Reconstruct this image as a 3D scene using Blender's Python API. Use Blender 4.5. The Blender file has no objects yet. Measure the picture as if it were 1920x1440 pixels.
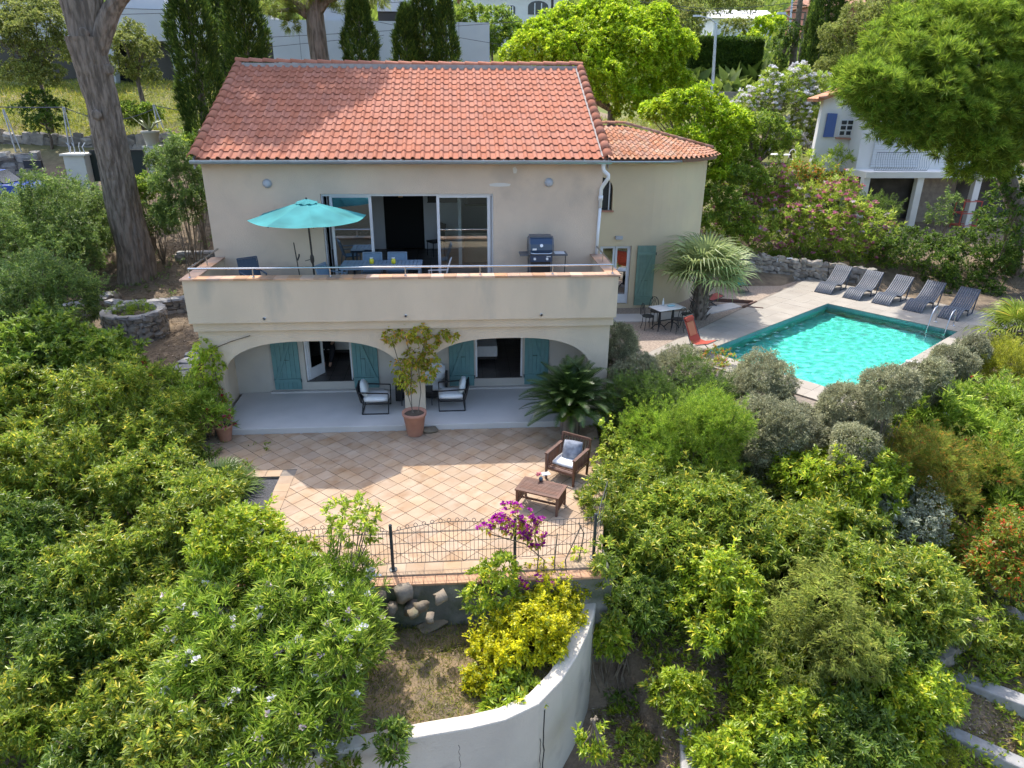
import bpy, math, random
import numpy as np
from mathutils import Vector, Matrix, noise as mnoise

random.seed(7)
RNG = np.random.default_rng(7)
scn = bpy.context.scene
COL = scn.collection
R = math.radians

# ------------------------------------------------------------------ camera
FPX = 1331.0
_p, _y, _r = R(22.474), R(4.348), R(0.445)
CAM = np.array([0.0, 0.0, 8.0])
FWD = np.array([math.sin(_y) * math.cos(_p), math.cos(_y) * math.cos(_p), -math.sin(_p)])
_rt = np.array([math.cos(_y), -math.sin(_y), 0.0])
_up = np.cross(_rt, FWD)
RGT = math.cos(_r) * _rt + math.sin(_r) * _up
UPV = -math.sin(_r) * _rt + math.cos(_r) * _up
cd = bpy.data.cameras.new('camera')
cam = bpy.data.objects.new('camera', cd)
COL.objects.link(cam)
cam.matrix_world = Matrix(((RGT[0], UPV[0], -FWD[0], CAM[0]), (RGT[1], UPV[1], -FWD[1], CAM[1]),
                           (RGT[2], UPV[2], -FWD[2], CAM[2]), (0, 0, 0, 1)))
cd.sensor_width = 36.0
cd.lens = 36.0 * FPX / 1920.0
cd.clip_start = 0.1
cd.clip_end = 2000
scn.camera = cam

# ------------------------------------------------------------------ light
SUN_DIR = Vector((0.20, -0.61, -1.0)).normalized()       # direction the light travels
sun_el = math.asin(-SUN_DIR.z)
sun_az = math.atan2(-SUN_DIR.x, -SUN_DIR.y)
w = bpy.data.worlds.new('World')
scn.world = w
w.use_nodes = True
nt = w.node_tree
sky = nt.nodes.new('ShaderNodeTexSky')
sky.sky_type = 'NISHITA'
sky.sun_disc = False
sky.sun_elevation = sun_el
sky.sun_rotation = sun_az
sky.air_density = 1.0
sky.dust_density = 2.5
bg = nt.nodes['Background']
bg.inputs['Strength'].default_value = 0.15
nt.links.new(sky.outputs[0], bg.inputs['Color'])
sd = bpy.data.lights.new('sun', 'SUN')
sd.energy = 2.0
sd.angle = R(0.5)
sd.color = (1.0, 0.95, 0.86)
so = bpy.data.objects.new('sun', sd)
COL.objects.link(so)
so.location = (-20, 60, 80)
so.rotation_euler = SUN_DIR.to_track_quat('-Z', 'Y').to_euler()
scn.view_settings.view_transform = 'Standard'
scn.view_settings.look = 'None'
scn.view_settings.exposure = 1.45
scn.view_settings.gamma = 1.0
scn.view_settings.use_curve_mapping = False
scn.render.engine = 'CYCLES'
scn.cycles.max_bounces = 5
scn.cycles.diffuse_bounces = 2
scn.cycles.glossy_bounces = 2
scn.cycles.transmission_bounces = 4
scn.cycles.transparent_max_bounces = 8
scn.cycles.caustics_reflective = False
scn.cycles.caustics_refractive = True
scn.cycles.sample_clamp_indirect = 4.0
scn.cycles.use_denoising = True
scn.cycles.use_adaptive_sampling = True
scn.cycles.adaptive_threshold = 0.025
scn.cycles.use_light_tree = False

# ------------------------------------------------------------------ pixel helpers (photo is 1920 x 1440)
def ray(px, py):
    return FWD + (px - 960) / FPX * RGT - (py - 720) / FPX * UPV
def onz(px, py, z=0.0):
    d = ray(px, py); return CAM + (z - CAM[2]) / d[2] * d
def ony(px, py, y):
    d = ray(px, py); return CAM + (y - CAM[1]) / d[1] * d
def onx(px, py, x):
    d = ray(px, py); return CAM + (x - CAM[0]) / d[0] * d
def depth(p):
    return float((np.asarray(p) - CAM) @ FWD)

# ------------------------------------------------------------------ materials
MATS = {}
def mat(name, c, rough=0.7, c2=None, scale=4.0, detail=4.0, bump=0.0, bscale=None, rand=0.0, metal=0.0, spec=0.5,
        contrast=(0.35, 0.65), island=False, c3=None, scale3=1.0, thr3=(0.55, 0.75), stretch=None, coat=0.0, bdist=.02):
    if name in MATS: return MATS[name]
    m = bpy.data.materials.new(name); m.use_nodes = True
    n = m.node_tree.nodes; l = m.node_tree.links
    b = n['Principled BSDF']
    b.inputs['Roughness'].default_value = rough
    b.inputs['Metallic'].default_value = metal
    b.inputs['Specular IOR Level'].default_value = spec
    if coat: b.inputs['Coat Weight'].default_value = coat
    geo = n.new('ShaderNodeNewGeometry')
    pos = geo.outputs['Position']
    if stretch:
        mp = n.new('ShaderNodeMapping'); mp.inputs['Scale'].default_value = stretch
        l.new(pos, mp.inputs[0]); pos = mp.outputs[0]
    def mixc(fac, a, bb):
        mx = n.new('ShaderNodeMix'); mx.data_type = 'RGBA'
        l.new(fac, mx.inputs['Factor'])
        for s, v in (('A', a), ('B', bb)):
            sock = [i for i in mx.inputs if i.name == s and i.type == 'RGBA'][0]
            if isinstance(v, tuple): sock.default_value = (*v, 1)
            else: l.new(v, sock)
        return [o for o in mx.outputs if o.type == 'RGBA'][0]
    def nz(sc, det, lo, hi):
        t = n.new('ShaderNodeTexNoise'); t.inputs['Scale'].default_value = sc; t.inputs['Detail'].default_value = det
        l.new(pos, t.inputs['Vector'])
        mr = n.new('ShaderNodeMapRange'); mr.inputs[1].default_value = lo; mr.inputs[2].default_value = hi
        l.new(t.outputs['Fac'], mr.inputs[0]); return mr.outputs[0]
    out = None
    if c2 is not None:
        out = mixc(nz(scale, detail, *contrast), tuple(c), tuple(c2))
    if c3 is not None:
        out = mixc(nz(scale3, 5.0, *thr3), out if out is not None else tuple(c), tuple(c3))
    if rand:
        oi = n.new('ShaderNodeObjectInfo')
        ad = n.new('ShaderNodeMath'); ad.operation = 'ADD'
        l.new(oi.outputs['Random'], ad.inputs[0])
        if island: l.new(geo.outputs['Random Per Island'], ad.inputs[1])
        else: ad.inputs[1].default_value = 0
        fr = n.new('ShaderNodeMath'); fr.operation = 'FRACT'; l.new(ad.outputs[0], fr.inputs[0])
        mr = n.new('ShaderNodeMapRange'); mr.inputs[3].default_value = 1 - rand; mr.inputs[4].default_value = 1 + rand
        l.new(fr.outputs[0], mr.inputs[0])
        hs = n.new('ShaderNodeHueSaturation'); l.new(mr.outputs[0], hs.inputs['Value'])
        if out is not None: l.new(out, hs.inputs['Color'])
        else: hs.inputs['Color'].default_value = (*c, 1)
        mr2 = n.new('ShaderNodeMapRange'); mr2.inputs[3].default_value = 1.0 + rand * .7; mr2.inputs[4].default_value = 1.0 - rand * .9
        wn = n.new('ShaderNodeTexWhiteNoise'); wn.noise_dimensions = '1D'
        l.new(fr.outputs[0], wn.inputs['W']); l.new(wn.outputs['Value'], mr2.inputs[0])
        l.new(mr2.outputs[0], hs.inputs['Saturation'])
        out = hs.outputs[0]
    if out is not None: l.new(out, b.inputs['Base Color'])
    else: b.inputs['Base Color'].default_value = (*c, 1)
    if bump:
        t = n.new('ShaderNodeTexNoise'); t.inputs['Scale'].default_value = bscale or scale * 6; t.inputs['Detail'].default_value = 6
        l.new(pos, t.inputs['Vector'])
        bp = n.new('ShaderNodeBump'); bp.inputs['Strength'].default_value = bump; bp.inputs['Distance'].default_value = bdist
        l.new(t.outputs['Fac'], bp.inputs['Height']); l.new(bp.outputs[0], b.inputs['Normal'])
    MATS[name] = m
    return m

def leafmat(name, dark, light, tip=None, rough=0.42, trans=0.3, tipf=0.12, spec=0.5):
    """leaf: random per leaf between dark and light, some share of tip colour; thin and a little translucent"""
    if name in MATS: return MATS[name]
    if not name.startswith(('petal', 'parasol', 'dry')):
        g_ = lambda c: (min(1, c[0] * 2.35), min(1, c[1] * 2.1), c[2] * 1.35)
        dark, light = g_(dark), g_(light); tip = g_(tip) if tip else None; trans = min(.55, trans + .2)
    m = bpy.data.materials.new(name); m.use_nodes = True
    n = m.node_tree.nodes; l = m.node_tree.links
    b = n['Principled BSDF']; o = n['Material Output']
    geo = n.new('ShaderNodeNewGeometry')
    cr = n.new('ShaderNodeValToRGB')
    e = cr.color_ramp.elements
    e[0].position = 0.0; e[0].color = (*dark, 1)
    e[1].position = 1 - tipf if tip else 1.0; e[1].color = (*light, 1)
    if tip:
        k = cr.color_ramp.elements.new(min(1.0, 1 - tipf + 0.03)); k.color = (*tip, 1)
    l.new(geo.outputs['Random Per Island'], cr.inputs[0])
    t = n.new('ShaderNodeTexNoise'); t.inputs['Scale'].default_value = 1.3; t.inputs['Detail'].default_value = 2
    l.new(geo.outputs['Position'], t.inputs['Vector'])
    mr = n.new('ShaderNodeMapRange'); mr.inputs[1].default_value = .3; mr.inputs[2].default_value = .7
    mr.inputs[3].default_value = .72; mr.inputs[4].default_value = 1.3
    l.new(t.outputs['Fac'], mr.inputs[0])
    hs = n.new('ShaderNodeHueSaturation'); l.new(cr.outputs[0], hs.inputs['Color']); l.new(mr.outputs[0], hs.inputs['Value'])
    l.new(hs.outputs[0], b.inputs['Base Color'])
    b.inputs['Roughness'].default_value = rough
    b.inputs['Specular IOR Level'].default_value = spec
    tr = n.new('ShaderNodeBsdfTranslucent'); l.new(hs.outputs[0], tr.inputs['Color'])
    mx = n.new('ShaderNodeMixShader'); mx.inputs[0].default_value = trans
    l.new(b.outputs[0], mx.inputs[1]); l.new(tr.outputs[0], mx.inputs[2]); l.new(mx.outputs[0], o.inputs['Surface'])
    MATS[name] = m
    return m

def glassmat(name, tint=(0.82, 0.88, 0.88), refl=0.10):
    if name in MATS: return MATS[name]
    m = bpy.data.materials.new(name); m.use_nodes = True
    n = m.node_tree.nodes; l = m.node_tree.links
    for x in list(n):
        if x.type == 'BSDF_PRINCIPLED': n.remove(x)
    o = n['Material Output']
    tr = n.new('ShaderNodeBsdfTransparent'); tr.inputs[0].default_value = (*tint, 1)
    gl = n.new('ShaderNodeBsdfGlossy'); gl.inputs['Roughness'].default_value = 0.02; gl.inputs[0].default_value = (.95, .97, 1, 1)
    fr = n.new('ShaderNodeFresnel'); fr.inputs[0].default_value = 1.5
    ad = n.new('ShaderNodeMath'); ad.operation = 'ADD'; ad.use_clamp = True; ad.inputs[1].default_value = refl
    l.new(fr.outputs[0], ad.inputs[0])
    mx = n.new('ShaderNodeMixShader'); l.new(ad.outputs[0], mx.inputs[0]); l.new(tr.outputs[0], mx.inputs[1]); l.new(gl.outputs[0], mx.inputs[2])
    l.new(mx.outputs[0], o.inputs['Surface'])
    MATS[name] = m
    return m

def watermat():
    m = bpy.data.materials.new('pool_water'); m.use_nodes = True
    n = m.node_tree.nodes; l = m.node_tree.links
    for x in list(n):
        if x.type == 'BSDF_PRINCIPLED': n.remove(x)
    g_ = n.new('ShaderNodeBsdfGlass'); g_.inputs['IOR'].default_value = 1.33; g_.inputs['Roughness'].default_value = 0.0; g_.inputs['Color'].default_value = (.74, .98, .94, 1)
    l.new(g_.outputs[0], n['Material Output'].inputs['Surface'])
    return m

# ------------------------------------------------------------------ mesh helpers
def mesh_np(name, v, f):
    me = bpy.data.meshes.new(name)
    v = np.asarray(v, np.float32); f = np.asarray(f, np.int32)
    me.vertices.add(len(v)); me.vertices.foreach_set('co', v.ravel())
    k = f.shape[1]
    me.loops.add(f.size); me.loops.foreach_set('vertex_index', f.ravel())
    me.polygons.add(len(f)); me.polygons.foreach_set('loop_start', np.arange(0, f.size, k, dtype=np.int32))
    me.polygons.foreach_set('loop_total', np.full(len(f), k, np.int32))
    me.update(calc_edges=True)
    return me

class MB:
    def __init__(s): s.v = []; s.f = []
    def add(s, vs, fs):
        o = len(s.v); s.v += [tuple(map(float, p)) for p in vs]; s.f += [tuple(i + o for i in q) for q in fs]; return s
    def box(s, x0, x1, y0, y1, z0, z1):
        return s.add([(x0, y0, z0), (x1, y0, z0), (x1, y1, z0), (x0, y1, z0), (x0, y0, z1), (x1, y0, z1), (x1, y1, z1), (x0, y1, z1)],
                     [(3, 2, 1, 0), (4, 5, 6, 7), (0, 1, 5, 4), (1, 2, 6, 5), (2, 3, 7, 6), (3, 0, 4, 7)])
    def cbox(s, c, size, rz=0.0, rx=0.0, ry=0.0):
        M = Matrix.Rotation(rz, 3, 'Z') @ Matrix.Rotation(ry, 3, 'Y') @ Matrix.Rotation(rx, 3, 'X')
        hx, hy, hz = [q / 2 for q in size]
        vs = [M @ Vector((a * hx, b * hy, d * hz)) + Vector(c) for d in (-1, 1) for a, b in ((-1, -1), (1, -1), (1, 1), (-1, 1))]
        return s.add(vs, [(3, 2, 1, 0), (4, 5, 6, 7), (0, 1, 5, 4), (1, 2, 6, 5), (2, 3, 7, 6), (3, 0, 4, 7)])
    def tube(s, path, r, n=8, cap=True):
        path = [Vector(p) for p in path]; N = len(path)
        rs = r if isinstance(r, (list, tuple)) else [r] * N
        vs = []; fs = []; u = None
        for i, p in enumerate(path):
            t = (path[min(i + 1, N - 1)] - path[max(i - 1, 0)]).normalized()
            if u is None: u = t.orthogonal().normalized()
            u = (u - t * u.dot(t))
            u = u.normalized() if u.length > 1e-6 else t.orthogonal().normalized()
            b = t.cross(u)
            for k in range(n):
                a = 2 * math.pi * k / n
                vs.append(p + (u * math.cos(a) + b * math.sin(a)) * rs[i])
        for i in range(N - 1):
            for k in range(n):
                k2 = (k + 1) % n
                fs.append((i * n + k, i * n + k2, (i + 1) * n + k2, (i + 1) * n + k))
        if cap: fs += [tuple(range(n - 1, -1, -1)), tuple((N - 1) * n + k for k in range(n))]
        return s.add(vs, fs)
    def bar(s, p, q, w_, h_=None, up=(0, 0, 1)):
        p, q = Vector(p), Vector(q); h_ = h_ or w_
        t = (q - p).normalized(); u = Vector(up)
        if abs(t.dot(u)) > .98: u = Vector((1, 0, 0))
        a = t.cross(u).normalized() * w_ / 2; b = a.cross(t).normalized() * h_ / 2
        return s.add([p - a - b, p + a - b, p + a + b, p - a + b, q - a - b, q + a - b, q + a + b, q - a + b],
                     [(0, 1, 2, 3), (7, 6, 5, 4), (4, 5, 1, 0), (5, 6, 2, 1), (6, 7, 3, 2), (7, 4, 0, 3)])
    def lathe(s, prof, n=24, c=(0, 0, 0)):
        vs = []; fs = []; m = len(prof)
        for r, z in prof:
            for k in range(n):
                a = 2 * math.pi * k / n
                vs.append((c[0] + r * math.cos(a), c[1] + r * math.sin(a), c[2] + z))
        for i in range(m - 1):
            for k in range(n):
                k2 = (k + 1) % n
                fs.append((i * n + k, i * n + k2, (i + 1) * n + k2, (i + 1) * n + k))
        fs += [tuple(range(n - 1, -1, -1)), tuple((m - 1) * n + k for k in range(n))]
        return s.add(vs, fs)
    def prism(s, poly, z0, z1):
        n = len(poly)
        vs = [(x, y, z0) for x, y in poly] + [(x, y, z1) for x, y in poly]
        fs = [tuple(range(n - 1, -1, -1)), tuple(range(n, 2 * n))] + [(i, (i + 1) % n, n + (i + 1) % n, n + i) for i in range(n)]
        return s.add(vs, fs)
    def extr(s, poly, axis, a, b):
        """polygon given in the two other axes, extruded along axis ('x': poly in y,z; 'y': poly in x,z)"""
        n = len(poly)
        if axis == 'x': vs = [(a, p, q) for p, q in poly] + [(b, p, q) for p, q in poly]
        else: vs = [(p, a, q) for p, q in poly] + [(p, b, q) for p, q in poly]
        return s.add(vs, [tuple(range(n - 1, -1, -1)), tuple(range(n, 2 * n))] + [(i, (i + 1) % n, n + (i + 1) % n, n + i) for i in range(n)])
    def cushion(s, c, size, rz=0, rx=0, ry=0, puff=.35):
        M = Matrix.Rotation(rz, 3, 'Z') @ Matrix.Rotation(ry, 3, 'Y') @ Matrix.Rotation(rx, 3, 'X')
        n = 6; vs = []; fs = []
        for sg in (-1, 1):
            for i in range(n + 1):
                for j in range(n + 1):
                    u = -1 + 2 * i / n; q = -1 + 2 * j / n
                    edge = (1 - abs(u) ** 3) * (1 - abs(q) ** 3)
                    pin = 1 - .06 * (abs(u) * abs(q)) + 0
                    vs.append(M @ Vector((u * size[0] / 2 * pin, q * size[1] / 2 * pin, sg * size[2] / 2 * (puff + (1 - puff) * edge ** .6))) + Vector(c))
        m = (n + 1) ** 2
        for i in range(n):
            for j in range(n):
                a = i * (n + 1) + j
                fs.append((a, a + 1, a + n + 2, a + n + 1)); fs.append((m + a, m + a + n + 1, m + a + n + 2, m + a + 1))
        rim = [i * (n + 1) for i in range(n + 1)] + [n * (n + 1) + j for j in range(1, n + 1)] + [i * (n + 1) + n for i in range(n - 1, -1, -1)] + [j for j in range(n - 1, 0, -1)]
        for k in range(len(rim)):
            a, b = rim[k], rim[(k + 1) % len(rim)]
            fs.append((a, b, m + b, m + a))
        return s.add(vs, fs)
    def mesh(s, name):
        me = bpy.data.meshes.new(name); me.from_pydata(s.v, [], s.f); me.update(); return me
    def build(s, name, m, parent=None, smooth=False, world=True, bevel=0.0):
        return obj(name, s.mesh(name), m, parent, smooth, world, bevel)

def obj(name, me, m, parent=None, smooth=False, world=True, bevel=0.0):
    if m is not None and not me.materials: me.materials.append(m)
    o = bpy.data.objects.new(name, me); COL.objects.link(o)
    if smooth: me.polygons.foreach_set('use_smooth', [True] * len(me.polygons))
    if parent is not None:
        o.parent = parent
        if world: o.location = -origin_of(parent)
    if bevel:
        b = o.modifiers.new('bevel', 'BEVEL'); b.width = bevel; b.segments = 2; b.limit_method = 'ANGLE'
    return o
def origin_of(o):
    p = Vector((0, 0, 0))
    while o is not None:
        p += o.location; o = o.parent
    return p
def tag(o, label, cat, group=None, kind=None):
    if label: o['label'] = label
    if cat: o['category'] = cat
    if group: o['group'] = group
    o['kind'] = kind or 'thing'
    return o
def thing(name, label, cat, loc=(0, 0, 0), rz=0.0, group=None):
    o = bpy.data.objects.new(name, None); COL.objects.link(o)
    o.location = loc; o.rotation_euler = (0, 0, rz); o.empty_display_size = .2
    return tag(o, label, cat, group)
def struct(name, mb, m, smooth=False):
    o = mb.build(name, m, None, smooth) if isinstance(mb, MB) else obj(name, mb, m, None, smooth)
    o['kind'] = 'structure'; return o
def copy_tree(o, parent=None):
    c = o.copy(); COL.objects.link(c); c.parent = parent
    for ch in list(o.children): copy_tree(ch, c)
    return c
def inst(name, me, parent, loc, rot=None, sc=None, m4=None):
    """a piece sharing its mesh, placed in world space under an unrotated parent"""
    o = bpy.data.objects.new(name, me); COL.objects.link(o); o.parent = parent
    o.location = Vector(loc) - (origin_of(parent) if parent is not None else Vector((0, 0, 0)))
    if m4 is not None:
        M = m4.to_4x4(); o.rotation_euler = M.to_euler()
    elif rot is not None: o.rotation_euler = rot
    if sc is not None: o.scale = sc
    return o

# colours
M_plaster = mat('plaster_ochre', (.69, .545, .41), .9, (.61, .485, .37), 1.1, 6, .5, 60, c3=(.44, .36, .29), scale3=.7, thr3=(.56, .8), spec=.12)
M_parapet = mat('plaster_pale', (.70, .565, .42), .9, (.635, .515, .385), 1.4, 6, .5, 70, c3=(.40, .37, .31), scale3=1.0, thr3=(.58, .8), stretch=(1, 1, .35), spec=.12)
M_wing = mat('plaster_wing', (.68, .55, .36), .9, (.63, .51, .345), 1.0, 5, .25, 60, spec=.12)
M_inner = mat('plaster_inner', (.55, .50, .43), .9, (.50, .46, .40), 1.3, 4, .3, 60)
M_tile = mat('roof_tile', (.45, .188, .12), .85, (.385, .158, .102), 3.0, 5, .25, 40, rand=.06, island=True, c3=(.36, .19, .125), scale3=1.6, thr3=(.62, .80), spec=.12)
M_tile2 = mat('old_roof_tile', (.42, .205, .125), .8, (.35, .165, .10), 3.0, 5, .3, 40, rand=.16, island=True, c3=(.42, .27, .18), scale3=2.4, thr3=(.5, .7), spec=.12)
M_mortar = mat('mortar', (.42, .39, .36), .95, (.32, .30, .28), 8, 4, .4)
M_zinc = mat('zinc', (.50, .53, .58), .42, (.44, .47, .52), 3, 3, metal=.75)
M_white = mat('white_paint', (.78, .79, .80), .45, (.72, .73, .75), 4, 3)
M_frame = mat('aluminium_frame', (.66, .68, .72), .4, metal=.3)
M_shut = mat('teal_paint', (.13, .27, .265), .65, (.115, .24, .24), 6, 4, .15, 40, rand=.06)
M_shut2 = mat('sage_paint', (.19, .30, .235), .65, (.17, .27, .21), 6, 4, .15, 40, rand=.06)
M_iron = mat('black_iron', (.018, .018, .02), .5)
M_dark = mat('dark_bronze', (.028, .022, .018), .5)
M_ttile = mat('terrace_tile', (.385, .265, .17), .7, (.435, .325, .23), 2.2, 4, .15, 30, rand=.10, island=True, c3=(.33, .205, .12), scale3=2.6, thr3=(.52, .74), spec=.12)
M_grout = mat('grout', (.27, .22, .175), .95, (.20, .17, .14), 9, 3)
M_concrete = mat('pale_concrete', (.62, .575, .53), .85, (.55, .515, .475), 1.2, 6, .2, 40, spec=.12)
M_conc2 = mat('grey_concrete', (.56, .56, .56), .85, (.48, .485, .49), .5, 6, .15, 12, c3=(.60, .60, .60), scale3=.25)
M_soil = mat('soil', (.115, .085, .058), .98, (.065, .05, .036), 2.2, 8, .8, 16, c3=(.20, .145, .09), scale3=.8, thr3=(.5, .72))
M_grassg = mat('grassy_ground', (.17, .20, .045), .98, (.26, .23, .085), .45, 8, .8, 9, c3=(.25, .185, .115), scale3=.22, thr3=(.52, .62))
M_gravel = mat('gravel', (.46, .37, .29), .95, (.27, .215, .175), 17, 6, .9, 40, c3=(.38, .30, .24), scale3=1.1, spec=.12)
M_deck = mat('travertine', (.37, .335, .285), .75, (.33, .295, .25), 1.6, 6, .1, 30, rand=.05, spec=.12)
M_stone = mat('wall_stone', (.31, .275, .23), .9, (.20, .18, .155), 5, 6, .6, 18, rand=.3, c3=(.42, .37, .29), scale3=3)
M_white_wall = mat('whitewashed_wall', (.62, .56, .475), .92, (.53, .48, .41), .9, 6, .5, 24, c3=(.33, .30, .26), scale3=1.1, thr3=(.56, .78), spec=.12)
M_terra = mat('terracotta', (.48, .24, .16), .8, (.42, .20, .135), 5, 4, .2)
M_coping = mat('coping_tile', (.58, .36, .23), .7, (.50, .30, .20), 4, 4, .2, rand=.22, c3=(.30, .24, .19), scale3=1.4, thr3=(.56, .7), spec=.12)
M_wood = mat('teak_brown', (.135, .062, .04), .5, (.10, .045, .03), 6, 5, .12, 40, rand=.15, stretch=(1, 1, 5))
M_cushion = mat('white_cushion', (.78, .77, .75), .95, (.72, .71, .70), 10, 3, .2, 200)
M_greycush = mat('grey_cushion', (.30, .32, .36), .95, (.12, .13, .16), 6, 2, .2, 200)
M_bark = mat('pine_bark', (.27, .215, .17), .95, (.125, .098, .076), 5.5, 8, 1.0, 7, c3=(.27, .22, .18), scale3=4, stretch=(1.7, 1.7, .28), contrast=(.40, .60), bdist=.09)
M_twig = mat('twig', (.13, .10, .07), .9, (.20, .165, .12), 6, 3, .3)
M_steel = mat('stainless_steel', (.62, .63, .64), .22, metal=1.0)
M_glass = glassmat('window_glass')
M_glass2 = glassmat('mirror_glass', (.35, .38, .38), .45)
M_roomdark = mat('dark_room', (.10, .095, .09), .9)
M_floor_dark = mat('dark_floor_tile', (.11, .095, .088), .35, (.085, .075, .07), 3, 3)
M_roomwhite = mat('room_white', (.82, .83, .85), .9)

# ================================================================== setting
PA = np.array([13.556, 24.488]); E1 = np.array([math.cos(.911), -math.sin(.911)]); E2 = np.array([-math.sin(.911), -math.cos(.911)])
PL, PW, DZ = 4.374, 7.883, 0.8
def pf(a, b): q = PA + E1 * a + E2 * b; return float(q[0]), float(q[1])
def to_pf(x, y): d = np.array([x, y]) - PA; return float(d @ E1), float(d @ E2)

LY = [-30, 4, 8, 12, 16, 18, 22, 26, 30, 34, 38, 42, 48, 60, 100, 200, 400]
LZ = [-6, -3.4, -2.3, -1.0, .2, .8, .9, 1.2, 2.3, 3.5, 5.0, 6.5, 7.9, 9.6, 15, 31, 60]
RY = [-30, 4, 8, 12, 16, 18.2, 19, 27, 29, 33, 38, 44, 50, 60, 100, 200, 400]
RZ = [-7, -3.6, -2.6, -1.2, .0, .35, .45, .55, 1.2, 1.5, 2.4, 4.6, 6.4, 8.2, 14, 31, 60]
def sstep(x, a, b):
    t = np.clip((x - a) / (b - a), 0, 1); return t * t * (3 - 2 * t)
def terr(x, y):
    x = np.asarray(x, float); y = np.asarray(y, float)
    k = sstep(x, -5.5, 3.5)
    z = np.interp(y, LY, LZ) * (1 - k) + np.interp(y, RY, RZ) * k
    z = z + .10 * np.sin(x * .9 + y * .5) * np.sin(y * .7 - x * .3) * np.where(y > 40, 3, .6)
    # terrace, house and planted bed keep the ground low
    ins = (x > -7.0) & (x < 4.2) & (y > 16.2) & (y < 30); z = np.where(ins, -.3, z)
    ins = (x > -6.2) & (x < 3.5) & (y > 10.2) & (y <= 16.2); z = np.where(ins, np.minimum(z, -.4), z)
    ins = (x > -4.5) & (x < 3.3) & (y <= 10.2); z = np.where(ins, np.minimum(z, -2.9), z)
    ins = (x > 3.6) & (x < 10) & (y > 23.8) & (y < 31); z = np.where(ins, .4, z)
    d0 = x - PA[0]; d1 = y - PA[1]
    a = d0 * E1[0] + d1 * E1[1]; b = d0 * E2[0] + d1 * E2[1]
    deck = (a > -2.6) & (a < 5.6) & (b > -3.4) & (b < 9.2); z = np.where(deck, np.minimum(z, .45), z)
    pool = (a > -.4) & (a < PL + .4) & (b > -.4) & (b < PW + .4); z = np.where(pool, -1.6, z)
    return z
def axis(pts):
    out = []
    for a, b, st in pts: out += list(np.arange(a, b, st))
    return np.array(out + [pts[-1][1]])
gx = axis([(-160, -40, 8), (-40, -16, 1.5), (-16, 24, .4), (24, 50, 1.5), (50, 200, 8)])
gy = axis([(-30, 2, 4), (2, 34, .4), (34, 70, 1.2), (70, 400, 10)])
X, Y = np.meshgrid(gx, gy)
Z = terr(X, Y)
n0, n1 = X.shape
V = np.stack([X, Y, Z], -1).reshape(-1, 3)
ii, jj = np.meshgrid(np.arange(n0 - 1), np.arange(n1 - 1), indexing='ij')
q = (ii * n1 + jj).ravel()
Fq = np.stack([q, q + 1, q + n1 + 1, q + n1], -1)
# ground: soil near, grassy farther back
me = mesh_np('ground', V, Fq)
g = bpy.data.materials.new('ground_mix'); g.use_nodes = True
gn = g.node_tree.nodes; gl = g.node_tree.links; gb = gn['Principled BSDF']; gb.inputs['Roughness'].default_value = .97
geo = gn.new('ShaderNodeNewGeometry')
def _nz(sc, det, lo, hi):
    t = gn.new('ShaderNodeTexNoise'); t.inputs['Scale'].default_value = sc; t.inputs['Detail'].default_value = det
    gl.new(geo.outputs['Position'], t.inputs['Vector'])
    mr = gn.new('ShaderNodeMapRange'); mr.inputs[1].default_value = lo; mr.inputs[2].default_value = hi
    gl.new(t.outputs['Fac'], mr.inputs[0]); return mr.outputs[0], t
def _mix(fac, a, b):
    mx = gn.new('ShaderNodeMix'); mx.data_type = 'RGBA'; gl.new(fac, mx.inputs['Factor'])
    for s, v in (('A', a), ('B', b)):
        sk = [i for i in mx.inputs if i.name == s and i.type == 'RGBA'][0]
        if isinstance(v, tuple): sk.default_value = (*v, 1)
        else: gl.new(v, sk)
    return [o for o in mx.outputs if o.type == 'RGBA'][0]
f1, t1 = _nz(3.0, 8, .35, .65); soil = _mix(f1, (.23, .17, .11), (.12, .088, .058))
f2, _ = _nz(.9, 6, .5, .7); soil = _mix(f2, soil, (.21, .155, .10))
f3, _ = _nz(.6, 6, .35, .65); gras = _mix(f3, (.13, .16, .03), (.20, .19, .06))
f4, _ = _nz(.25, 5, .58, .68); gras = _mix(f4, gras, (.26, .19, .12))
sp = gn.new('ShaderNodeSeparateXYZ'); gl.new(geo.outputs['Position'], sp.inputs[0])
mr = gn.new('ShaderNodeMapRange'); mr.inputs[1].default_value = 36; mr.inputs[2].default_value = 41; gl.new(sp.outputs[1], mr.inputs[0])
fin = _mix(mr.outputs[0], soil, gras)
gl.new(fin, gb.inputs['Base Color'])
_, tb = _nz(14, 8, 0, 1)
bp = gn.new('ShaderNodeBump'); bp.inputs['Strength'].default_value = .8; bp.inputs['Distance'].default_value = .05
gl.new(tb.outputs['Fac'], bp.inputs['Height']); gl.new(bp.outputs[0], gb.inputs['Normal'])
struct('ground', me, g, smooth=True)

# ---------------------------------------------------------------- polygon clipping
def clip(poly, px, py, nx, ny):
    out = []
    for i in range(len(poly)):
        a, b = poly[i], poly[(i + 1) % len(poly)]
        da = (a[0] - px) * nx + (a[1] - py) * ny; db = (b[0] - px) * nx + (b[1] - py) * ny
        if da >= 0: out.append(a)
        if (da >= 0) != (db >= 0):
            t = da / (da - db); out.append((a[0] + (b[0] - a[0]) * t, a[1] + (b[1] - a[1]) * t))
    return out
def area(p):
    return abs(sum(p[i][0] * p[(i + 1) % len(p)][1] - p[(i + 1) % len(p)][0] * p[i][1] for i in range(len(p)))) / 2

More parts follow.
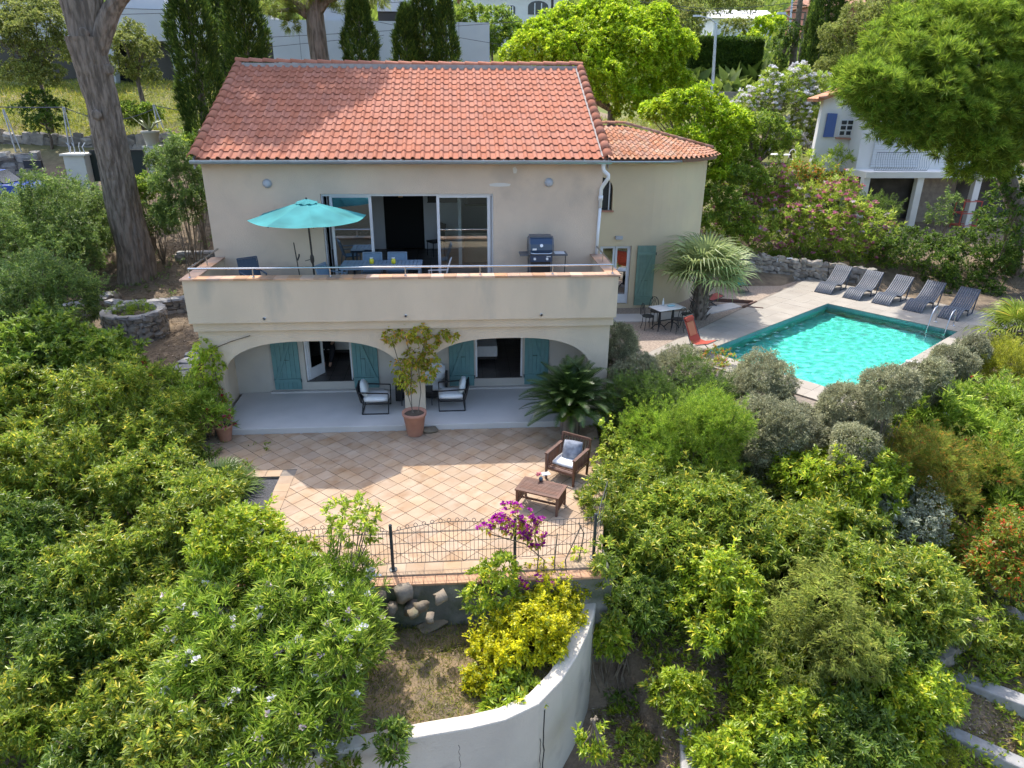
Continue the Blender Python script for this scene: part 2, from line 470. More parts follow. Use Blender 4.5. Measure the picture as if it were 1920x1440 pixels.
# ---------------------------------------------------------------- lower terrace: square tiles laid diagonally
TS = .335
slab = MB()
slab.prism([(-4.1, 10.5), (2.45, 10.5), (3.15, 13.6), (3.45, 16.36), (-6.5, 16.36), (-6.5, 14.2), (-4.1, 14.2)], -.35, -.012)
terrace = struct('terrace', slab, M_grout)
regions = [[(-3.78, 10.85, 1, 0), (0, 10.85, 0, 1), (0, 14.5, 0, -1), (2.45, 10.5, -3.1, .7)],
           [(-6.5, 15, 1, 0), (0, 14.5, 0, 1), (0, 16.352, 0, -1), (3.15, 13.6, -2.76, .28)]]
full = [(TS / 2 * 1.414 * c, TS / 2 * 1.414 * s) for c, s in ((1, 0), (0, 1), (-1, 0), (0, -1))]
gap = .965
tm = MB().prism([(x * gap, y * gap) for x, y in full], -.012, .0).mesh('tile'); tm.materials.append(M_ttile)
tiles = []
D = TS * 1.41421
for i in range(-30, 30):
    for j in range(-30, 30):
        cx = -.5 + (i - j) * D / 2; cy = 13.0 + (i + j) * D / 2
        for rg in regions:
            p = [(cx + x * gap, cy + y * gap) for x, y in full]
            for h in rg:
                p = clip(p, *h)
                if len(p) < 3: break
            if len(p) >= 3 and area(p) > .004: tiles.append((cy, cx, area(p) > .98 * TS * TS * gap * gap, p))
for k in range(20):   # square border row along the fence and the left edge
    x0 = -4.1 + k * .335
    if x0 < 2.3: tiles.append((10.68, x0, False, [(x0 + .005, 10.51), (min(x0 + .33, 2.44), 10.51), (min(x0 + .33, 2.48), 10.84), (x0 + .005, 10.84)]))
for k in range(10):
    y0 = 10.86 + k * .335
    tiles.append((y0 + .15, -3.95, False, [(-4.1, y0), (-3.79, y0), (-3.79, y0 + .33), (-4.1, y0 + .33)]))
for k in range(8):
    x0 = -4.1 - .335 * (k + 1)
    tiles.append((14.35, x0, False, [(x0 + .005, 14.2), (x0 + .33, 14.2), (x0 + .33, 14.49), (x0 + .005, 14.49)]))
tiles.sort(key=lambda t: t[0])
rest = MB()
for k, (cy, cx, isfull, p) in enumerate(tiles):
    dz = random.uniform(-.002, .002)
    if k < 300:
        if isfull: inst('tile', tm, terrace, (cx, cy, dz), rot=(0, 0, random.choice((0, 1, 2, 3)) * math.pi / 2))
        else: MB().prism(p, -.012, dz).build('tile', M_ttile, terrace)
    else: rest.prism(p, -.012, dz)
o = rest.build('tile_field', M_ttile, terrace); o['kind'] = 'stuff'
MB().prism([(-5.6, 12.9), (-4.1, 12.9), (-4.1, 14.2), (-5.6, 14.2)], -.3, -.06).build('planting_bed', mat('black_mulch', (.035, .035, .04), .8, (.10, .10, .11), 40, 3, 1.0, 60), terrace)

# retaining wall under the terrace edge
rw = thing('retaining_wall', 'low stained masonry wall holding up the front edge of the tiled terrace', 'wall', (-.8, 10.45, -2.4))
m_stain = mat('stained_render', (.36, .34, .30), .95, (.13, .125, .105), 1.6, 7, .6, 20, c3=(.06, .08, .035), scale3=1.2, thr3=(.5, .68))
MB().box(-4.6, 2.45, 10.3, 10.5, -2.4, -.075).build('wall_face', m_stain, rw)
MB().box(2.45, 2.62, 10.3, 14.6, -3.0, -.075).build('side_wall', m_stain, rw)
edge = MB()
for k in range(33): edge.box(-4.15 + k * .2 + .004, -4.15 + (k + 1) * .2 - .004, 10.27, 10.5, -.072, -.03)
edge.build('edge_brick', M_coping, rw)

# curved white garden wall round the planted bed
WC = [(2.28, 10.5), (2.16, 10.1), (1.96, 9.65), (1.72, 9.2), (1.40, 8.7), (1.0, 8.27), (.5, 8.03), (0, 7.93), (-.6, 7.86), (-1.4, 7.74), (-2.3, 7.62), (-4.2, 7.4)]
gw = thing('garden_wall', 'curving whitewashed wall around the raised planting bed below the terrace', 'wall', (1.2, 8.2, -4.2))
def offset(path, d):
    out = []
    for i, p in enumerate(path):
        a = Vector(path[max(i - 1, 0)]); b = Vector(path[min(i + 1, len(path) - 1)]); t = (b - a).normalized()
        out.append((p[0] - t.y * d, p[1] + t.x * d))
    return out
wi, wo = offset(WC, -.13), offset(WC, .13)
mb = MB(); N = len(WC)
tops = [-.62, -.66, -.7, -.72, -.72, -.73, -.74, -.75, -.76, -.78, -.8, -.82]
vs = []
for i in range(N):
    vs += [(*wi[i], -4.2), (*wo[i], -4.2), (*wo[i], tops[i]), (*wi[i], tops[i])]
fs = []
for i in range(N - 1):
    for k in range(4): fs.append((i * 4 + k, i * 4 + (k + 1) % 4, (i + 1) * 4 + (k + 1) % 4, (i + 1) * 4 + k))
mb.add(vs, fs + [(0, 1, 2, 3), tuple((N - 1) * 4 + k for k in (3, 2, 1, 0))])
# the outer side of the bend is whichever offset lies farther from the bed centre
mb.build('wall_body', M_white_wall, gw, bevel=.03)
crk = MB()
def crack(pts, wd):
    for a, b in zip(pts, pts[1:]): crk.bar(a, b, wd, wd * .5)
outp = wo if (Vector(wo[5]) - Vector((-.5, 9.3))).length > (Vector(wi[5]) - Vector((-.5, 9.3))).length else wi
def on_outer(f, z): k = int(f); a_, b_ = Vector(outp[k]), Vector(outp[k + 1]); q_ = a_.lerp(b_, f - k); return (q_.x, q_.y, z)
rc = random.Random(5)
for f0, zt_, zb_, wd in ((4.75, -.98, -2.3, .022), (4.9, -1.5, -2.4, .012), (7.3, -1.05, -1.7, .006), (1.1, -.85, -2.2, .012)):
    crk = MB(); pts = [on_outer(f0 + rc.uniform(-.03, .03), zt_ + (zb_ - zt_) * i / 9) for i in range(10)]; crk.tube(pts, wd * .6, 5); crk.build('crack', mat('crack_dark', (.04, .038, .035), .95), gw)
cpath = [ony(1041, 1305, 8.28), ony(1038, 1340, 8.28), ony(1040, 1375, 8.28), ony(1036, 1410, 8.28), ony(1033, 1440, 8.28)]
soilp = [p for p in (wi if (Vector(wi[5]) - Vector((-.5, 9.3))).length < (Vector(wo[5]) - Vector((-.5, 9.3))).length else wo)]
mb = MB(); C0 = (-1.2, 9.4)
NR, NS = 9, None
ring = soilp + [(-4.2, 10.3), (-2, 10.3), (0, 10.3), (2.2, 10.3)]
vs = [(C0[0], C0[1], -.93)]; fs = []
for r_ in range(1, NR + 1):
    for p in ring:
        x = C0[0] + (p[0] - C0[0]) * r_ / NR; y = C0[1] + (p[1] - C0[1]) * r_ / NR
        vs.append((x, y, -.95 - .02 * (10.3 - y) + .05 * mnoise.noise((x * 1.7, y * 1.7, 0)) - (.06 if r_ == NR else 0)))
K = len(ring)
for k in range(K): fs.append((0, 1 + k, 1 + (k + 1) % K))
for r_ in range(NR - 1):
    for k in range(K):
        a = 1 + r_ * K + k; b = 1 + r_ * K + (k + 1) % K
        fs.append((a, a + K, b + K, b))
mb.add(vs, fs)
struct('bed_soil', mb, mat('bed_soil', (.27, .19, .11), .98, (.12, .095, .06), 2.3, 8, .9, 18, c3=(.36, .24, .12), scale3=1.0, thr3=(.55, .7)), smooth=True)

# ---------------------------------------------------------------- pool and deck
deck = MB()
pool = thing('swimming_pool', 'rectangular turquoise swimming pool with pale stone edge and dark waterline', 'pool', (*pf(PL / 2, PW / 2), -.7))
m_basin = mat('pool_lining', (.085, .54, .46), .7, (.10, .57, .49), 1.5, 3)
b4 = [pf(0, 0), pf(PL, 0), pf(PL, PW), pf(0, PW)]
ci = sum(p[0] for p in b4) / 4, sum(p[1] for p in b4) / 4
bs = MB()
vs = [(*p, DZ - .03) for p in b4] + [(*p, -.15) for p in b4]
bs.add(vs, [(4, 5, 6, 7), (0, 1, 5, 4), (1, 2, 6, 5), (2, 3, 7, 6), (3, 0, 4, 7)])
bo_ = bs.build('basin', m_basin, pool)
# waterline tile band
band = MB()
for k in range(4):
    p, r2 = b4[k], b4[(k + 1) % 4]
    def inn(p_, f=.006): return (p_[0] + (ci[0] - p_[0]) * f, p_[1] + (ci[1] - p_[1]) * f)
    band.add([(*inn(p), DZ - .20), (*inn(r2), DZ - .20), (*inn(r2), DZ - .03), (*inn(p), DZ - .03)], [(0, 1, 2, 3)])
band.build('waterline_tiles', mat('waterline_mosaic', (.16, .30, .31), .35, (.10, .21, .22), 30, 2), pool)
NA, NB = 150, 270
aa, bb = np.meshgrid(np.linspace(.012, PL - .012, NA), np.linspace(.012, PW - .012, NB), indexing='ij')
hz = np.zeros_like(aa); rw_ = np.random.default_rng(4)
for k in range(34):
    th_ = rw_.uniform(0, 6.283); lam = rw_.uniform(.17, .55); kk = 6.283 / lam
    hz += .0028 * lam ** 1.1 * np.sin(kk * (aa * math.cos(th_) + bb * math.sin(th_)) + rw_.uniform(0, 6.283))
wxy = PA[None, None, :] + aa[..., None] * E1 + bb[..., None] * E2
WV = np.concatenate([wxy, (DZ - .12 + hz)[..., None]], -1).reshape(-1, 3)
ii, jj = np.meshgrid(np.arange(NA - 1), np.arange(NB - 1), indexing='ij'); q = (ii * NB + jj).ravel()
WF = np.stack([q, q + 1, q + NB + 1, q + NB], -1)[:, ::1]
wme = mesh_np('water', WV, WF); wme.update()
if wme.polygons[0].normal.z < 0: wme.flip_normals()
wo_ = obj('water', wme, watermat(), pool, smooth=True)
wo_.cycles.is_caustics_caster = True; bo_.cycles.is_caustics_receiver = True; sd.cycles.is_caustics_light = True
base = MB()
OUT = [pf(-2.55, -3.3), pf(5.6, -3.3), pf(5.6, 9.0), pf(-.95, 10.6)]
HOLE = b4
for k in range(4):
    a, b, c_, d_ = OUT[k], OUT[(k + 1) % 4], HOLE[(k + 1) % 4], HOLE[k]
    base.prism([a, d_, c_, b], -.2, DZ - .045)
dk = struct('pool_deck', base, M_grout)
S = .6
na, nb = int(9 / S), int(15 / S)
for i in range(-5, 10):
    for j in range(-6, 19):
        a0, b0 = i * S + .0, j * S + .0
        rects = []
        A0, A1, B0, B1 = a0, a0 + S, b0, b0 + S
        # subtract the pool rectangle (keeping the edge row whole)
        def push(x0, x1, y0, y1):
            if x1 - x0 > .03 and y1 - y0 > .03: rects.append((x0, x1, y0, y1))
        if A1 <= 0 or A0 >= PL or B1 <= 0 or B0 >= PW: push(A0, A1, B0, B1)
        else:
            push(A0, min(A1, 0), B0, B1); push(max(A0, PL), A1, B0, B1)
            push(max(A0, 0), min(A1, PL), B0, min(B1, 0)); push(max(A0, 0), min(A1, PL), max(B0, PW), B1)
        for x0, x1, y0, y1 in rects:
            p = [(x0 + .003, y0 + .003), (x1 - .003, y0 + .003), (x1 - .003, y1 - .003), (x0 + .003, y1 - .003)]
            p = clip(p, -2.25, -2.4, 1, -.105); p = clip(p, 0, -3.2, 0, 1) if len(p) > 2 else p
            for h in ((5.4, 0, -1, 0), (0, 8.9, 0, -1)) if x1 > .2 else ((0, 10.45, 0, -1),):
                if len(p) > 2: p = clip(p, *h)
            if len(p) > 2 and area(p) > .01:
                w_ = [pf(*t) for t in p]
                sa = sum(w_[t][0] * w_[(t + 1) % len(w_)][1] - w_[(t + 1) % len(w_)][0] * w_[t][1] for t in range(len(w_)))
                if sa < 0: w_ = w_[::-1]
                MB().prism(w_, DZ - .045, DZ + random.uniform(-.0015, .0015)).build('slab', M_deck, dk)
# raised end kerb of the deck beside the house
kb = MB(); kb.prism([pf(-1.05, 10.45), pf(-1.05, 11.2), pf(-.2, 11.2), pf(-.2, 10.45)], .3, DZ - .003); kb.build('end_slab', M_deck, dk)
gv = MB()
gv.prism([(3.84, 18.2), pf(-.9, 10.9), pf(-1.2, 9), pf(-2.3, -3), (15.5, 28.2), (12, 28.6), (9.0, 28.5), (3.9, 27)], .2, .70)
struct('gravel_court', gv, M_gravel)
ph = MB(); ph.prism([(3.9, 22.9), (6.6, 22.9), (8.2, 23.3), (10.3, 24.5), (10.1, 25.0), (8.0, 24.0), (6.6, 23.75), (3.9, 23.75)], .5, .735)
struct('path', ph, M_concrete)
kb = MB()
for a, b in (((10.25, 24.25), (11.0, 24.9)), ((10.25, 24.25), (10.9, 24.0)), ((8.9, 25.5), (10.9, 24.95))): kb.bar((*a, .72), (*b, .72), .07, .2)
tag(kb.build('timber_edging', M_wood), 'dark timber edging between the gravel and the corner of the pool deck', 'edging')

# ================================================================== the house
house = thing('house', 'two storey ochre villa with terracotta roof, long balcony and arched ground floor', 'house', (-1.3, 19.3, 0))
HX0, HX1, WY, FZ = -6.49, 3.84, 19.29, 3.05
mb = MB()
mb.box(HX0, -3.59, WY, WY + .3, FZ, 6.3); mb.box(.93, HX1, WY, WY + .3, FZ, 6.3); mb.box(-3.59, .93, WY, WY + .3, 5.47, 6.3)
mb.box(HX0, HX0 + .3, WY + .3, 29.0, -.3, 6.3); mb.box(HX1 - .3, HX1, WY + .3, 29.0, -.3, 6.3); mb.box(HX0, HX1, 29.0, 29.3, -.3, 6.3)
for x in (HX0, HX1 - .3): mb.extr([(WY, 6.3), (29.3, 6.3), (24.25, 8.5)], 'x', x, x + .3)
mb.build('main_wall', M_plaster, house)
# arcade with two basket arches
AY0, AY1 = 17.15, 17.45
def arch_strip(mb, x0, x1, zs, zc, ztop, y0, y1, n=28, p=2.4):
    xs = [x0 + (x1 - x0) * (1 - math.cos(math.pi * i / n)) / 2 for i in range(n + 1)]
    def za(x):
        t = abs((x - (x0 + x1) / 2) / ((x1 - x0) / 2)); return zs + (zc - zs) * max(0, 1 - t ** p) ** (1 / p)
    for a, b in zip(xs, xs[1:]):
        za_, zb = za(a), za(b)
        mb.add([(a, y0, za_), (b, y0, zb), (b, y0, ztop), (a, y0, ztop), (a, y1, za_), (b, y1, zb), (b, y1, ztop), (a, y1, ztop)],
               [(0, 1, 2, 3), (7, 6, 5, 4), (4, 5, 1, 0)])
mb = MB()
arch_strip(mb, -6.02, -1.5, .92, 2.16, 2.50, AY0, AY1, p=2.75)
arch_strip(mb, -.97, 3.41, .92, 2.16, 2.50, AY0, AY1, p=2.75)
mb.box(-6.46, -6.02, AY0, AY1, -.1, 2.5); mb.box(-1.5, -.97, AY0, AY1, -.1, 2.5); mb.box(3.41, 3.81, AY0, AY1, -.1, 2.5)
mb.box(-6.46, -6.2, AY1, 19.2, -.1, 2.5); mb.box(3.56, 3.81, AY1, 19.2, -.1, 2.5)
mb.build('arcade_wall', M_parapet, house)
mb = MB(); mb.box(-6.50, 3.86, 17.02, 19.28, 2.50, 2.78); mb.build('balcony_band', M_parapet, house)
mb = MB(); mb.box(-6.27, 3.63, 17.14, 19.28, 2.78, FZ); mb.build('balcony_floor', mat('balcony_tile', (.42, .34, .27), .7, (.36, .29, .23), 3, 3), house)
mb = MB(); mb.box(-6.53, 3.895, 16.88, 17.13, 2.745, 3.80)
mb.box(-6.53, -6.28, 17.13, 19.285, 2.785, 3.80); mb.box(3.645, 3.895, 17.13, 19.285, 2.785, 3.80)
mb.build('parapet', M_parapet, house)
cop = MB().box(-.5, .5, -.5, .5, 0, 1).mesh('coping_tile'); cop.materials.append(M_coping)
nfr = 34; wl = (3.94 + 6.575) / nfr
for k in range(nfr): inst('coping_tile', cop, house, (-6.575 + (k + .5) * wl, 17.005, 3.802), sc=(wl - .006, .34, .04), rot=(0, random.uniform(-.006, .006), 0))
for x in (-6.405, 3.77):
    for k in range(6): inst('coping_tile', cop, house, (x, 17.18 + (k + .5) * .35, 3.802), sc=(.34, .344, .04))
# handrail
rail = MB(); zr = 4.06
rail.tube([(-6.38, 19.25, zr), (-6.38, 16.99, zr), (3.76, 16.99, zr), (3.76, 19.25, zr)], .024, 10)
rl = rail.build('handrail', M_steel, house, smooth=True)
for x in [ony(q_, 510, 16.99)[0] for q_ in (474, 619, 760, 900, 1036)] + [-6.37, 3.75]:
    m_ = MB(); m_.tube([(x, 16.99, 3.845), (x, 16.99, zr - .02)], .016, 8); m_.lathe([(.035, 0), (.035, .012), (.018, .03)], 10, (x, 16.99, 3.843)); m_.build('rail_post', M_steel, rl)
for x in (-6.38, 3.76):
    m_ = MB(); m_.tube([(x, 18.3, 3.845), (x, 18.3, zr - .02)], .016, 8); m_.build('rail_post', M_steel, rl)
for px_, py_ in ((496, 597), (761, 592), (1015, 590)):
    p = ony(px_, py_, 16.88)
    m_ = MB(); m_.tube([(p[0], 16.90, p[2]), (p[0], 16.84, p[2])], .036, 12, cap=False); m_.tube([(p[0], 16.84, p[2]), (p[0], 16.88, p[2])], .024, 12)
    m_.build('drain_spout', M_white, house)
    m_ = MB(); m_.tube([(p[0], 16.835, p[2]), (p[0], 16.838, p[2])], .022, 12); m_.build('drain_hole', M_iron, house)
# ground floor inner wall with two door openings
IY = 18.70
mb = MB(); D1, D2 = (-4.32, -3.04), (.39, 1.72)
for a, b in ((-6.2, D1[0]), (D1[1], D2[0]), (D2[1], 3.56)): mb.box(a, b, IY, IY + .25, .1, 2.5)
for a, b in (D1, D2): mb.box(a, b, IY, IY + .25, 2.36, 2.5); mb.box(a, b, IY, IY + .25, .1, .43)
mb.build('inner_wall', M_inner, house)
mb = MB(); mb.box(-6.1, 3.45, 16.36, 18.70, -.1, .15); mb.build('loggia_floor', M_concrete, house, bevel=.012)
for a, b in ((-5.3, -2.2), (-.45, 2.55)): MB().box(a, b, 18.58, 18.70, .15, .2).build('door_step', M_concrete, house)
for a, b in (D1, D2):
    r_ = MB()
    r_.box(a - .6, b + .6, 23.4, 23.5, .4, 2.6); r_.box(a - .7, a - .6, 18.95, 23.5, .4, 2.6); r_.box(b + .6, b + .7, 18.95, 23.5, .4, 2.6); r_.box(a - .7, b + .7, 18.95, 23.5, 2.36, 2.45)
    r_.build('room_wall', mat('room_grey', (.65, .63, .60), .9), house)
    m_ = MB(); m_.box(a - .6, b + .6, 18.72, 23.4, .40, .44); fl = m_.build('room_floor', M_floor_dark, house)
    m_ = MB()
    for k in range(1, 12): m_.box(a - .6, b + .6, 18.75 + k * .4, 18.757 + k * .4, .44, .443)
    for k in range(1, 7): m_.box(a - .6 + k * .4, a - .593 + k * .4, 18.75, 23.4, .44, .4435)
    m_.build('floor_joints', mat('joint_dark', (.02, .018, .017), .9), fl)
    [MB().box(u, u + .05, IY + .1, IY + .18, .43, 2.36).build('door_jamb', M_white, house) for u in (a, b - .05)]

def shutter(parent, x0, x1, y, z0, z1, slant, m, n=6):
    s = MB(); s.box(x0, x1, y, y + .014, z0, z1); sh = s.build('shutter', m, parent)
    wpl = (x1 - x0) / n
    for k in range(n): MB().box(x0 + k * wpl + .003, x0 + (k + 1) * wpl - .003, y - .022, y - .001, z0, z1).build('plank', m, sh, bevel=.003)
    h = z1 - z0
    for zz in (z0 + .13 * h, z0 + .87 * h): MB().box(x0 + .01, x1 - .01, y - .058, y - .023, zz - .05, zz + .05).build('crossbar', m, sh, bevel=.003)
    za, zb = z0 + .13 * h + .052, z0 + .87 * h - .052
    xa, xb = (x0 + .05, x1 - .05) if slant > 0 else (x1 - .05, x0 + .05)
    w_ = .05 if xb > xa else -.05
    m_ = MB(); m_.extr([(xa, za), (xa + w_ * 1.6, za), (xb, zb), (xb - w_ * 1.6, zb)], 'y', y - .058, y - .023); m_.build('brace', m, sh)
    hx = x1 if slant > 0 else x0
    for zz in (z0 + .13 * h, z0 + .87 * h):
        m_ = MB(); m_.box(min(hx, hx - .3 * slant), max(hx, hx - .3 * slant), y - .05, y - .0445, zz - .016, zz + .016)
        m_.tube([(hx + .015 * slant, y - .04, zz - .05), (hx + .015 * slant, y - .04, zz + .05)], .014, 6)
        m_.build('hinge', mat('hinge_dark', (.05, .075, .075), .6), sh)
    m_ = MB(); m_.box((x0 + x1) / 2 - .12, (x0 + x1) / 2 + .10, y - .05, y - .0445, z0 + .42 * h, z0 + .42 * h + .012); m_.build('latch_bar', M_iron, sh)
    return sh
shutter(house, -5.19, -4.46, IY - .03, .24, 2.32, 1, M_shut)
shutter(house, -3.01, -2.32, IY - .03, .24, 2.32, -1, M_shut)
shutter(house, -.35, .345, IY - .03, .24, 2.32, 1, M_shut)
shutter(house, 1.77, 2.45, IY - .03, .24, 2.32, -1, M_shut)
# open glazed door of the left bedroom
def leaf(parent, hinge, ang, wd, z0, z1, low=.32, m=M_white):
    d = Vector((math.cos(ang), math.sin(ang), 0)); h = Vector(hinge)
    f = MB()
    def pt(t, z): return (h.x + d.x * t, h.y + d.y * t, z)
    f.bar(pt(.035, z0), pt(.035, z1), .07, .045, up=(-d.y, d.x, 0)); f.bar(pt(wd - .035, z0), pt(wd - .035, z1), .07, .045, up=(-d.y, d.x, 0))
    f.bar(pt(.07, z0 + low / 2), pt(wd - .07, z0 + low / 2), .04, low); f.bar(pt(.07, z1 - .04), pt(wd - .07, z1 - .04), .045, .08)
    df = f.build('door_leaf', m, parent)
    g_ = MB(); g_.bar(pt(.07, (z0 + low + z1 - .08) / 2), pt(wd - .07, (z0 + low + z1 - .08) / 2), .006, z1 - .08 - z0 - low); g_.build('pane', M_glass, df)
    return df
leaf(house, (-4.25, IY + .14, 0), R(60), .62, .45, 2.34)
# balcony sliding door and the room behind it
SX0, SX1 = -3.59, .93
mb = MB()
mb.box(SX0, SX0 + .04, WY + .10, WY + .24, FZ, 5.47); mb.box(SX1 - .04, SX1, WY + .10, WY + .24, FZ, 5.47); mb.box(SX0 + .04, SX1 - .04, WY + .10, WY + .24, 5.40, 5.47); mb.box(SX0 + .04, SX1 - .04, WY + .08, WY + .25, FZ, FZ + .04)
mb.build('sliding_door_frame', M_frame, house)
def slide(x0, x1, y, gm):
    f = MB(); z0, z1 = FZ + .045, 5.40
    f.box(x0, x0 + .075, y, y + .045, z0, z1); f.box(x1 - .075, x1, y, y + .045, z0, z1); f.box(x0 + .075, x1 - .075, y, y + .045, z0, z0 + .07); f.box(x0 + .075, x1 - .075, y, y + .045, z1 - .05, z1)
    s = f.build('sliding_panel', M_frame, house)
    g_ = MB(); g_.box(x0 + .075, x1 - .075, y + .018, y + .026, z0 + .07, z1 - .05); g_.build('pane', gm, s)
slide(-3.40, -2.30, WY + .18, M_glass2); slide(-3.53, -3.45, WY + .12, M_frame)
slide(-.58, .85, WY + .12, M_glass); slide(.76, .885, WY + .18, M_frame)
r_ = MB()
r_.box(HX0 + .3, -2.45, 24.0, 24.1, FZ, 5.6); r_.box(-1.15, HX1 - .3, 24.0, 24.1, FZ, 5.6); r_.box(-2.45, -1.15, 26.0, 26.1, FZ, 5.6); r_.box(HX0 + .3, HX1 - .3, 19.6, 24.1, 5.55, 5.65)
r_.box(-.02, .08, 21.4, 24.0, FZ, 5.55)
r_.build('living_room_wall', M_roomwhite, house)
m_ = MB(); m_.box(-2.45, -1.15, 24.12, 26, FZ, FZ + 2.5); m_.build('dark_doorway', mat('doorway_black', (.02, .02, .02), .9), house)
m_ = MB(); m_.box(HX0 + .3, HX1 - .3, 19.6, 24.0, FZ - .05, FZ); fl = m_.build('living_room_floor', M_floor_dark, house)
m_ = MB()
for k in range(12): m_.box(-3.6 + k * .45, -3.592 + k * .45, 19.6, 24, FZ, FZ + .003)
for k in range(10): m_.box(-3.6, 1, 19.7 + k * .45, 19.708 + k * .45, FZ, FZ + .0035)
m_.build('floor_joints', mat('joint_dark', (.02, .018, .017), .9), fl)
# round wall lamps, plaster repairs
for px_, py_ in ((501, 344), (1029, 342)):
    p = ony(px_, py_, WY); m_ = MB()
    prof = [(.115, 0), (.115, .03), (.10, .05), (.085, .075), (.05, .09), (.01, .095)]
    n = 20; vs = []; fs = []
    for r2, d in prof: vs += [(p[0] + r2 * math.cos(2 * math.pi * k / n), WY - d, p[2] + r2 * math.sin(2 * math.pi * k / n)) for k in range(n)]
    for i in range(len(prof) - 1): fs += [(i * n + k, i * n + (k + 1) % n, (i + 1) * n + (k + 1) % n, (i + 1) * n + k) for k in range(n)]
    m_.add(vs, fs + [tuple((len(prof) - 1) * n + k for k in range(n))]); m_.build('wall_lamp', mat('lamp_grey', (.42, .44, .48), .4), house, smooth=True)
for poly in ([(917, 345), (930, 343), (945, 343), (958, 345), (955, 349), (935, 350), (919, 349)], [(961, 315), (966, 312), (970, 318), (968, 325), (963, 325)]):
    m_ = MB(); pts = [ony(a, b, WY) for a, b in poly]; m_.extr([(p[0], p[2]) for p in pts], 'y', WY - .006, WY + .002); m_.build('plaster_patch', mat('fresh_plaster', (.66, .62, .56), .95), house)

# ---- roof
EY, EZ, RYD, RZ_ = 18.98, 6.38, 24.22, 8.68
th = math.atan2(RZ_ - EZ, RYD - EY); SL = math.hypot(RYD - EY, RZ_ - EZ)
rf = MB()
rf.extr([(EY + .1, EZ - .02), (RYD, RZ_ - .06), (29.5, EZ - .1), (29.5, EZ - .2), (RYD, RZ_ - .2), (EY + .1, EZ - .12)], 'x', -6.55, 3.93)
roof = rf.build('roof', mat('back_roof', (.50, .20, .12), .8, (.40, .16, .1), 6, 4, .4), house)
NW, NRW = 43, 15
TW = (3.86 + 6.47) / NW; RL = (SL - .12) / NRW
def tile_mesh(w_, L, hb=.055, bf=.52, lip=.032, nb_=6, npn=3, dip=0.0):
    prof = []
    for i in range(nb_ + 1): t = i / nb_; prof.append((t * bf * w_, hb * math.sin(math.pi * t) ** .8))
    for i in range(1, npn + 1): t = i / npn; prof.append((bf * w_ + t * (1 - bf) * w_ * 1.06, -dip * math.sin(math.pi * t) if dip else .0))
    m_ = MB(); n = len(prof); T = .02
    vs = [(x, 0, z + lip) for x, z in prof] + [(x, L, z + .002) for x, z in prof] + [(x, 0, z + lip - T) for x, z in prof]
    fs = [(i, i + 1, n + i + 1, n + i) for i in range(n - 1)] + [(2 * n + i, 2 * n + i + 1, i + 1, i) for i in range(n - 1)]
    m_.add(vs, fs); return m_
tmb = tile_mesh(TW, RL * 1.16)
tme = tmb.mesh('roof_tile'); tme.materials.append(M_tile)
Mx = Matrix(((1, 0, 0), (0, math.cos(th), -math.sin(th)), (0, math.sin(th), math.cos(th))))
rest = MB()
for r_ in range(NRW):
    for k in range(NW):
        s_ = r_ * RL - .06
        p = Vector((-6.47 + k * TW, EY + s_ * math.cos(th), EZ + s_ * math.sin(th)))
        p.z += -.03 * math.sin(math.pi * (k / NW)) * (r_ / NRW)
        J = Mx @ Matrix.Rotation(random.uniform(-.012, .012), 3, 'Z') @ Matrix.Rotation(random.uniform(-.01, .01), 3, 'X')
        if r_ < 7: inst('roof_tile', tme, roof, p + Vector((0, 0, random.uniform(-.003, .003))), m4=J)
        else: rest.add([J @ Vector(v) + p for v in tmb.v], tmb.f)
o = rest.build('tile_field', M_tile, roof); o['kind'] = 'stuff'
def barrel(p, q, r0, r1, m, parent, name, n=10, flat=.85):
    p, q = Vector(p), Vector(q); t = (q - p).normalized(); a = t.cross(Vector((0, 0, 1))).normalized(); b = a.cross(t)
    vs = []
    for c, r2 in ((p, r0), (q, r1)):
        for k in range(n + 1):
            g_ = math.pi * k / n; vs.append(c + a * r2 * math.cos(g_) + b * r2 * flat * math.sin(g_))
    vs += [p + (v - p) * .82 for v in vs[:n + 1]]
    fs = [(k, k + 1, n + 2 + k, n + 1 + k) for k in range(n)] + [(2 * n + 2 + k, 2 * n + 3 + k, k + 1, k) for k in range(n)]
    m_ = MB(); m_.add(vs, fs); return m_.build(name, m, parent, smooth=True)
NV = 14; VL = SL / NV
for x in (-6.55, 3.90):
    for k in range(NV):
        s0, s1 = k * VL - .08, (k + 1.1) * VL - .08
        barrel((x, EY + s0 * math.cos(th), EZ + s0 * math.sin(th) + .055), (x, EY + s1 * math.cos(th), EZ + s1 * math.sin(th) + .03), .135, .115, M_tile, roof, 'verge_tile')
    m_ = MB(); m_.extr([(EY, EZ), (RYD, RZ_), (RYD, RZ_ - .25), (EY, EZ - .25)], 'x', x - .02 if x < 0 else x + .0, x + .02); m_.build('verge_mortar', M_mortar, roof)
    xi = x + (.14 if x < 0 else -.14)
    m_ = MB(); m_.extr([(EY + .05, EZ + .06), (RYD, RZ_ + .06), (RYD, RZ_), (EY + .05, EZ)], 'x', xi - .03, xi + .03); m_.build('verge_mortar', M_mortar, roof)
NRG = 26; RGW = (3.98 + 6.62) / NRG
def rz(x): return RZ_ + .075 - .05 * math.sin(math.pi * (x + 6.6) / 10.6)
for k in range(NRG):
    x0, x1 = -6.62 + k * RGW - .02, -6.62 + (k + 1) * RGW
    barrel((x0, RYD - .02, rz(x0) + .012), (x1, RYD - .02, rz(x1) - .012), .125, .112, M_tile, roof, 'ridge_tile')
m_ = MB(); m_.box(-6.5, 3.86, RYD - .17, RYD + .1, RZ_ - .12, RZ_ + .035); m_.build('ridge_mortar', M_mortar, roof)
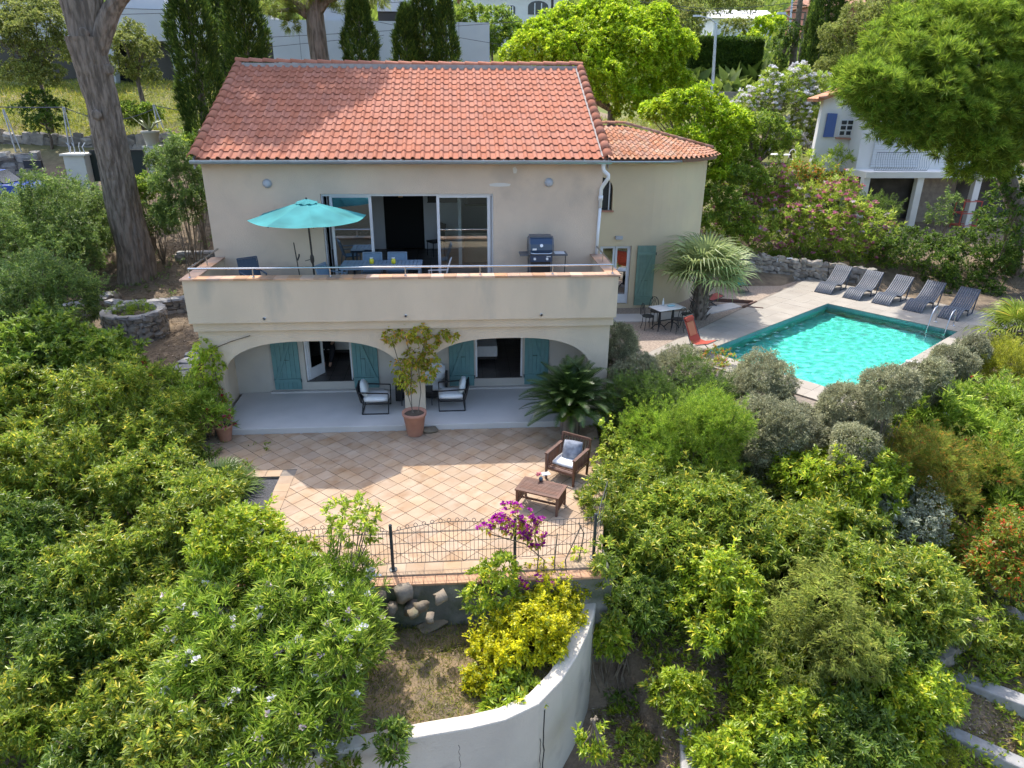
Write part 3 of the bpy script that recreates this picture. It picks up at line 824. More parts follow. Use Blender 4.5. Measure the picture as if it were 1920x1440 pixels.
# gutter and downpipe
def gutter(path, r, name):
    vs = []; fs = []; n = 8
    for i, p in enumerate(path):
        a = Vector(path[max(0, i - 1)]); b = Vector(path[min(len(path) - 1, i + 1)]); t = (b - a).normalized(); s_ = Vector((t.y, -t.x, 0)).normalized()
        for rr in (r, r * .9):
            for k in range(n + 1):
                g_ = math.pi + math.pi * k / n; vs.append(Vector(p) + s_ * rr * math.cos(g_) + Vector((0, 0, rr * math.sin(g_))))
    m = 2 * (n + 1)
    for i in range(len(path) - 1):
        for o_ in (0, n + 1):
            fs += [(i * m + o_ + k, i * m + o_ + k + 1, (i + 1) * m + o_ + k + 1, (i + 1) * m + o_ + k) for k in range(n)]
        for o_ in (0, n): fs.append((i * m + o_, i * m + n + 1 + o_, (i + 1) * m + n + 1 + o_, (i + 1) * m + o_))
    for e in (0, (len(path) - 1) * m): fs.append(tuple(e + k for k in range(n + 1)))
    m_ = MB(); m_.add(vs, fs); return m_.build(name, M_zinc, house, smooth=True)
gt = gutter([(-6.62, 18.93, 6.33), (3.98, 18.93, 6.33)], .085, 'gutter')
m_ = MB(); m_.box(-6.6, 3.95, 18.835, 18.86, 6.325, 6.35); m_.build('gutter_lip', M_zinc, gt)
for k in range(20):
    x = -6.1 + k * .52; m_ = MB(); m_.box(x - .012, x + .012, 18.84, 19.08, 6.345, 6.36); m_.bar((x, 19.05, 6.35), (x, 19.09, 6.45), .02, .006); m_.build('gutter_bracket', M_zinc, gt)
m_ = MB(); m_.tube([(3.78, 18.96, 6.27), (3.78, 18.97, 6.15), (3.80, 18.97, 6.08), (3.92, 18.98, 5.98), (3.93, 18.98, 5.9), (3.83, 19.15, 5.68), (3.80, 19.22, 5.58), (3.80, 19.22, 5.1)], .05, 12)
m_.tube([(3.80, 19.22, 5.3), (3.80, 19.22, 5.42)], .062, 12); m_.tube([(3.78, 18.96, 6.2), (3.78, 18.96, 6.28)], .06, 12)
m_.tube([(3.80, 19.22, 5.1), (3.76, 19.22, 3.85)], .04, 12); m_.build('downpipe', M_white, house, smooth=True)

# ---- round ended wing
WGY = 24.6; WC0 = (6.4, 27.5); WR = 2.9; WT = 5.9
arc = [(WC0[0] + WR * math.sin(t), WC0[1] - WR * math.cos(t)) for t in [math.pi / 2 * i / 14 for i in range(15)]]
mb = MB()
mb.box(3.84, 4.95, WGY, WGY + .25, .4, 4.2); mb.box(6.06, 6.4, WGY, WGY + .25, .4, WT); mb.box(4.95, 6.06, WGY, WGY + .25, 2.96, 4.2); mb.box(4.95, 6.06, WGY, WGY + .25, .4, .84)
mb.box(3.84, 4.25, WGY, WGY + .25, 4.2, WT); mb.box(5.28, 6.06, WGY, WGY + .25, 4.2, WT)
arch_strip(mb, 4.25, 5.28, 4.9, 5.32, WT, WGY, WGY + .25, 12, 2)
vs = []
for x, y in arc:
    for rr in (1, .92): vs += [(WC0[0] + (x - WC0[0]) * rr, WC0[1] + (y - WC0[1]) * rr, z) for z in (.4, WT)]
fs = []
for i in range(14): fs += [(i * 4, (i + 1) * 4, (i + 1) * 4 + 1, i * 4 + 1), (i * 4 + 2, i * 4 + 3, (i + 1) * 4 + 3, (i + 1) * 4 + 2)]
mb.add(vs, fs); mb.box(9.05, 9.3, 27.5, 31, .4, WT); mb.box(3.84, 9.3, 31, 31.2, .4, WT)
wg = mb.build('wing_wall', M_wing, house)
m_ = MB(); m_.box(4.25, 5.28, WGY + .15, WGY + .2, 4.2, 5.35); m_.build('arched_window', mat('window_dark', (.03, .035, .04), .2), wg)
m_ = MB(); m_.box(4.2, 5.34, WGY - .05, WGY + .1, 4.14, 4.2); m_.build('window_sill', M_terra, wg)
m_ = MB(); m_.box(5.16, 5.2, WGY + .1, WGY + .149, 4.2, 5.2); m_.build('window_frame', M_white, wg)
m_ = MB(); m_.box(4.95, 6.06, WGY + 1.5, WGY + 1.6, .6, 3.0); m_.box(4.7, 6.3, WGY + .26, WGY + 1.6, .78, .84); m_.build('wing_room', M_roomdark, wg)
leaf(house, (5.0, WGY + .14, 0), 0, .5, .86, 2.94); leaf(house, (5.52, WGY + .14, 0), 0, .5, .86, 2.94).children[0].data.materials[0] = M_glass2
[MB().box(u, v_, WGY + .1, WGY + .2, .84, 2.96).build('door_jamb', M_white, house) for u, v_ in ((4.95, 5.0), (6.02, 6.06))]
shutter(house, 6.27, 6.93, WGY - .06, .82, 2.98, 1, M_shut2)
p = ony(1160, 445, WGY); m_ = MB(); m_.box(p[0] - .13, p[0] + .13, WGY - .1, WGY, p[2] - .06, p[2] + .05); m_.build('wall_lamp', mat('lamp_grey', (.42, .44, .48), .4), house, bevel=.01)
# wing roof
ZR2, YR2, XR2, XH = 6.85, 27.4, 6.1, 9.55
def ye(x): return 24.25 if x < 6.4 else 27.45 - math.sqrt(max(0, 3.2 ** 2 - (x - 6.4) ** 2))
def top(x):
    if x <= XR2: return YR2, ZR2
    t = (x - XR2) / (XH - XR2); return YR2 - .05 * t, ZR2 + (6.0 - ZR2) * t
wr = MB(); xs = [3.9 + i * (XH - 3.9) / 40 for i in range(41)]
vs = []; fs = []
for x in xs:
    ty, tz = top(x); vs += [(x, min(ye(x), ty), WT + .02), (x, ty, tz), (x, 31.3, WT + .02), (x, min(ye(x), ty), WT - .1), (x, 31.3, WT - .1)]
for i in range(40):
    a, b = i * 5, i * 5 + 5; fs += [(a, b, b + 1, a + 1), (a + 1, b + 1, b + 2, a + 2), (a + 3, a + 4, b + 4, b + 3), (a, a + 3, b + 3, b)]
wr.add(vs, fs)
wroof = wr.build('wing_roof', mat('wing_roof_bed', (.22, .12, .08), .9), house)
TW2 = .205; tmb2 = tile_mesh(TW2, .40, .06, .62, .03, 5, 2, .012); tme2 = tmb2.mesh('wing_tile'); tme2.materials.append(M_tile2)
x = 3.92
while x < XH - .2:
    y0 = ye(x + .1); ty, tz = top(x + .1); run = ty - y0; a = math.atan2(tz - WT - .02, run); L = math.hypot(run, tz - WT - .02)
    Mt = Matrix(((1, 0, 0), (0, math.cos(a), -math.sin(a)), (0, math.sin(a), math.cos(a))))
    nrow = max(1, int(L / .34 + .3))
    for r_ in range(nrow):
        s_ = r_ * .34 - .08
        inst('wing_tile', tme2, wroof, (x, y0 + s_ * math.cos(a), WT + .03 + s_ * math.sin(a)), m4=Mt @ Matrix.Rotation(random.uniform(-.02, .02), 3, 'Z'))
    x += TW2
for k in range(6): barrel((3.95 + k * .37, YR2, ZR2 + .06), (3.95 + (k + 1.06) * .37, YR2, ZR2 + .045), .11, .1, M_tile2, wroof, 'ridge_tile')
for k in range(10):
    t0, t1 = k / 10, (k + 1.1) / 10
    h = lambda t: (XR2 + (XH - XR2) * t, YR2 - .05 * t, ZR2 + (6.0 - ZR2) * t + .05)
    barrel(h(1 - t0), h(1 - t1), .115, .10, M_tile2, wroof, 'ridge_tile')
gutter([(3.98, 24.17, 5.87), (6.2, 24.17, 5.87), (6.9, 24.22, 5.87), (7.5, 24.4, 5.87)], .075, 'gutter')

# ================================================================== stones
def stone_mesh(seed, name='stone'):
    rg = random.Random(seed); m_ = MB(); vs = {}; L = []
    def vid(i, j, k):
        if (i, j, k) not in vs:
            p = Vector((i - 1, j - 1, k - 1)); q_ = p.normalized() * 1.22 if p.length else p
            p = p.lerp(q_, .4) * .5; p += Vector((rg.uniform(-.11, .11), rg.uniform(-.11, .11), rg.uniform(-.11, .11)))
            vs[(i, j, k)] = len(L); L.append(p)
        return vs[(i, j, k)]
    fs = []
    for a in range(2):
        for b in range(2):
            for s_ in (0, 2):
                for ax in range(3):
                    def c(u, v):
                        t = [0, 0, 0]; t[ax] = s_; t[(ax + 1) % 3] = u; t[(ax + 2) % 3] = v; return vid(*t)
                    f = (c(a, b), c(a + 1, b), c(a + 1, b + 1), c(a, b + 1)); fs.append(f if s_ else f[::-1])
    m_.add(L, fs); me = m_.mesh(name); me.materials.append(M_stone)
    return me
STONES = [stone_mesh(i) for i in range(8)]
def stone_wall(name, label, path, z0, z1, sw=.3, sh=.2, thick=.3, cap=False, capmat=None, m=None):
    """dry stone face built along a path, stones proud of a mortar core; z0, z1 may be lists per path point"""
    n = len(path)
    z0 = z0 if isinstance(z0, (list, tuple)) else [z0] * n; z1 = z1 if isinstance(z1, (list, tuple)) else [z1] * n
    t = thing(name, label, 'wall', (path[0][0], path[0][1], z0[0]))
    core = MB()
    for i in range(n - 1):
        a, b = path[i], path[i + 1]; core_h0 = (z0[i] + z1[i]) / 2
        A = Vector((a[0], a[1], 0)); B = Vector((b[0], b[1], 0)); d = (B - A).normalized(); nrm = Vector((d.y, -d.x, 0)) * (thick / 2 - .07)
        core.add([A - nrm + Vector((0, 0, z0[i] - .3)), A + nrm + Vector((0, 0, z0[i] - .3)), B + nrm + Vector((0, 0, z0[i + 1] - .3)), B - nrm + Vector((0, 0, z0[i + 1] - .3)),
                  A - nrm + Vector((0, 0, z1[i] - .05)), A + nrm + Vector((0, 0, z1[i] - .05)), B + nrm + Vector((0, 0, z1[i + 1] - .05)), B - nrm + Vector((0, 0, z1[i + 1] - .05))],
                 [(3, 2, 1, 0), (4, 5, 6, 7), (0, 1, 5, 4), (1, 2, 6, 5), (2, 3, 7, 6), (3, 0, 4, 7)])
        Ld = (B - A).length; ang = math.atan2(d.y, d.x)
        H = ((z1[i] - z0[i]) + (z1[i + 1] - z0[i + 1])) / 2
        rows = max(1, int(round(H / sh)))
        for r_ in range(rows):
            x = -random.uniform(0, sw * .3)
            while x < Ld:
                wd = sw * random.uniform(.5, 1.35); f = min(1, max(0, (x + wd / 2) / Ld))
                zb = z0[i] + (z0[i + 1] - z0[i]) * f; zt = z1[i] + (z1[i + 1] - z1[i]) * f; hh = (zt - zb) / rows
                p = A + d * (x + wd / 2) + Vector((0, 0, zb + hh * (r_ + .5 + random.uniform(-.22, .22))))
                o_ = inst('stone', random.choice(STONES), t, p, rot=(random.uniform(-.1, .1), random.choice((0, 1.57, 3.14)) * 2 + random.uniform(-.28, .28), ang + random.uniform(-.1, .1)),
                          sc=(wd * 1.02, thick * random.uniform(.9, 1.1), hh * random.uniform(.75, 1.35)))
                x += wd
    core.build('mortar_core', m or mat('dark_mortar', (.15, .135, .115), .95, (.10, .09, .08), 8, 4, .4), t)
    return t
# dry stone wall behind the loungers
stone_wall('stone_wall', 'dry stone retaining wall between the gravel court and the pink oleanders', [(11.3, 28.6), (12.6, 28.65), (14.2, 28.3), (15.6, 27.9), (17.0, 27.6)], .66, [1.75, 1.7, 1.6, 1.45, 1.3], .30, .21)
vent = MB(); p = ony(1462, 488, 28.4); 
for dx in (0, .42):
    vent.box(p[0] - .12 + dx, p[0] + .12 + dx, 28.38, 28.48, p[2] - .09, p[2] - .06); vent.box(p[0] - .12 + dx, p[0] + .12 + dx, 28.38, 28.48, p[2] + .06, p[2] + .09)
    vent.box(p[0] - .12 + dx, p[0] - .09 + dx, 28.38, 28.48, p[2] - .06, p[2] + .06); vent.box(p[0] + .09 + dx, p[0] + .12 + dx, 28.38, 28.48, p[2] - .06, p[2] + .06)
tag(vent.build('wall_vent', M_white), 'pair of small framed vents set into the stone wall behind the palm', 'vent')
# round stone planter
pc = (-10.05, 21.85)
ring = [(pc[0] + .80 * math.cos(a), pc[1] + .80 * math.sin(a)) for a in [math.pi * 2 * k / 14 for k in range(15)]]
pl = stone_wall('stone_planter', 'round stone planter filled with small green plants on the shaded slope', ring, .75, 1.62, .21, .17, .24)
pl['category'] = 'planter'
MB().lathe([(.72, 0), (.72, 1.5 - .75), (.05, 1.52 - .75)], 20, (*pc, .75)).build('soil', M_soil, pl)
cpm = mat('pale_coping_stone', (.36, .345, .33), .85, (.25, .24, .23), 4, 5, .5, 14, rand=.15)
def coping(parent, path, z, w_=.42, ln=.34):
    me = [x.copy() for x in STONES[:3]]
    for m_ in me: m_.materials.clear(); m_.materials.append(cpm)
    for i in range(len(path) - 1):
        A = Vector((*path[i], 0)); B = Vector((*path[i + 1], 0)); d = B - A; k = max(1, int(round(d.length / ln))); za = z[i] if isinstance(z, list) else z; zb = z[i + 1] if isinstance(z, list) else z
        for j in range(k):
            f = (j + .5) / k
            inst('coping_stone', random.choice(me), parent, A + d * f + Vector((0, 0, za + (zb - za) * f)), rot=(0, 0, math.atan2(d.y, d.x) + random.uniform(-.1, .1)), sc=(d.length / k * 1.08, w_ * random.uniform(.9, 1.1), .13))
coping(pl, ring, 1.63, .28, .3)
# low curving wall round the pine foot, wall beside the arcade, wall behind the pine
pth = [(-11.6, 23.6), (-11.0, 23.35), (-10.2, 23.4), (-9.3, 23.8), (-8.5, 24.5), (-8.1, 25.4)]
t = stone_wall('stone_wall', 'low curved stone wall ringing the foot of the big pine', pth, .95, 1.45, .3, .17, .28); coping(t, pth, 1.47, .34, .36)
pth = [(-7.75, 16.3), (-7.4, 17.4), (-7.45, 18.6), (-7.35, 19.9)]
t = stone_wall('stone_wall', 'stone wall with big pale coping stones beside the left arcade pillar', pth, -.1, [.62, .85, 1.0, 1.1], .32, .2, .4); coping(t, pth, [.68, .9, 1.05, 1.15], .55, .42)
pth = [(-10.9, 28.2), (-9.3, 28.3), (-7.6, 28.3)]
t = stone_wall('stone_wall', 'straight low stone wall between the pine trunk and the balcony corner', pth, 1.5, 2.05, .3, .18, .28); coping(t, pth, 2.08, .34, .36)
pth = [(-13.0, 22.4), (-12.2, 23.2), (-11.8, 24.4)]
t = stone_wall('stone_wall', 'rough stone wall at left of the round planter under the dark shrubs', pth, .8, 1.5, .32, .2, .35); coping(t, pth, 1.52, .4, .45)
# walls by the drive
stone_wall('stone_wall', 'long grey stone wall above the gate at far left', [(-34, 40.5), (-26, 39.5), (-19.5, 38.8), (-14, 38.5), (-9, 38.8)], [4.6, 4.5, 4.4, 4.6, 4.9], [6.2, 5.95, 5.75, 5.85, 6.2], .6, .42, .4)
stone_wall('stone_wall', 'stone wall with letterbox opening behind the blue car', [(-32, 34.8), (-26, 35), (-19.2, 35.2)], 3.3, 5.25, .55, .36, .4)
m_ = MB(); p = ony(62, 305, 34.75); m_.box(p[0] - .38, p[0] + .38, 34.66, 34.82, p[2] - .24, p[2] + .1)
tag(m_.build('letterbox_opening', M_iron), 'dark rectangular recess in the stone wall above the blue car', 'recess')
# rocks in the planted bed
M_rock = mat('bed_rock', (.27, .215, .15), .9, (.16, .125, .09), 5, 6, .6, 18, rand=.25, c3=(.15, .14, .09), scale3=3)
ROCKS = []
for me in STONES:
    r_ = me.copy(); r_.materials.clear(); r_.materials.append(M_rock); r_.polygons.foreach_set('use_smooth', [True] * len(r_.polygons)); ROCKS.append(r_)
RK = ((770, 1140, .3, .26, 'dark rock under the largest tan rock of the pile'), (735, 1140, .26, .24, 'squat grey rock at the lower left of the pile'))
for i, (px_, py_, wd, ht, lb) in enumerate(RK + ((757, 1112, .36, .34, 'largest tan rock leaning on the terrace retaining wall'), (790, 1138, .28, .2, 'brown flat rock between the large tan rock and the slab'), (826, 1120, .26, .22, 'square grey rock nearest the terrace wall beside the small tree'),
                                         (775, 1150, .24, .16, 'small rock in front of the rock pile in the bed'), (712, 1118, .22, .18, 'grey rock half hidden at the left of the rock pile'), (806, 1158, .2, .14, 'small pinkish rock at the foot of the rock pile'))):
    q_ = ony(px_, py_, 10.12 - .09 * i * (i > 2)); o = inst('rock', ROCKS[i % 8], None, (q_[0], q_[1], max(q_[2], -.95 + ht * .35)), rot=(random.uniform(-.3, .3), random.uniform(-.3, .3), random.uniform(0, 3)), sc=(wd * .8, wd * .64, ht * .8)); tag(o, lb, 'rock')
q_ = onz(812, 1172, -.93); o = inst('rock', ROCKS[6], None, (q_[0], q_[1], -.91), rot=(.1, -.15, .5), sc=(.5, .26, .06)); tag(o, 'flat bluish slate slab lying on the bare soil of the bed', 'rock')
q_ = onz(806, 808, 0); o = inst('rock', ROCKS[5], None, (q_[0], q_[1] - .05, .05), rot=(0, 0, .1), sc=(.36, .2, .12)); tag(o, 'grey stone lying beside the big terracotta pot', 'rock')
# old kerb stones on the lower slope at right
def kerb(px_, py_, z, ln, wd, rz, lb, ht=.35):
    d = ray(px_, py_); t = 5.0
    while t < 60 and (CAM + d * t)[2] > float(terr(*(CAM + d * t)[:2])) + .16: t += .03
    q_ = CAM + d * t; m_ = MB(); m_.cbox((q_[0], q_[1], q_[2] - ht / 2), (ln, wd, ht), rz); o = m_.build('stone_kerb', cpm, bevel=.03); tag(o, lb, 'kerb')
kerb(1290, 1385, -2.75, 1.7, .26, R(75), 'weathered concrete kerb running down the lower slope at bottom centre')
kerb(1850, 1285, -2.5, 1.5, .32, R(-38), 'thick stone step on the slope at lower right', .3)
kerb(1830, 1390, -2.85, 1.9, .28, R(-42), 'mossy stone edging in the bottom right corner', .3)
kerb(1400, 930, -.9, 1.9, .12, R(-52), 'narrow timber coloured step edge on the path below the grey shrubs', .2)
kerb(1360, 915, -.9, 1.9, .12, R(-52), 'lower narrow step edge beside the feathery green shrub', .2)
stone_wall('stone_wall', 'rough stone bank under the red tipped shrub at right', [(8.6, 9.6), (9.6, 10.2), (10.8, 10.6)], -2.6, -1.6, .4, .3, .4)

# ================================================================== fence
fence = thing('wire_fence', 'dark green wire fence with wavy looped top along the terrace edge', 'fence', (0, 10.68, 0))
M_wire = mat('fence_wire', (.045, .05, .055), .45, metal=.4)
def fpanel(p, q, h0, bulge, loops=True, sp=.072):
    P, Q = Vector((*p, 0)), Vector((*q, 0)); L = (Q - P).length; d = (Q - P) / L; n = int(L / sp); m_ = MB()
    def tz(f): return h0 + bulge * math.sin(math.pi * f)
    pts = []
    for k in range(n + 1):
        f = k / n; b = P + d * L * f; pts.append(b + Vector((0, 0, tz(f))))
        m_.bar(b + Vector((0, 0, .13)), b + Vector((0, 0, tz(f))), .007)
        if loops and k % 2 == 0 and 0 < k < n:
            c = b + Vector((0, 0, tz(f))); r2 = .032
            lp = [c + d * dx * r2 + Vector((0, 0, dz * r2)) for dx, dz in ((-.5, 0), (-1.1, 1), (-.6, 2), (0, 2.3), (.6, 2), (1.1, 1), (.5, 0))]
            m_.tube(lp, .005, 4)
    for a, b in zip(pts, pts[1:]): m_.bar(a, b, .009)
    for z in (.13, .34, .55, .76): m_.bar(P + Vector((0, 0, z)), Q + Vector((0, 0, z)), .009)
    if bulge: m_.bar(P + Vector((0, 0, h0 - .02)), Q + Vector((0, 0, h0 - .02)), .007)
    o_ = m_.build('mesh_panel', M_wire, fence); o_['kind'] = 'stuff'
PA_, PB_, PC_, PD_ = (-1.31, 10.67), (.89, 10.72), (2.36, 10.8), (2.86, 12.2)
fpanel((-3.5, 10.66), PA_, .80, .12); fpanel(PA_, PB_, .80, .16); fpanel(PB_, PC_, .88, 0, False); fpanel(PC_, PD_, .80, 0, False, .3)
for p_ in ((-3.5, 10.66), PA_, PB_, PC_):
    m_ = MB(); m_.box(p_[0] - .026, p_[0] + .026, p_[1] - .026, p_[1] + .026, .0, .93); m_.lathe([(.075, 0), (.075, .012), (.03, .02)], 12, (*p_, .0)); m_.lathe([(.032, 0), (.03, .02), (.005, .035)], 8, (*p_, .93))
    m_.build('post', mat('fence_post', (.03, .042, .05), .45), fence)

# ================================================================== furniture helpers (built round their own origin)
def L(name, mb, m, parent, smooth=False, bevel=0.0): return mb.build(name, m, parent, smooth, world=False, bevel=bevel)
def teak_chair():
    t = thing('armchair', 'slatted brown wooden armchair with white seat cushion on the sunny terrace', 'armchair', (*onz(1062, 893, 0)[:2], 0), R(30 - 180 + 180))
    W, D_, = .68, .66
    for x in (-W / 2, W / 2):
        for y, h in ((-D_ / 2, .62), (D_ / 2, .84)): L('leg', MB().bar((x, y, 0), (x, y + (.10 if h > .7 else 0), h), .045, .045), M_wood, t)
        L('armrest', MB().bar((x, -D_ / 2 - .03, .635), (x, D_ / 2 + .05, .635), .075, .028), M_wood, t)
        L('side_rail', MB().bar((x, -D_ / 2, .30), (x, D_ / 2, .30), .03, .05), M_wood, t)
        for k in range(8): y = -D_ / 2 + (k + 1) * D_ / 9; L('slat', MB().bar((x, y, .32), (x, y, .62), .016, .03), M_wood, t)
    for z in (.45, .83): L('back_rail', MB().bar((-W / 2, D_ / 2 + (.04 if z < .6 else .10), z), (W / 2, D_ / 2 + (.04 if z < .6 else .10), z), .03, .06), M_wood, t)
    for k in range(9): x = -W / 2 + (k + 1) * W / 10; L('slat', MB().bar((x, D_ / 2 + .05, .46), (x, D_ / 2 + .10, .82), .03, .016), M_wood, t)
    for y in (-D_ / 2, D_ / 2): L('seat_rail', MB().bar((-W / 2, y, .28), (W / 2, y, .28), .03, .06), M_wood, t)
    for k in range(8): y = -D_ / 2 + .04 + k * .08; L('slat', MB().bar((-W / 2, y, .31), (W / 2, y, .31), .05, .016), M_wood, t)
    L('seat_cushion', MB().cushion((0, 0.06, .365), (.58, .5, .1), puff=.6), M_cushion, t, True)
    L('throw_pillow', MB().cushion((.02, .20, .58), (.44, .44, .16), rx=R(62), rz=R(12), puff=.12), M_greycush, t, True)
    return t
teak_chair().rotation_euler[2] = R(-36)
def coffee_table():
    c = (onz(1012, 932, 0) + onz(1010, 920, 0)) / 2
    t = thing('coffee_table', 'low slatted brown wooden table standing in the sun near the fence', 'table', (1.58, 12.62, 0), R(-27)); W, D_ = .95, .58
    for x in (-W / 2 + .04, W / 2 - .04):
        for y in (-D_ / 2 + .04, D_ / 2 - .04): L('leg', MB().bar((x, y, 0), (x, y, .42), .045, .045), M_wood, t)
        for z in (.12, .38): L('rail', MB().bar((x, -D_ / 2 + .06, z), (x, D_ / 2 - .06, z), .025, .04), M_wood, t)
        for k in range(6): y = -D_ / 2 + .04 + (k + 1) * (D_ - .08) / 7; L('slat', MB().bar((x, y, .14), (x, y, .36), .014, .03), M_wood, t)
    L('rail', MB().bar((-W / 2 + .06, 0, .12), (W / 2 - .06, 0, .12), .04, .03), M_wood, t)
    for y in (-D_ / 2 + .03, D_ / 2 - .03): L('top_frame', MB().bar((-W / 2, y, .435), (W / 2, y, .435), .06, .03), M_wood, t)
    for x in (-W / 2 + .03, W / 2 - .03): L('top_frame', MB().bar((x, -D_ / 2 + .06, .435), (x, D_ / 2 - .06, .435), .06, .03), M_wood, t)
    n = 9
    for k in range(n): y = -D_ / 2 + .06 + (k + .5) * (D_ - .12) / n; L('top_slat', MB().bar((-W / 2 + .06, y, .437), (W / 2 - .06, y, .437), (D_ - .12) / n - .008, .022), M_wood, t)
    return t
coffee_table()
tx, ty = onz(1014, 901, .45)[:2]
v = thing('vase', 'small blue vase with pink flowers on the wooden table', 'vase', (tx, ty, .452))
L('body', MB().lathe([(.03, 0), (.045, .03), (.042, .06), (.028, .08)], 14), mat('blue_glaze', (.06, .11, .16), .3), v, True)
fl = MB()
for k in range(14): a = random.uniform(0, 6.3); r_ = random.uniform(0, .07); fl.cbox((r_ * math.cos(a) - .03, r_ * math.sin(a), .12 + random.uniform(0, .06)), (.03, .03, .02), a, .4)
L('flowers', fl, mat('pink_petal', (.55, .14, .18), .7), v)
q_ = onz(1023, 889, .45); b = thing('book', 'small white open book on the wooden table', 'book', (q_[0], q_[1], .452), R(20))
L('cover', MB().box(-.09, .09, -.06, .06, 0, .01), M_white, b); L('pages', MB().box(-.085, .0, -.055, .055, .011, .022), M_cushion, b)

# loggia seats: black metal sled frames with white cushions
def sled(name, label, px_, py_, mir, wd=.62):
    q_ = onz(px_, py_, .15); t = thing(name, label, 'armchair', (q_[0], q_[1] + .35, .15), 0, 'black framed lounge chairs in the loggia')
    s = mir
    for y in (-.32, .32):
        pts = [(-.34 * s, y, .012), (.34 * s, y, .012), (.36 * s, y, .58), (-.42 * s, y, .62), (-.30 * s, y, .30), (-.34 * s, y, .012)]
        f = MB()
        for a, b in zip(pts, pts[1:]): f.bar(a, b, .028, .028, up=(0, 1, 0))
        f.bar((-.30 * s, y, .30), (.35 * s, y, .32), .028, .028, up=(0, 1, 0)); L('side_frame', f, M_iron, t)
    for x, z in ((-.30, .30), (.35, .31), (-.34, .012)): L('crossbar', MB().bar((x * s, -.3, z), (x * s, .3, z), .026), M_iron, t)
    L('backrest', MB().cbox((-.40 * s, 0, .52), (.03, .6, .42), ry=-.25 * s), M_iron, t)
    L('seat_cushion', MB().cushion((.03 * s, 0, .39), (.66, .58, .13), puff=.7), M_cushion, t, True)
    L('back_pillow', MB().cushion((-.28 * s, 0, .62), (.16, .5, .46), ry=-.25 * s, puff=.2), mat('grey_white_pillow', (.55, .58, .57), .95), t, True)
    return t
sled('lounge_chair', 'black framed lounge chair with white cushions left of the vine pot, facing right', 704, 778, 1)
sled('lounge_chair', 'black framed lounge chair with white cushions right of the vine pot, facing left', 848, 772, -1)
t = thing('sofa', 'white cushioned sofa with dark frame half hidden behind the central pillar', 'sofa', (-1.05, 18.25, .15), 0)
L('frame', MB().box(-.62, .62, -.3, .34, .05, .22), M_iron, t)
for x in (-.62, .62): L('armrest', MB().box(x - .03, x + .03, -.3, .34, .22, .6), M_iron, t)
for x in (-.3, .3): L('seat_cushion', MB().cushion((x, 0, .3), (.58, .56, .15), puff=.7), M_cushion, t, True)
for x in (-.3, .3): L('back_cushion', MB().cushion((x, .26, .6), (.58, .16, .5), puff=.6, rx=-.15), M_cushion, t, True)
t = thing('side_table', 'low black metal table hidden behind the central pillar and vine pot', 'table', (-1.22, 17.75, .15))
L('table_top', MB().box(-.42, .42, -.22, .22, .38, .41), M_iron, t)
for x in (-.4, .4):
    for y in (-.2, .2): L('leg', MB().bar((x, y, 0), (x, y, .38), .025), M_iron, t)
t = thing('speaker', 'small black upright box standing beside the left lounge chair', 'box', (-1.72, 17.95, .15)); L('body', MB().box(-.09, .09, -.09, .09, 0, .42), M_iron, t, bevel=.01); L('lid', MB().box(-.08, .08, -.08, .08, .421, .43), M_dark, t)

# terracotta pots
def pot(label, x, y, z, r, h, rim=True):
    t = thing('terracotta_pot', label, 'pot', (x, y, z))
    L('pot_body', MB().lathe([(r * .62, 0), (r * .66, .02), (r * .92, h * .86), (r, h * .88), (r * 1.03, h), (r * .9, h), (r * .86, h * .9)], 28), M_terra, t, True)
    L('soil', MB().lathe([(r * .8, h * .86), (r * .84, h * .90), (.01, h * .92)], 20), M_soil, t)
    return t
P1 = onz(778, 820, 0); pot('large terracotta pot with a climbing vine in front of the central pillar', P1[0], P1[1] + .18, 0, .30, .62)
P2 = onz(420, 830, 0); pot('terracotta pot with pink flowers at the left end of the loggia step', P2[0], P2[1] + .15, 0, .22, .42)
t = thing('barrel', 'dark green water barrel between the pine and the balcony corner', 'barrel', (-8.25, 24.9, 1.0)); L('body', MB().lathe([(.24, 0), (.27, .25), (.28, .5), (.27, .75), (.25, .9)], 18), mat('barrel_green', (.02, .055, .045), .5), t, True); L('lid', MB().lathe([(.26, .9), (.27, .93), (.02, .95)], 18), mat('barrel_green', (.02, .055, .045), .5), t)

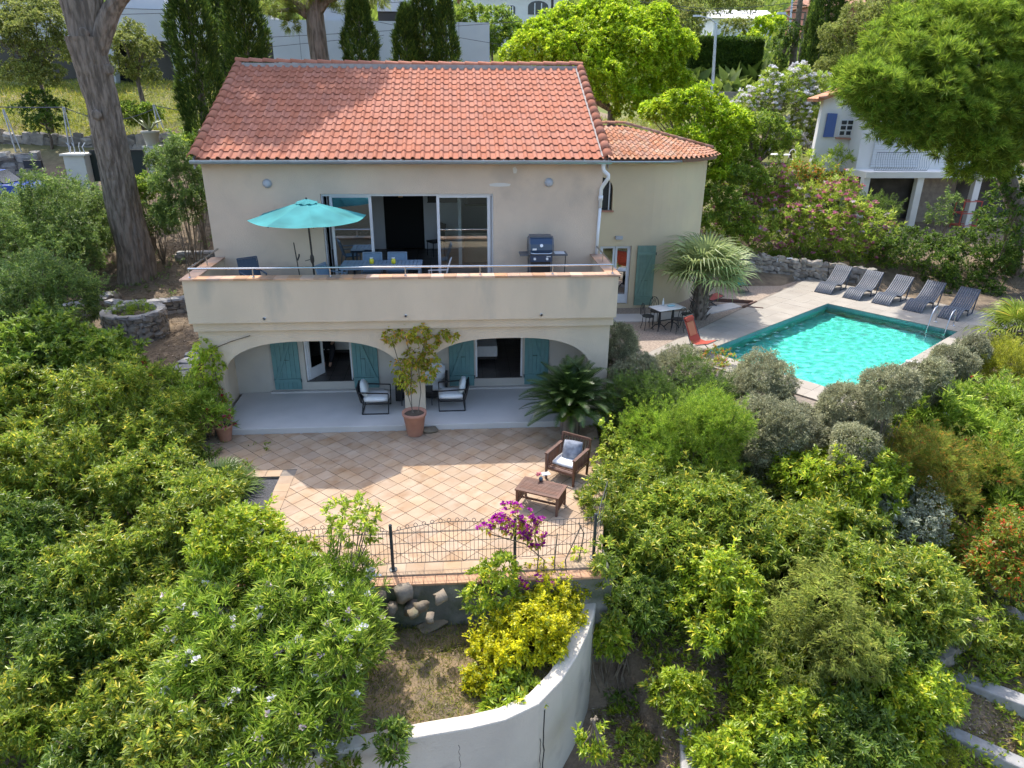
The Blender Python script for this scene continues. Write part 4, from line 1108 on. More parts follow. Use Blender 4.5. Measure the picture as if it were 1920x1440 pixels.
# balcony: parasol, table, chairs, barbecue
ux, uy = -3.68, 17.95
t = thing('parasol', 'open turquoise parasol with dark pole on the balcony', 'parasol', (ux, uy, FZ))
L('pole', MB().tube([(0.02, 0, 0), (-.02, 0, 2.42)], .024, 10), M_dark, t)
L('base', MB().lathe([(.26, 0), (.26, .05), (.06, .09), (.04, .3)], 18), mat('parasol_base', (.03, .06, .06), .5), t)
L('crank', MB().lathe([(.03, .9), (.05, .96), (.05, 1.06), (.03, 1.12)], 10).bar((-.05, -.02, 1.0), (-.17, -.04, .97), .014), M_dark, t)
M_teal = leafmat('parasol_cloth', (.06, .29, .30), (.075, .34, .345), trans=.25, rough=.8, spec=.2)
cv = MB(); N8 = 8; Rr = 1.42; zt, ze = 2.44, 2.03
for k in range(N8):
    a0, a1 = 2 * math.pi * (k + .35) / N8, 2 * math.pi * (k + 1.35) / N8; SUB = 6
    def P(r_, f):
        p0 = Vector((math.cos(a0), math.sin(a0), 0)); p1 = Vector((math.cos(a1), math.sin(a1), 0)); q_ = p0.lerp(p1, f) * r_ * Rr
        q_.z = zt + (ze - zt) * r_ ** 1.05 - .05 * r_ * math.sin(math.pi * f) * (1 if r_ < .99 else .6); return q_
    g_ = [[P(.12 + .88 * i / SUB, j / SUB) for j in range(SUB + 1)] for i in range(SUB + 1)]
    vs = [p for row in g_ for p in row]; fs = [(i * (SUB + 1) + j, i * (SUB + 1) + j + 1, (i + 1) * (SUB + 1) + j + 1, (i + 1) * (SUB + 1) + j) for i in range(SUB) for j in range(SUB)]
    pm = MB(); pm.add(vs, fs); L('canopy_panel', pm, M_teal, t)
    L('rib', MB().bar((0, 0, zt - .06), (Rr * math.cos(a0) * .98, Rr * math.sin(a0) * .98, ze - .02), .014, .02), M_dark, t)
vp = MB(); vs = [(0, 0, zt + .045)]
for k in range(16): a = 2 * math.pi * k / 16; rr = .27 if k % 2 else .25; vs.append((rr * math.cos(a), rr * math.sin(a), zt + (-.035 if k % 2 else -.07)))
vp.add(vs, [(0, 1 + k, 1 + (k + 1) % 16) for k in range(16)]); L('vent_cap', vp, M_teal, t)
L('finial', MB().lathe([(.02, zt + .03), (.025, zt + .06), (.005, zt + .08)], 8), M_dark, t)
p = ony(553, 480, 18.3); t = thing('folded_stand', 'thin dark folded stand leaning upright left of the parasol pole', 'stand', (p[0] + .05, 18.3, FZ))
L('pole', MB().tube([(.05, 0, 0), (-.05, .02, 1.35)], .014, 8), M_dark, t); L('hook', MB().tube([(0, 0, .9), (.05, 0, 1.0), (.06, 0, 1.06)], .02, 8), M_dark, t); L('foot', MB().lathe([(.15, 0), (.15, .03), (.03, .05)], 12, (.05, 0, 0)), M_dark, t)

M_bluegrey = mat('blue_grey_metal', (.22, .29, .37), .55, (.20, .265, .34), 5, 2)
M_sling = mat('blue_sling', (.16, .24, .33), .8, (.14, .21, .29), 30, 2)
M_navy = mat('navy_sling', (.06, .085, .13), .8, (.05, .07, .11), 30, 2)
tz = .76; tx0, tx1, ty0, ty1 = -3.05, -.98, 18.02, 18.88
t = thing('dining_table', 'blue grey slatted metal dining table on the balcony', 'table', ((tx0 + tx1) / 2, (ty0 + ty1) / 2, FZ)); hw, hd = (tx1 - tx0) / 2, (ty1 - ty0) / 2
n = 20
for k in range(n): x = -hw + .03 + (k + .5) * (2 * hw - .06) / n; L('top_slat', MB().box(x - (hw - .03) / n + .006, x + (hw - .03) / n - .006, -hd + .03, hd - .03, tz - .022, tz - .002), M_bluegrey, t)
for y in (-hd + .015, hd - .015): L('frame', MB().box(-hw, hw, y - .015, y + .015, tz - .06, tz), M_bluegrey, t)
for x in (-hw + .015, hw - .015): L('frame', MB().box(x - .015, x + .015, -hd + .03, hd - .03, tz - .06, tz), M_bluegrey, t)
for x in (-hw + .06, hw - .06):
    for y in (-hd + .06, hd - .06): L('leg', MB().box(x - .025, x + .025, y - .025, y + .025, 0, tz - .06), M_bluegrey, t)
def dchair(label, x, y, rz, fm=M_bluegrey, sm=M_sling, tall=.87):
    t = thing('garden_chair', label, 'chair', (x, y, FZ), rz, 'metal sling chairs on the balcony')
    for s in (-1, 1):
        L('leg', MB().bar((.25 * s, -.22, 0), (.25 * s, -.22, .63), .025), fm, t); L('leg', MB().bar((.25 * s, .27, 0), (.25 * s, .20, .42), .025), fm, t)
        L('back_post', MB().bar((.25 * s, .18, .40), (.25 * s, .32, tall), .025), fm, t); L('armrest', MB().bar((.25 * s, -.24, .64), (.25 * s, .27, .66), .04, .02), fm, t)
    L('seat', MB().box(-.24, .24, -.22, .2, .41, .43), sm, t); L('backrest', MB().cbox((0, .262 + (tall - .87) * .15, (.42 + tall) / 2), (.48, .015, tall - .45), rx=R(-17)), sm, t); L('top_rail', MB().bar((-.25, .32, tall), (.25, .32, tall), .025), fm, t)
    return t
dchair('blue grey sling chair behind the dining table, nearest the sliding panel at left', -2.35, 19.02, 0)
dchair('blue grey sling chair behind the dining table, second from the left panel', -1.68, 19.02, 0)
dchair('blue grey chair turned sideways at the left end of the dining table', -3.2, 17.85, R(70))
dchair('pale grey chair at the right end of the dining table by the open door', -.55, 18.4, R(-95), M_frame, mat('pale_sling', (.42, .46, .50), .8))
dchair('navy sling armchair alone in the left corner of the balcony', -5.2, 18.05, R(35), M_navy, M_navy, .98)
for i, (px_, lb) in enumerate(((697, 'yellow glass jar on the dining table, left of the two'), (738, 'yellow glass jar on the dining table, right of the two'))):
    p = onz(px_, 494, FZ + tz); t = thing('jar', lb, 'jar', (p[0], min(max(p[1], ty0 + .1), ty1 - .1), FZ + tz))
    L('glass', MB().lathe([(.05, 0), (.058, .02), (.06, .09), (.045, .115), (.045, .14)], 14), mat('yellow_glass', (.62, .55, .02), .25), t, True); L('rim', MB().lathe([(.047, .14), (.05, .145), (.047, .155)], 14), M_white, t)
# barbecue
bx = ony(1013, 470, 18.7)[0]
t = thing('barbecue', 'dark blue gas barbecue with side shelves against the balcony wall', 'barbecue', (bx, 18.75, FZ)); t.scale = (1.06, 1.06, 1.06)
M_bbq = mat('bbq_blue', (.015, .045, .10), .35, coat=.3); M_cast = mat('cast_grey', (.11, .115, .125), .5)
hd_ = [(-.26, .90), (-.29, 1.02), (-.27, 1.16), (-.18, 1.27), (-.02, 1.31), (.18, 1.24), (.26, 1.08), (.26, .90)]
lid = MB(); lid.extr(hd_, 'x', -.27, .27); ld = L('lid', lid, M_bbq, t)
for x in (-.31, .27): L('lid_end', MB().extr([(y * 1.04, .9 + (z - .9) * 1.03) for y, z in hd_], 'x', x, x + .04), M_cast, t)
L('lid_band', MB().box(-.27, .27, -.1, .2, 1.29, 1.325), M_cast, t)
L('thermometer', MB().tube([(0, -.285, 1.13), (0, -.30, 1.135)], .04, 16), M_white, t); L('name_plate', MB().cbox((-.17, -.292, 1.04), (.10, .008, .045)), M_white, t)
L('lid_handle', MB().tube([(-.26, -.30, .95), (-.2, -.34, .94), (.2, -.34, .94), (.26, -.30, .95)], .016, 8), M_steel, t)
L('cook_box', MB().box(-.29, .29, -.24, .26, .74, .90), M_cast, t); L('control_panel', MB().cbox((0, -.255, .80), (.54, .03, .16)), M_bbq, t)
for x in (-.16, .15): L('knob', MB().tube([(x, -.27, .80), (x, -.30, .80)], .032, 14), M_white, t)
L('panel_lettering', MB().cbox((.19, -.272, .855), (.11, .006, .016)), M_white, t)
for x0, x1 in ((-.52, -.3), (.3, .68)): L('side_shelf', MB().box(x0, x1, -.2, .22, .85, .89), M_cast, t, bevel=.01)
L('shelf_tray', MB().box(.36, .62, -.14, .16, .892, .897), M_white, t)
for x in (-.27, .27):
    for y in (-.2, .22): L('leg', MB().bar((x, y, 0), (x, y, .74), .035), M_cast, t)
L('cabinet', MB().box(-.25, .25, -.18, .22, .1, .7), M_dark, t); L('shelf_support', MB().bar((.64, -.1, .85), (.62, -.1, .35), .02), M_iron, t); L('drip_pan', MB().box(.56, .68, -.16, -.04, .3, .35), M_iron, t)
# interior furniture glimpsed through the doors
t = thing('dining_chair', 'black chair inside the living room against the white wall', 'chair', (-.75, 22.9, FZ), R(-60))
for x in (-.2, .2):
    for y in (-.2, .2): L('leg', MB().bar((x, y, 0), (x * .95, y * .95, .45), .018), M_iron, t)
L('seat', MB().cushion((0, 0, .46), (.46, .46, .06), puff=.7), M_iron, t); L('backrest', MB().cbox((0, .22, .75), (.44, .03, .55), rx=-.15), M_iron, t)
t = thing('wall_lamp', 'narrow glowing orange lamp in the dark doorway of the living room', 'lamp', (-1.85, 23.6, FZ + 1.75)); L('shade', MB().box(-.07, .07, -.05, .05, 0, .55), mat('amber_shade', (.75, .42, .16), .6), t); L('cord', MB().box(-.03, .03, -.03, .03, .56, .74), mat('amber_shade', (.75, .42, .16), .6), t)
t = thing('kitchen_counter', 'pale wooden kitchen counter behind the right sliding panel', 'counter', (.9, 22.2, FZ)); L('cabinet', MB().box(-.75, 1.5, -.3, .3, 0, .86), mat('pale_oak', (.46, .37, .26), .6, (.42, .33, .23), 4, 4), t); L('worktop', MB().box(-.8, 1.55, -.34, .3, .865, .9), mat('worktop', (.60, .52, .40), .4), t)
t = thing('wall_shelf', 'dark picture panel with green shelf in the kitchen behind the right panel', 'shelf', (.9, 23.9, FZ + 1.5)); L('panel', MB().box(-.6, 1.4, 0, .05, 0, .9), M_dark, t); L('board', MB().box(-.7, 1.4, -.16, -.01, -.06, 0), mat('olive_green', (.12, .16, .03), .6), t)
t = thing('picture', 'long dark picture on the living room wall above the black chair', 'picture', (-.5, 23.95, FZ + 1.55)); L('canvas', MB().box(-.5, .48, 0, .03, 0, .45), M_dark, t); L('frame', MB().box(-.52, .5, -.01, -.001, -.03, 0), M_iron, t)
for lb, x0, x1, y0, y1 in (('white bed seen through the right ground floor door', -.1, 1.05, 19.9, 21.9), ('white bed in the dim left ground floor bedroom', -4.7, -2.7, 20.75, 22.8)):
    t = thing('bed', lb, 'bed', ((x0 + x1) / 2, (y0 + y1) / 2, .44)); a, b = (x1 - x0) / 2, (y1 - y0) / 2
    L('bed_base', MB().box(-a, a, -b, b, .12, .3), M_dark, t); L('mattress', MB().box(-a, a, -b, b, .3, .52), M_cushion, t, bevel=.04); L('sheet', MB().box(-a - .02, a + .02, -b - .02, b * .3, .2, .535), M_cushion, t, bevel=.03); L('pillow', MB().cushion((0, b - .3, .58), (a * 1.2, .4, .14)), M_cushion, t, True)

# ================================================================== round the pool
M_lounge = mat('grey_resin', (.085, .098, .125), .45, (.075, .086, .11), 4, 3, rand=.08)
def lounger_proto():
    t = thing('sun_lounger', '', 'sun lounger', (0, 0, 0), 0, 'wavy sun loungers in a row behind the pool')
    ctl = [(0, .03), (.14, .17), (.32, .30), (.5, .345), (.68, .31), (.86, .25), (1.02, .255), (1.2, .34), (1.4, .49), (1.6, .66), (1.78, .82)]
    n = 9; W = .66
    for k in range(n):
        y0 = -W / 2 + k * W / n + .006; y1 = y0 + W / n - .012; m_ = MB(); vs = []
        for x, z in ctl: vs += [(x, y0, z), (x, y1, z), (x, y1, z - .03), (x, y0, z - .03)]
        fs = [(0, 1, 2, 3), tuple(4 * (len(ctl) - 1) + q_ for q_ in (3, 2, 1, 0))]
        for i in range(len(ctl) - 1):
            a = 4 * i; fs += [(a, a + 4, a + 5, a + 1), (a + 1, a + 5, a + 6, a + 2), (a + 2, a + 6, a + 7, a + 3), (a + 3, a + 7, a + 4, a)]
        m_.add(vs, fs); L('slat', m_, M_lounge, t, True)
    for x, z in ctl[1::2]: L('crossbar', MB().bar((x, -W / 2, z - .045), (x, W / 2, z - .045), .03, .025), M_lounge, t)
    for y in (-W / 2 + .015, W / 2 - .015):
        L('leg', MB().bar((1.70, y, .73), (1.42, y, 0), .035), M_lounge, t); L('leg', MB().bar((.95, y, .22), (.98, y, 0), .035), M_lounge, t)
        L('foot_rail', MB().bar((.95, y, .02), (1.45, y, .02), .035, .03), M_lounge, t)
    return t
pts5 = [((1524, 548), (1557, 554)), ((1576, 559), (1611, 565)), ((1630, 568), (1667, 576)), ((1690, 581), (1727, 589)), ((1755, 597), (1795, 603))]
lbs = ['grey slatted sun lounger farthest left, nearest the stone wall', 'grey slatted sun lounger second from the left', 'middle sun lounger of the five, its back in shade',
       'bluish shaded sun lounger second from the right', 'fully shaded sun lounger farthest right, behind the pool ladder']
lp = lounger_proto()
for i, (a, b) in enumerate(pts5):
    o = lp if i == 0 else copy_tree(lp)
    q_ = (onz(*a, DZ) + onz(*b, DZ)) / 2; o.location = (q_[0] + .05, q_[1] + .04, DZ + .002)
    o.rotation_euler = (0, 0, math.atan2(-E2[1], -E2[0]) + R(random.uniform(-3, 3))); o['label'] = lbs[i]
# ladder
t = thing('pool_ladder', 'stainless steel ladder with two hoops at the corner of the pool', 'ladder', (*pf(3.75, 0), DZ))
for a in (3.5, 4.05):
    pts = [(-.55, 0), (-.55, .35), (-.5, .52), (-.36, .6), (-.2, .56), (-.02, .35), (.1, .0), (.16, -.3), (.16, -.85)]
    m_ = MB(); m_.tube([(*pf(a, b), DZ + z) for b, z in pts], .022, 10); m_.build('hoop', M_steel, t, smooth=True)
    m_ = MB(); m_.lathe([(.06, 0), (.06, .015), (.03, .03)], 12, (*pf(a, -.55), DZ)); m_.build('foot_flange', M_steel, t)
for z in (-.2, -.42, -.64): m_ = MB(); m_.bar((*pf(3.5, .16), DZ + z), (*pf(4.05, .16), DZ + z), .07, .025); m_.build('step', M_steel, t)
q_ = onz(1713, 681, DZ); m_ = MB(); m_.cbox((q_[0], q_[1], DZ + .03), (.42, .16, .05), R(-35)); tag(m_.build('pool_jet_cover', M_concrete, bevel=.02), 'small grey block lying on the near pool edge', 'block')
# bistro set
tb = onz(1247, 616, .7)
t = thing('bistro_table', 'white marble topped bistro table with black iron pedestal on the gravel', 'table', (tb[0], tb[1], .70))
L('table_top', MB().cbox((0, 0, .735), (1.05, .62, .025), R(22)), mat('marble', (.72, .72, .71), .3, (.62, .63, .64), 5, 5), t, bevel=.006)
for s in (-1, 1):
    cx, cy = .27 * s * math.cos(R(22)), .27 * s * math.sin(R(22))
    L('pedestal', MB().tube([(cx, cy, .12), (cx, cy, .35), (cx, cy, .72)], [.03, .05, .03], 10), M_iron, t)
    for a in (70, 160, 250, 340): d = (math.cos(R(a)), math.sin(R(a))); L('foot', MB().tube([(cx, cy, .2), (cx + d[0] * .12, cy + d[1] * .12, .16), (cx + d[0] * .25, cy + d[1] * .25, .01)], .016, 6), M_iron, t)
L('stretcher', MB().bar((-.25, -.1, .3), (.25, .1, .3), .03), M_iron, t)
def bistro(label, x, y, rz):
    t = thing('bistro_chair', label, 'chair', (x, y, .70), rz, 'black wrought iron chairs at the bistro table')
    L('seat', MB().lathe([(.19, .44), (.20, .455), (.19, .47)], 18), M_iron, t)
    for a in (45, 135): d = (math.cos(R(a)) * .17, math.sin(R(a)) * .17); L('leg', MB().tube([(d[0], d[1], .45), (d[0] * 1.05, d[1] * 1.05, .2), (d[0] * 1.35, d[1] * 1.35, 0)], .011, 6), M_iron, t)
    for a in (-45, -135): d = (math.cos(R(a)) * .17, math.sin(R(a)) * .17); L('leg', MB().tube([(d[0], d[1], .45), (d[0] * 1.02, d[1] * 1.02, .2), (d[0] * 1.25, d[1] * 1.25, 0)], .011, 6), M_iron, t)
    arcp = [(.17 * math.cos(u), .17 + .03, .47 + .42 * max(0, math.sin(u)) ** .6) for u in [math.pi * k / 12 for k in range(13)]]
    L('back_hoop', MB().tube(arcp, .011, 6), M_iron, t)
    for x_ in (-.08, 0, .08): L('scroll', MB().tube([(x_, .2, .47), (x_ * 1.3, .2, .62), (x_ * .4, .2, .75), (x_ * .9, .2, .85)], .008, 5), M_iron, t)
    return t
bistro('iron bistro chair at the left end of the marble table', tb[0] - .62, tb[1] - .02, R(100))
bistro('iron bistro chair behind the marble table, nearest the shutter', tb[0] - .2, tb[1] + .55, R(10))
bistro('iron bistro chair in front of the marble table, nearest the camera', tb[0] + .28, tb[1] - .42, R(200))
bistro('iron bistro chair at the right end of the marble table by the palm', tb[0] + .75, tb[1] + .12, R(-75))
t = thing('tea_towel', 'crumpled pale blue cloth on the marble table', 'cloth', (tb[0] + .15, tb[1] + .08, .70 + .748)); L('cloth', MB().cushion((0, 0, .02), (.26, .16, .05), .4), mat('pale_blue', (.30, .55, .60), .9), t, True)
t = thing('bottle', 'small clear bottle standing on the marble table', 'bottle', (tb[0] - .1, tb[1] + .15, .70 + .748)); L('body', MB().lathe([(.035, 0), (.035, .12), (.014, .17), (.014, .22)], 12), mat('clear_bottle', (.6, .66, .66), .15), t, True); L('cap', MB().lathe([(.016, .22), (.016, .24)], 10), M_white, t)
# folding deck chairs
def deckchair(label, x, y, z, rz, col, mesh2=None):
    t = thing('deck_chair', label, 'deck chair', (x, y, z), rz, 'folding fabric deck chairs')
    m_ = mat('fabric_' + label.split()[0], col, .85); fr = mat('deckchair_frame', (.05, .06, .06), .4)
    prof = [(-.42, .98), (-.30, .72), (-.18, .45), (-.05, .28), (.12, .26), (.32, .33), (.50, .38)]
    for y_ in (-.27, .27):
        L('frame_tube', MB().tube([(-.42, y_, .98), (-.06, y_, .24), (.30, y_, .0)], .013, 6), fr, t); L('frame_tube', MB().tube([(.52, y_, .38), (.1, y_, .22), (-.45, y_, .0)], .013, 6), fr, t)
    for x_, z_ in ((-.42, .98), (.52, .38), (.30, .012), (-.45, .012)): L('crossbar', MB().bar((x_, -.27, z_), (x_, .27, z_), .02), fr, t)
    vs = []; fs = []
    for x_, z_ in prof: vs += [(x_, -.25, z_), (x_, .25, z_), (x_, .25, z_ - .012), (x_, -.25, z_ - .012)]
    for i in range(len(prof) - 1):
        a = 4 * i; fs += [(a, a + 1, a + 5, a + 4), (a + 2, a + 3, a + 7, a + 6), (a + 1, a + 2, a + 6, a + 5), (a + 3, a, a + 4, a + 7)]
    s_ = MB(); s_.add(vs, fs); L('sling', s_, m_, t)
    if mesh2: m2 = MB(); m2.cbox((-.245, 0, .62), (.012, .34, .42), ry=R(-25)); L('mesh_panel', m2, mat('sling_orange', mesh2, .85), t)
    L('headrest', MB().cushion((-.36, 0, .9), (.05, .46, .16), ry=R(-25)), m_, t)
    return t
q_ = onz(1306, 656, DZ); deckchair('red fabric deck chair on the pale deck beside the pool', q_[0], q_[1], DZ, R(-50), (.36, .055, .03), (.50, .17, .08))
q_ = onz(1385, 545, .7); deckchair('green fabric deck chair on the gravel behind the palm', q_[0], q_[1], .7, R(-70), (.035, .20, .135))
q_ = onz(1325, 572, .7); deckchair('coral fabric deck chair half hidden behind the palm trunk', q_[0], q_[1], .7, R(10), (.40, .09, .08))

# ================================================================== neighbour's house and other buildings
nh = thing('neighbour_house', 'white house with blue shutter and open garage partly behind the big pine', 'house', (22, 37, 2))
YN = 37.0
def P2y(px_, py_, y=YN): return ony(px_, py_, y)
M_nw = mat('neighbour_white', (.80, .775, .74), .9, (.74, .72, .69), .8, 4, .15, 20)
a, b, c_, d_ = P2y(1545, 188), P2y(1524, 292), P2y(1608, 305), P2y(1620, 150)
m_ = MB(); m_.extr([(b[0], 2.0), (b[0] + .0, b[2]), (a[0], a[2]), (d_[0] + 1.5, d_[2] + .2), (d_[0] + 1.5, 2.0)], 'y', YN, YN + .3); m_.box(d_[0] + 2.6, d_[0] + 9, YN + .3, YN + 6, 2.0, d_[2] + .2); m_.build('upper_wall', M_nw, nh)
m_ = MB(); m_.bar((a[0] - .5, YN + .2, a[2] + .0), (d_[0] + 1.6, YN + .2, d_[2] + .35), 1.2, .16); m_.box(d_[0] + 2.4, d_[0] + 9.2, YN - .4, YN + 6.3, d_[2] + .38, d_[2] + .55); rf = m_.build('roof', M_tile2, nh)
for k in range(9):
    f = k / 8; x = a[0] - .45 + (d_[0] + 1.9 - a[0]) * f; z = a[2] + .09 + (d_[2] + .35 - a[2]) * f
    barrel((x, YN - .42, z), (x + .3, YN - .42, z + .06), .11, .1, M_tile2, rf, 'verge_tile')
def rect(pa, pb, pc, pd, y, m, name, dd=.08, parent=nh):
    q4 = [ony(*t_, y) for t_ in (pa, pb, pc, pd)]; m_ = MB(); m_.extr([(p[0], p[2]) for p in q4], 'y', y - dd, y + .01); return m_.build(name, m, parent)
rect((1552, 212), (1570, 213), (1562, 257), (1543, 257), YN - .05, mat('blue_shutter', (.075, .13, .34), .6), 'shutter', .05)
wn = rect((1577, 224), (1602, 224), (1594, 256), (1570, 256), YN, M_white, 'window', .05)
for (x0, y0, x1, y1) in ((1579, 226, 1588, 233), (1591, 226, 1600, 233), (1577, 236, 1586, 243), (1589, 236, 1598, 243), (1575, 246, 1583, 253), (1587, 246, 1595, 253)):
    rect((x0, y0), (x1, y0), (x1 - 1, y1), (x0 - 1, y1), YN - .055, mat('window_dark', (.03, .035, .04), .2), 'pane', .02, wn)
rect((1566, 257), (1597, 259), (1597, 262), (1566, 260), YN - .02, M_terra, 'window_sill', .12)
YF = 34.5
x0 = ony(1612, 350, YF)[0]; zt = ony(1640, 250, YF)[2]; zg = ony(1640, 322, YF)[2]; x1 = x0 + 9
m_ = MB(); m_.box(x0 + .4, x1, YF + 1.4, YF + 5, 1.2, zt + 1.2); m_.build('front_wall', M_nw, nh)
m_ = MB(); m_.box(x0 + .1, x1, YF - .2, YF + 1.4, zg - .28, zg); m_.build('balcony_slab', M_nw, nh)
q_ = ony(1660, 265, YF + 1.3); m_ = MB()
for k in range(14): m_.box(q_[0] - .5, q_[0] + 2.0, YF + 1.33, YF + 1.39, zg + .1 + k * .12, zg + .2 + k * .12)
m_.build('roller_shutter', M_white, nh)
rl = MB(); rl.bar((x0 + .5, YF - .1, zg + .9), (x0 + 3.2, YF - .1, zg + .9), .03); rl.bar((x0 + .5, YF - .1, zg + .08), (x0 + 3.2, YF - .1, zg + .08), .03)
for k in range(24): x = x0 + .5 + k * .117; rl.tube([(x, YF - .1, zg + .9), (x, YF - .1, zg + .5), (x, YF - .2, zg + .25), (x, YF - .1, zg + .08)], .008, 4)
rl.build('balcony_railing', mat('rail_blue_grey', (.22, .25, .30), .5), nh)
gz = terr(x0 + 3, YF) - .1
for x in (x0 + .25, x0 + 3.0, x0 + 6.0): m_ = MB(); m_.box(x - .16, x + .16, YF - .1, YF + .2, gz, zg - .28); m_.build('pillar', M_nw, nh)
m_ = MB(); m_.box(x0 + .4, x1, YF + 1.35, YF + 1.395, gz, zg - .28); m_.build('garage_back', mat('garage_dark', (.10, .09, .08), .9, (.05, .045, .04), 1.5, 4), nh)
mst = mat('garage_stone', (.30, .25, .20), .9, (.22, .18, .15), 4, 5, .6, 12)
m_ = MB(); m_.box(x0 + 3.5, x0 + 5.6, YF + .9, YF + 1.2, gz, zg - .3); m_.build('stone_panel', mst, nh)
q_ = onz(1725, 410, gz + .1); t = thing('red_trolley', 'red tubular metal frame standing in front of the neighbour garage', 'frame', (q_[0], YF - .6, gz + .1)); M_red = mat('red_paint', (.42, .06, .035), .5)
for x in (0, .9):
    for y in (0, .6): L('upright', MB().tube([(x, y, 0), (x + .05, y, 1.35)], .03, 6), M_red, t)
for z in (.15, .75, 1.33):
    for y in (0, .6): L('crossbar', MB().tube([(0, y, z), (.95, y, z)], .025, 6), M_red, t)
    for x in (0, .93): L('crossbar', MB().tube([(x, 0, z), (x, .6, z)], .025, 6), M_red, t)
q_ = ony(1463, 290, 38.5); gz2 = q_[2] - .7
m_ = MB(); m_.box(q_[0] - 1.6, q_[0] + 6.5, 36.8, 42, gz2 - 2.5, gz2); struct('neighbour_terrace', m_, M_soil)
t = thing('garden_table', 'white garden table on the neighbour terrace left of the blue shutter', 'table', (q_[0], 38.5, gz2)); L('table_top', MB().lathe([(.5, .69), (.52, .71), (.5, .73)], 20), M_white, t)
for a in (0, 90, 180, 270): L('leg', MB().tube([(.1 * math.cos(R(a)), .1 * math.sin(R(a)), .7), (.35 * math.cos(R(a)), .35 * math.sin(R(a)), 0)], .02, 6), M_white, t)
t = thing('garden_chair', 'white round backed garden chair beside the neighbour garden table', 'chair', (q_[0] + .85, 38.7, gz2)); L('seat', MB().lathe([(.22, .42), (.22, .45)], 16), M_white, t); L('back_hoop', MB().tube([(.2 * math.cos(u), .2, .45 + .5 * max(0, math.sin(u)) ** .7) for u in [math.pi * k / 10 for k in range(11)]], .02, 6), M_white, t)
for a in (45, 135, 225, 315): L('leg', MB().bar((.18 * math.cos(R(a)), .18 * math.sin(R(a)), .43), (.2 * math.cos(R(a)), .2 * math.sin(R(a)), 0), .025), M_white, t)

# modern concrete building behind
cb = thing('concrete_building', 'long modern grey concrete building behind the cypresses', 'building', (-12, 50, 7))
YC = 50.0
def cpt(px_, py_): q_ = ony(px_, py_, YC); return q_[0], q_[2]
xr, _ = cpt(918, 100); xl = cpt(-60, 60)[0]; zt1 = cpt(760, 40)[1]; zt0 = cpt(330, 22)[1]
o1a, o1b = cpt(303, 78)[0], cpt(322, 78)[0]; o2a, o2b = cpt(340, 78)[0], cpt(520, 78)[0]; zo = cpt(330, 78)[1]
m_ = MB(); m_.box(cpt(505, 30)[0], xr, YC, YC + 6, 6, zt1); m_.build('front_wall', M_conc2, cb)
m_ = MB(); m_.extr([(xl, zo), (cpt(505, 30)[0], zo), (cpt(505, 30)[0], zt0 - .1), (xl, zt0 + .5)], 'y', YC + .05, YC + 6); m_.build('upper_slab', M_conc2, cb)
for u0, u1, b0, b1 in ((313, 330, 340, 357), (338, 347, 352, 362), (150, 210, 160, 215)):
    m_ = MB(); A = cpt(u0, 78); B = cpt(u1, 78); m_.extr([(cpt(b0, 175)[0], 6.5), (cpt(b1, 175)[0], 6.5), (B[0], zo), (A[0], zo)], 'y', YC + .1, YC + .7); m_.build('slanted_pillar', M_conc2, cb)
m_ = MB(); m_.box(xl, cpt(505, 30)[0], YC + 2.0, YC + 2.2, 6, zo); m_.build('dark_opening', mat('window_dark', (.03, .035, .04), .2), cb)
m_ = MB(); m_.box(cpt(600, 30)[0], cpt(655, 30)[0], YC + .6, YC + 5, zt1 - 1, zt1 + 4); m_.build('rear_block', M_conc2, cb)
m_ = MB(); m_.box(cpt(195, 0)[0], cpt(290, 0)[0], YC + 1.6, YC + 5, zt0 - .5, zt0 + 2.5); m_.build('rear_block', M_conc2, cb)
m_ = MB(); m_.box(cpt(700, 30)[0], cpt(850, 30)[0], YC + 3, YC + 8, zt1 - 1, zt1 + .8); m_.build('rear_block', M_dark, cb)
m_ = MB(); m_.box(cpt(700, 30)[0], cpt(850, 30)[0], YC + 2.8, YC + 8, zt1 + .8, zt1 + 3); m_.build('rear_block', M_conc2, cb)
for px_ in (395, 450, 560, 690, 760, 860): m_ = MB(); x = cpt(px_, 60)[0]; m_.box(x, x + .03, YC - .004, YC, 6.5, zt1 - .02); m_.build('panel_joint', mat('joint_grey', (.2, .2, .21), .9), cb)
m_ = MB(); A = cpt(888, 117); m_.box(A[0], A[0] + 1.0, YC - .06, YC - .005, A[1] - 1.2, A[1]); sg = m_.build('sign_board', M_white, cb)
m_ = MB(); m_.bar((A[0] + .15, YC - .07, A[1] - .3), (A[0] + .5, YC - .07, A[1] - .08), .04, .01); m_.bar((A[0] + .5, YC - .07, A[1] - .08), (A[0] + .85, YC - .07, A[1] - .3), .04, .01); m_.build('roof_symbol', mat('navy_print', (.05, .08, .15), .6), sg)
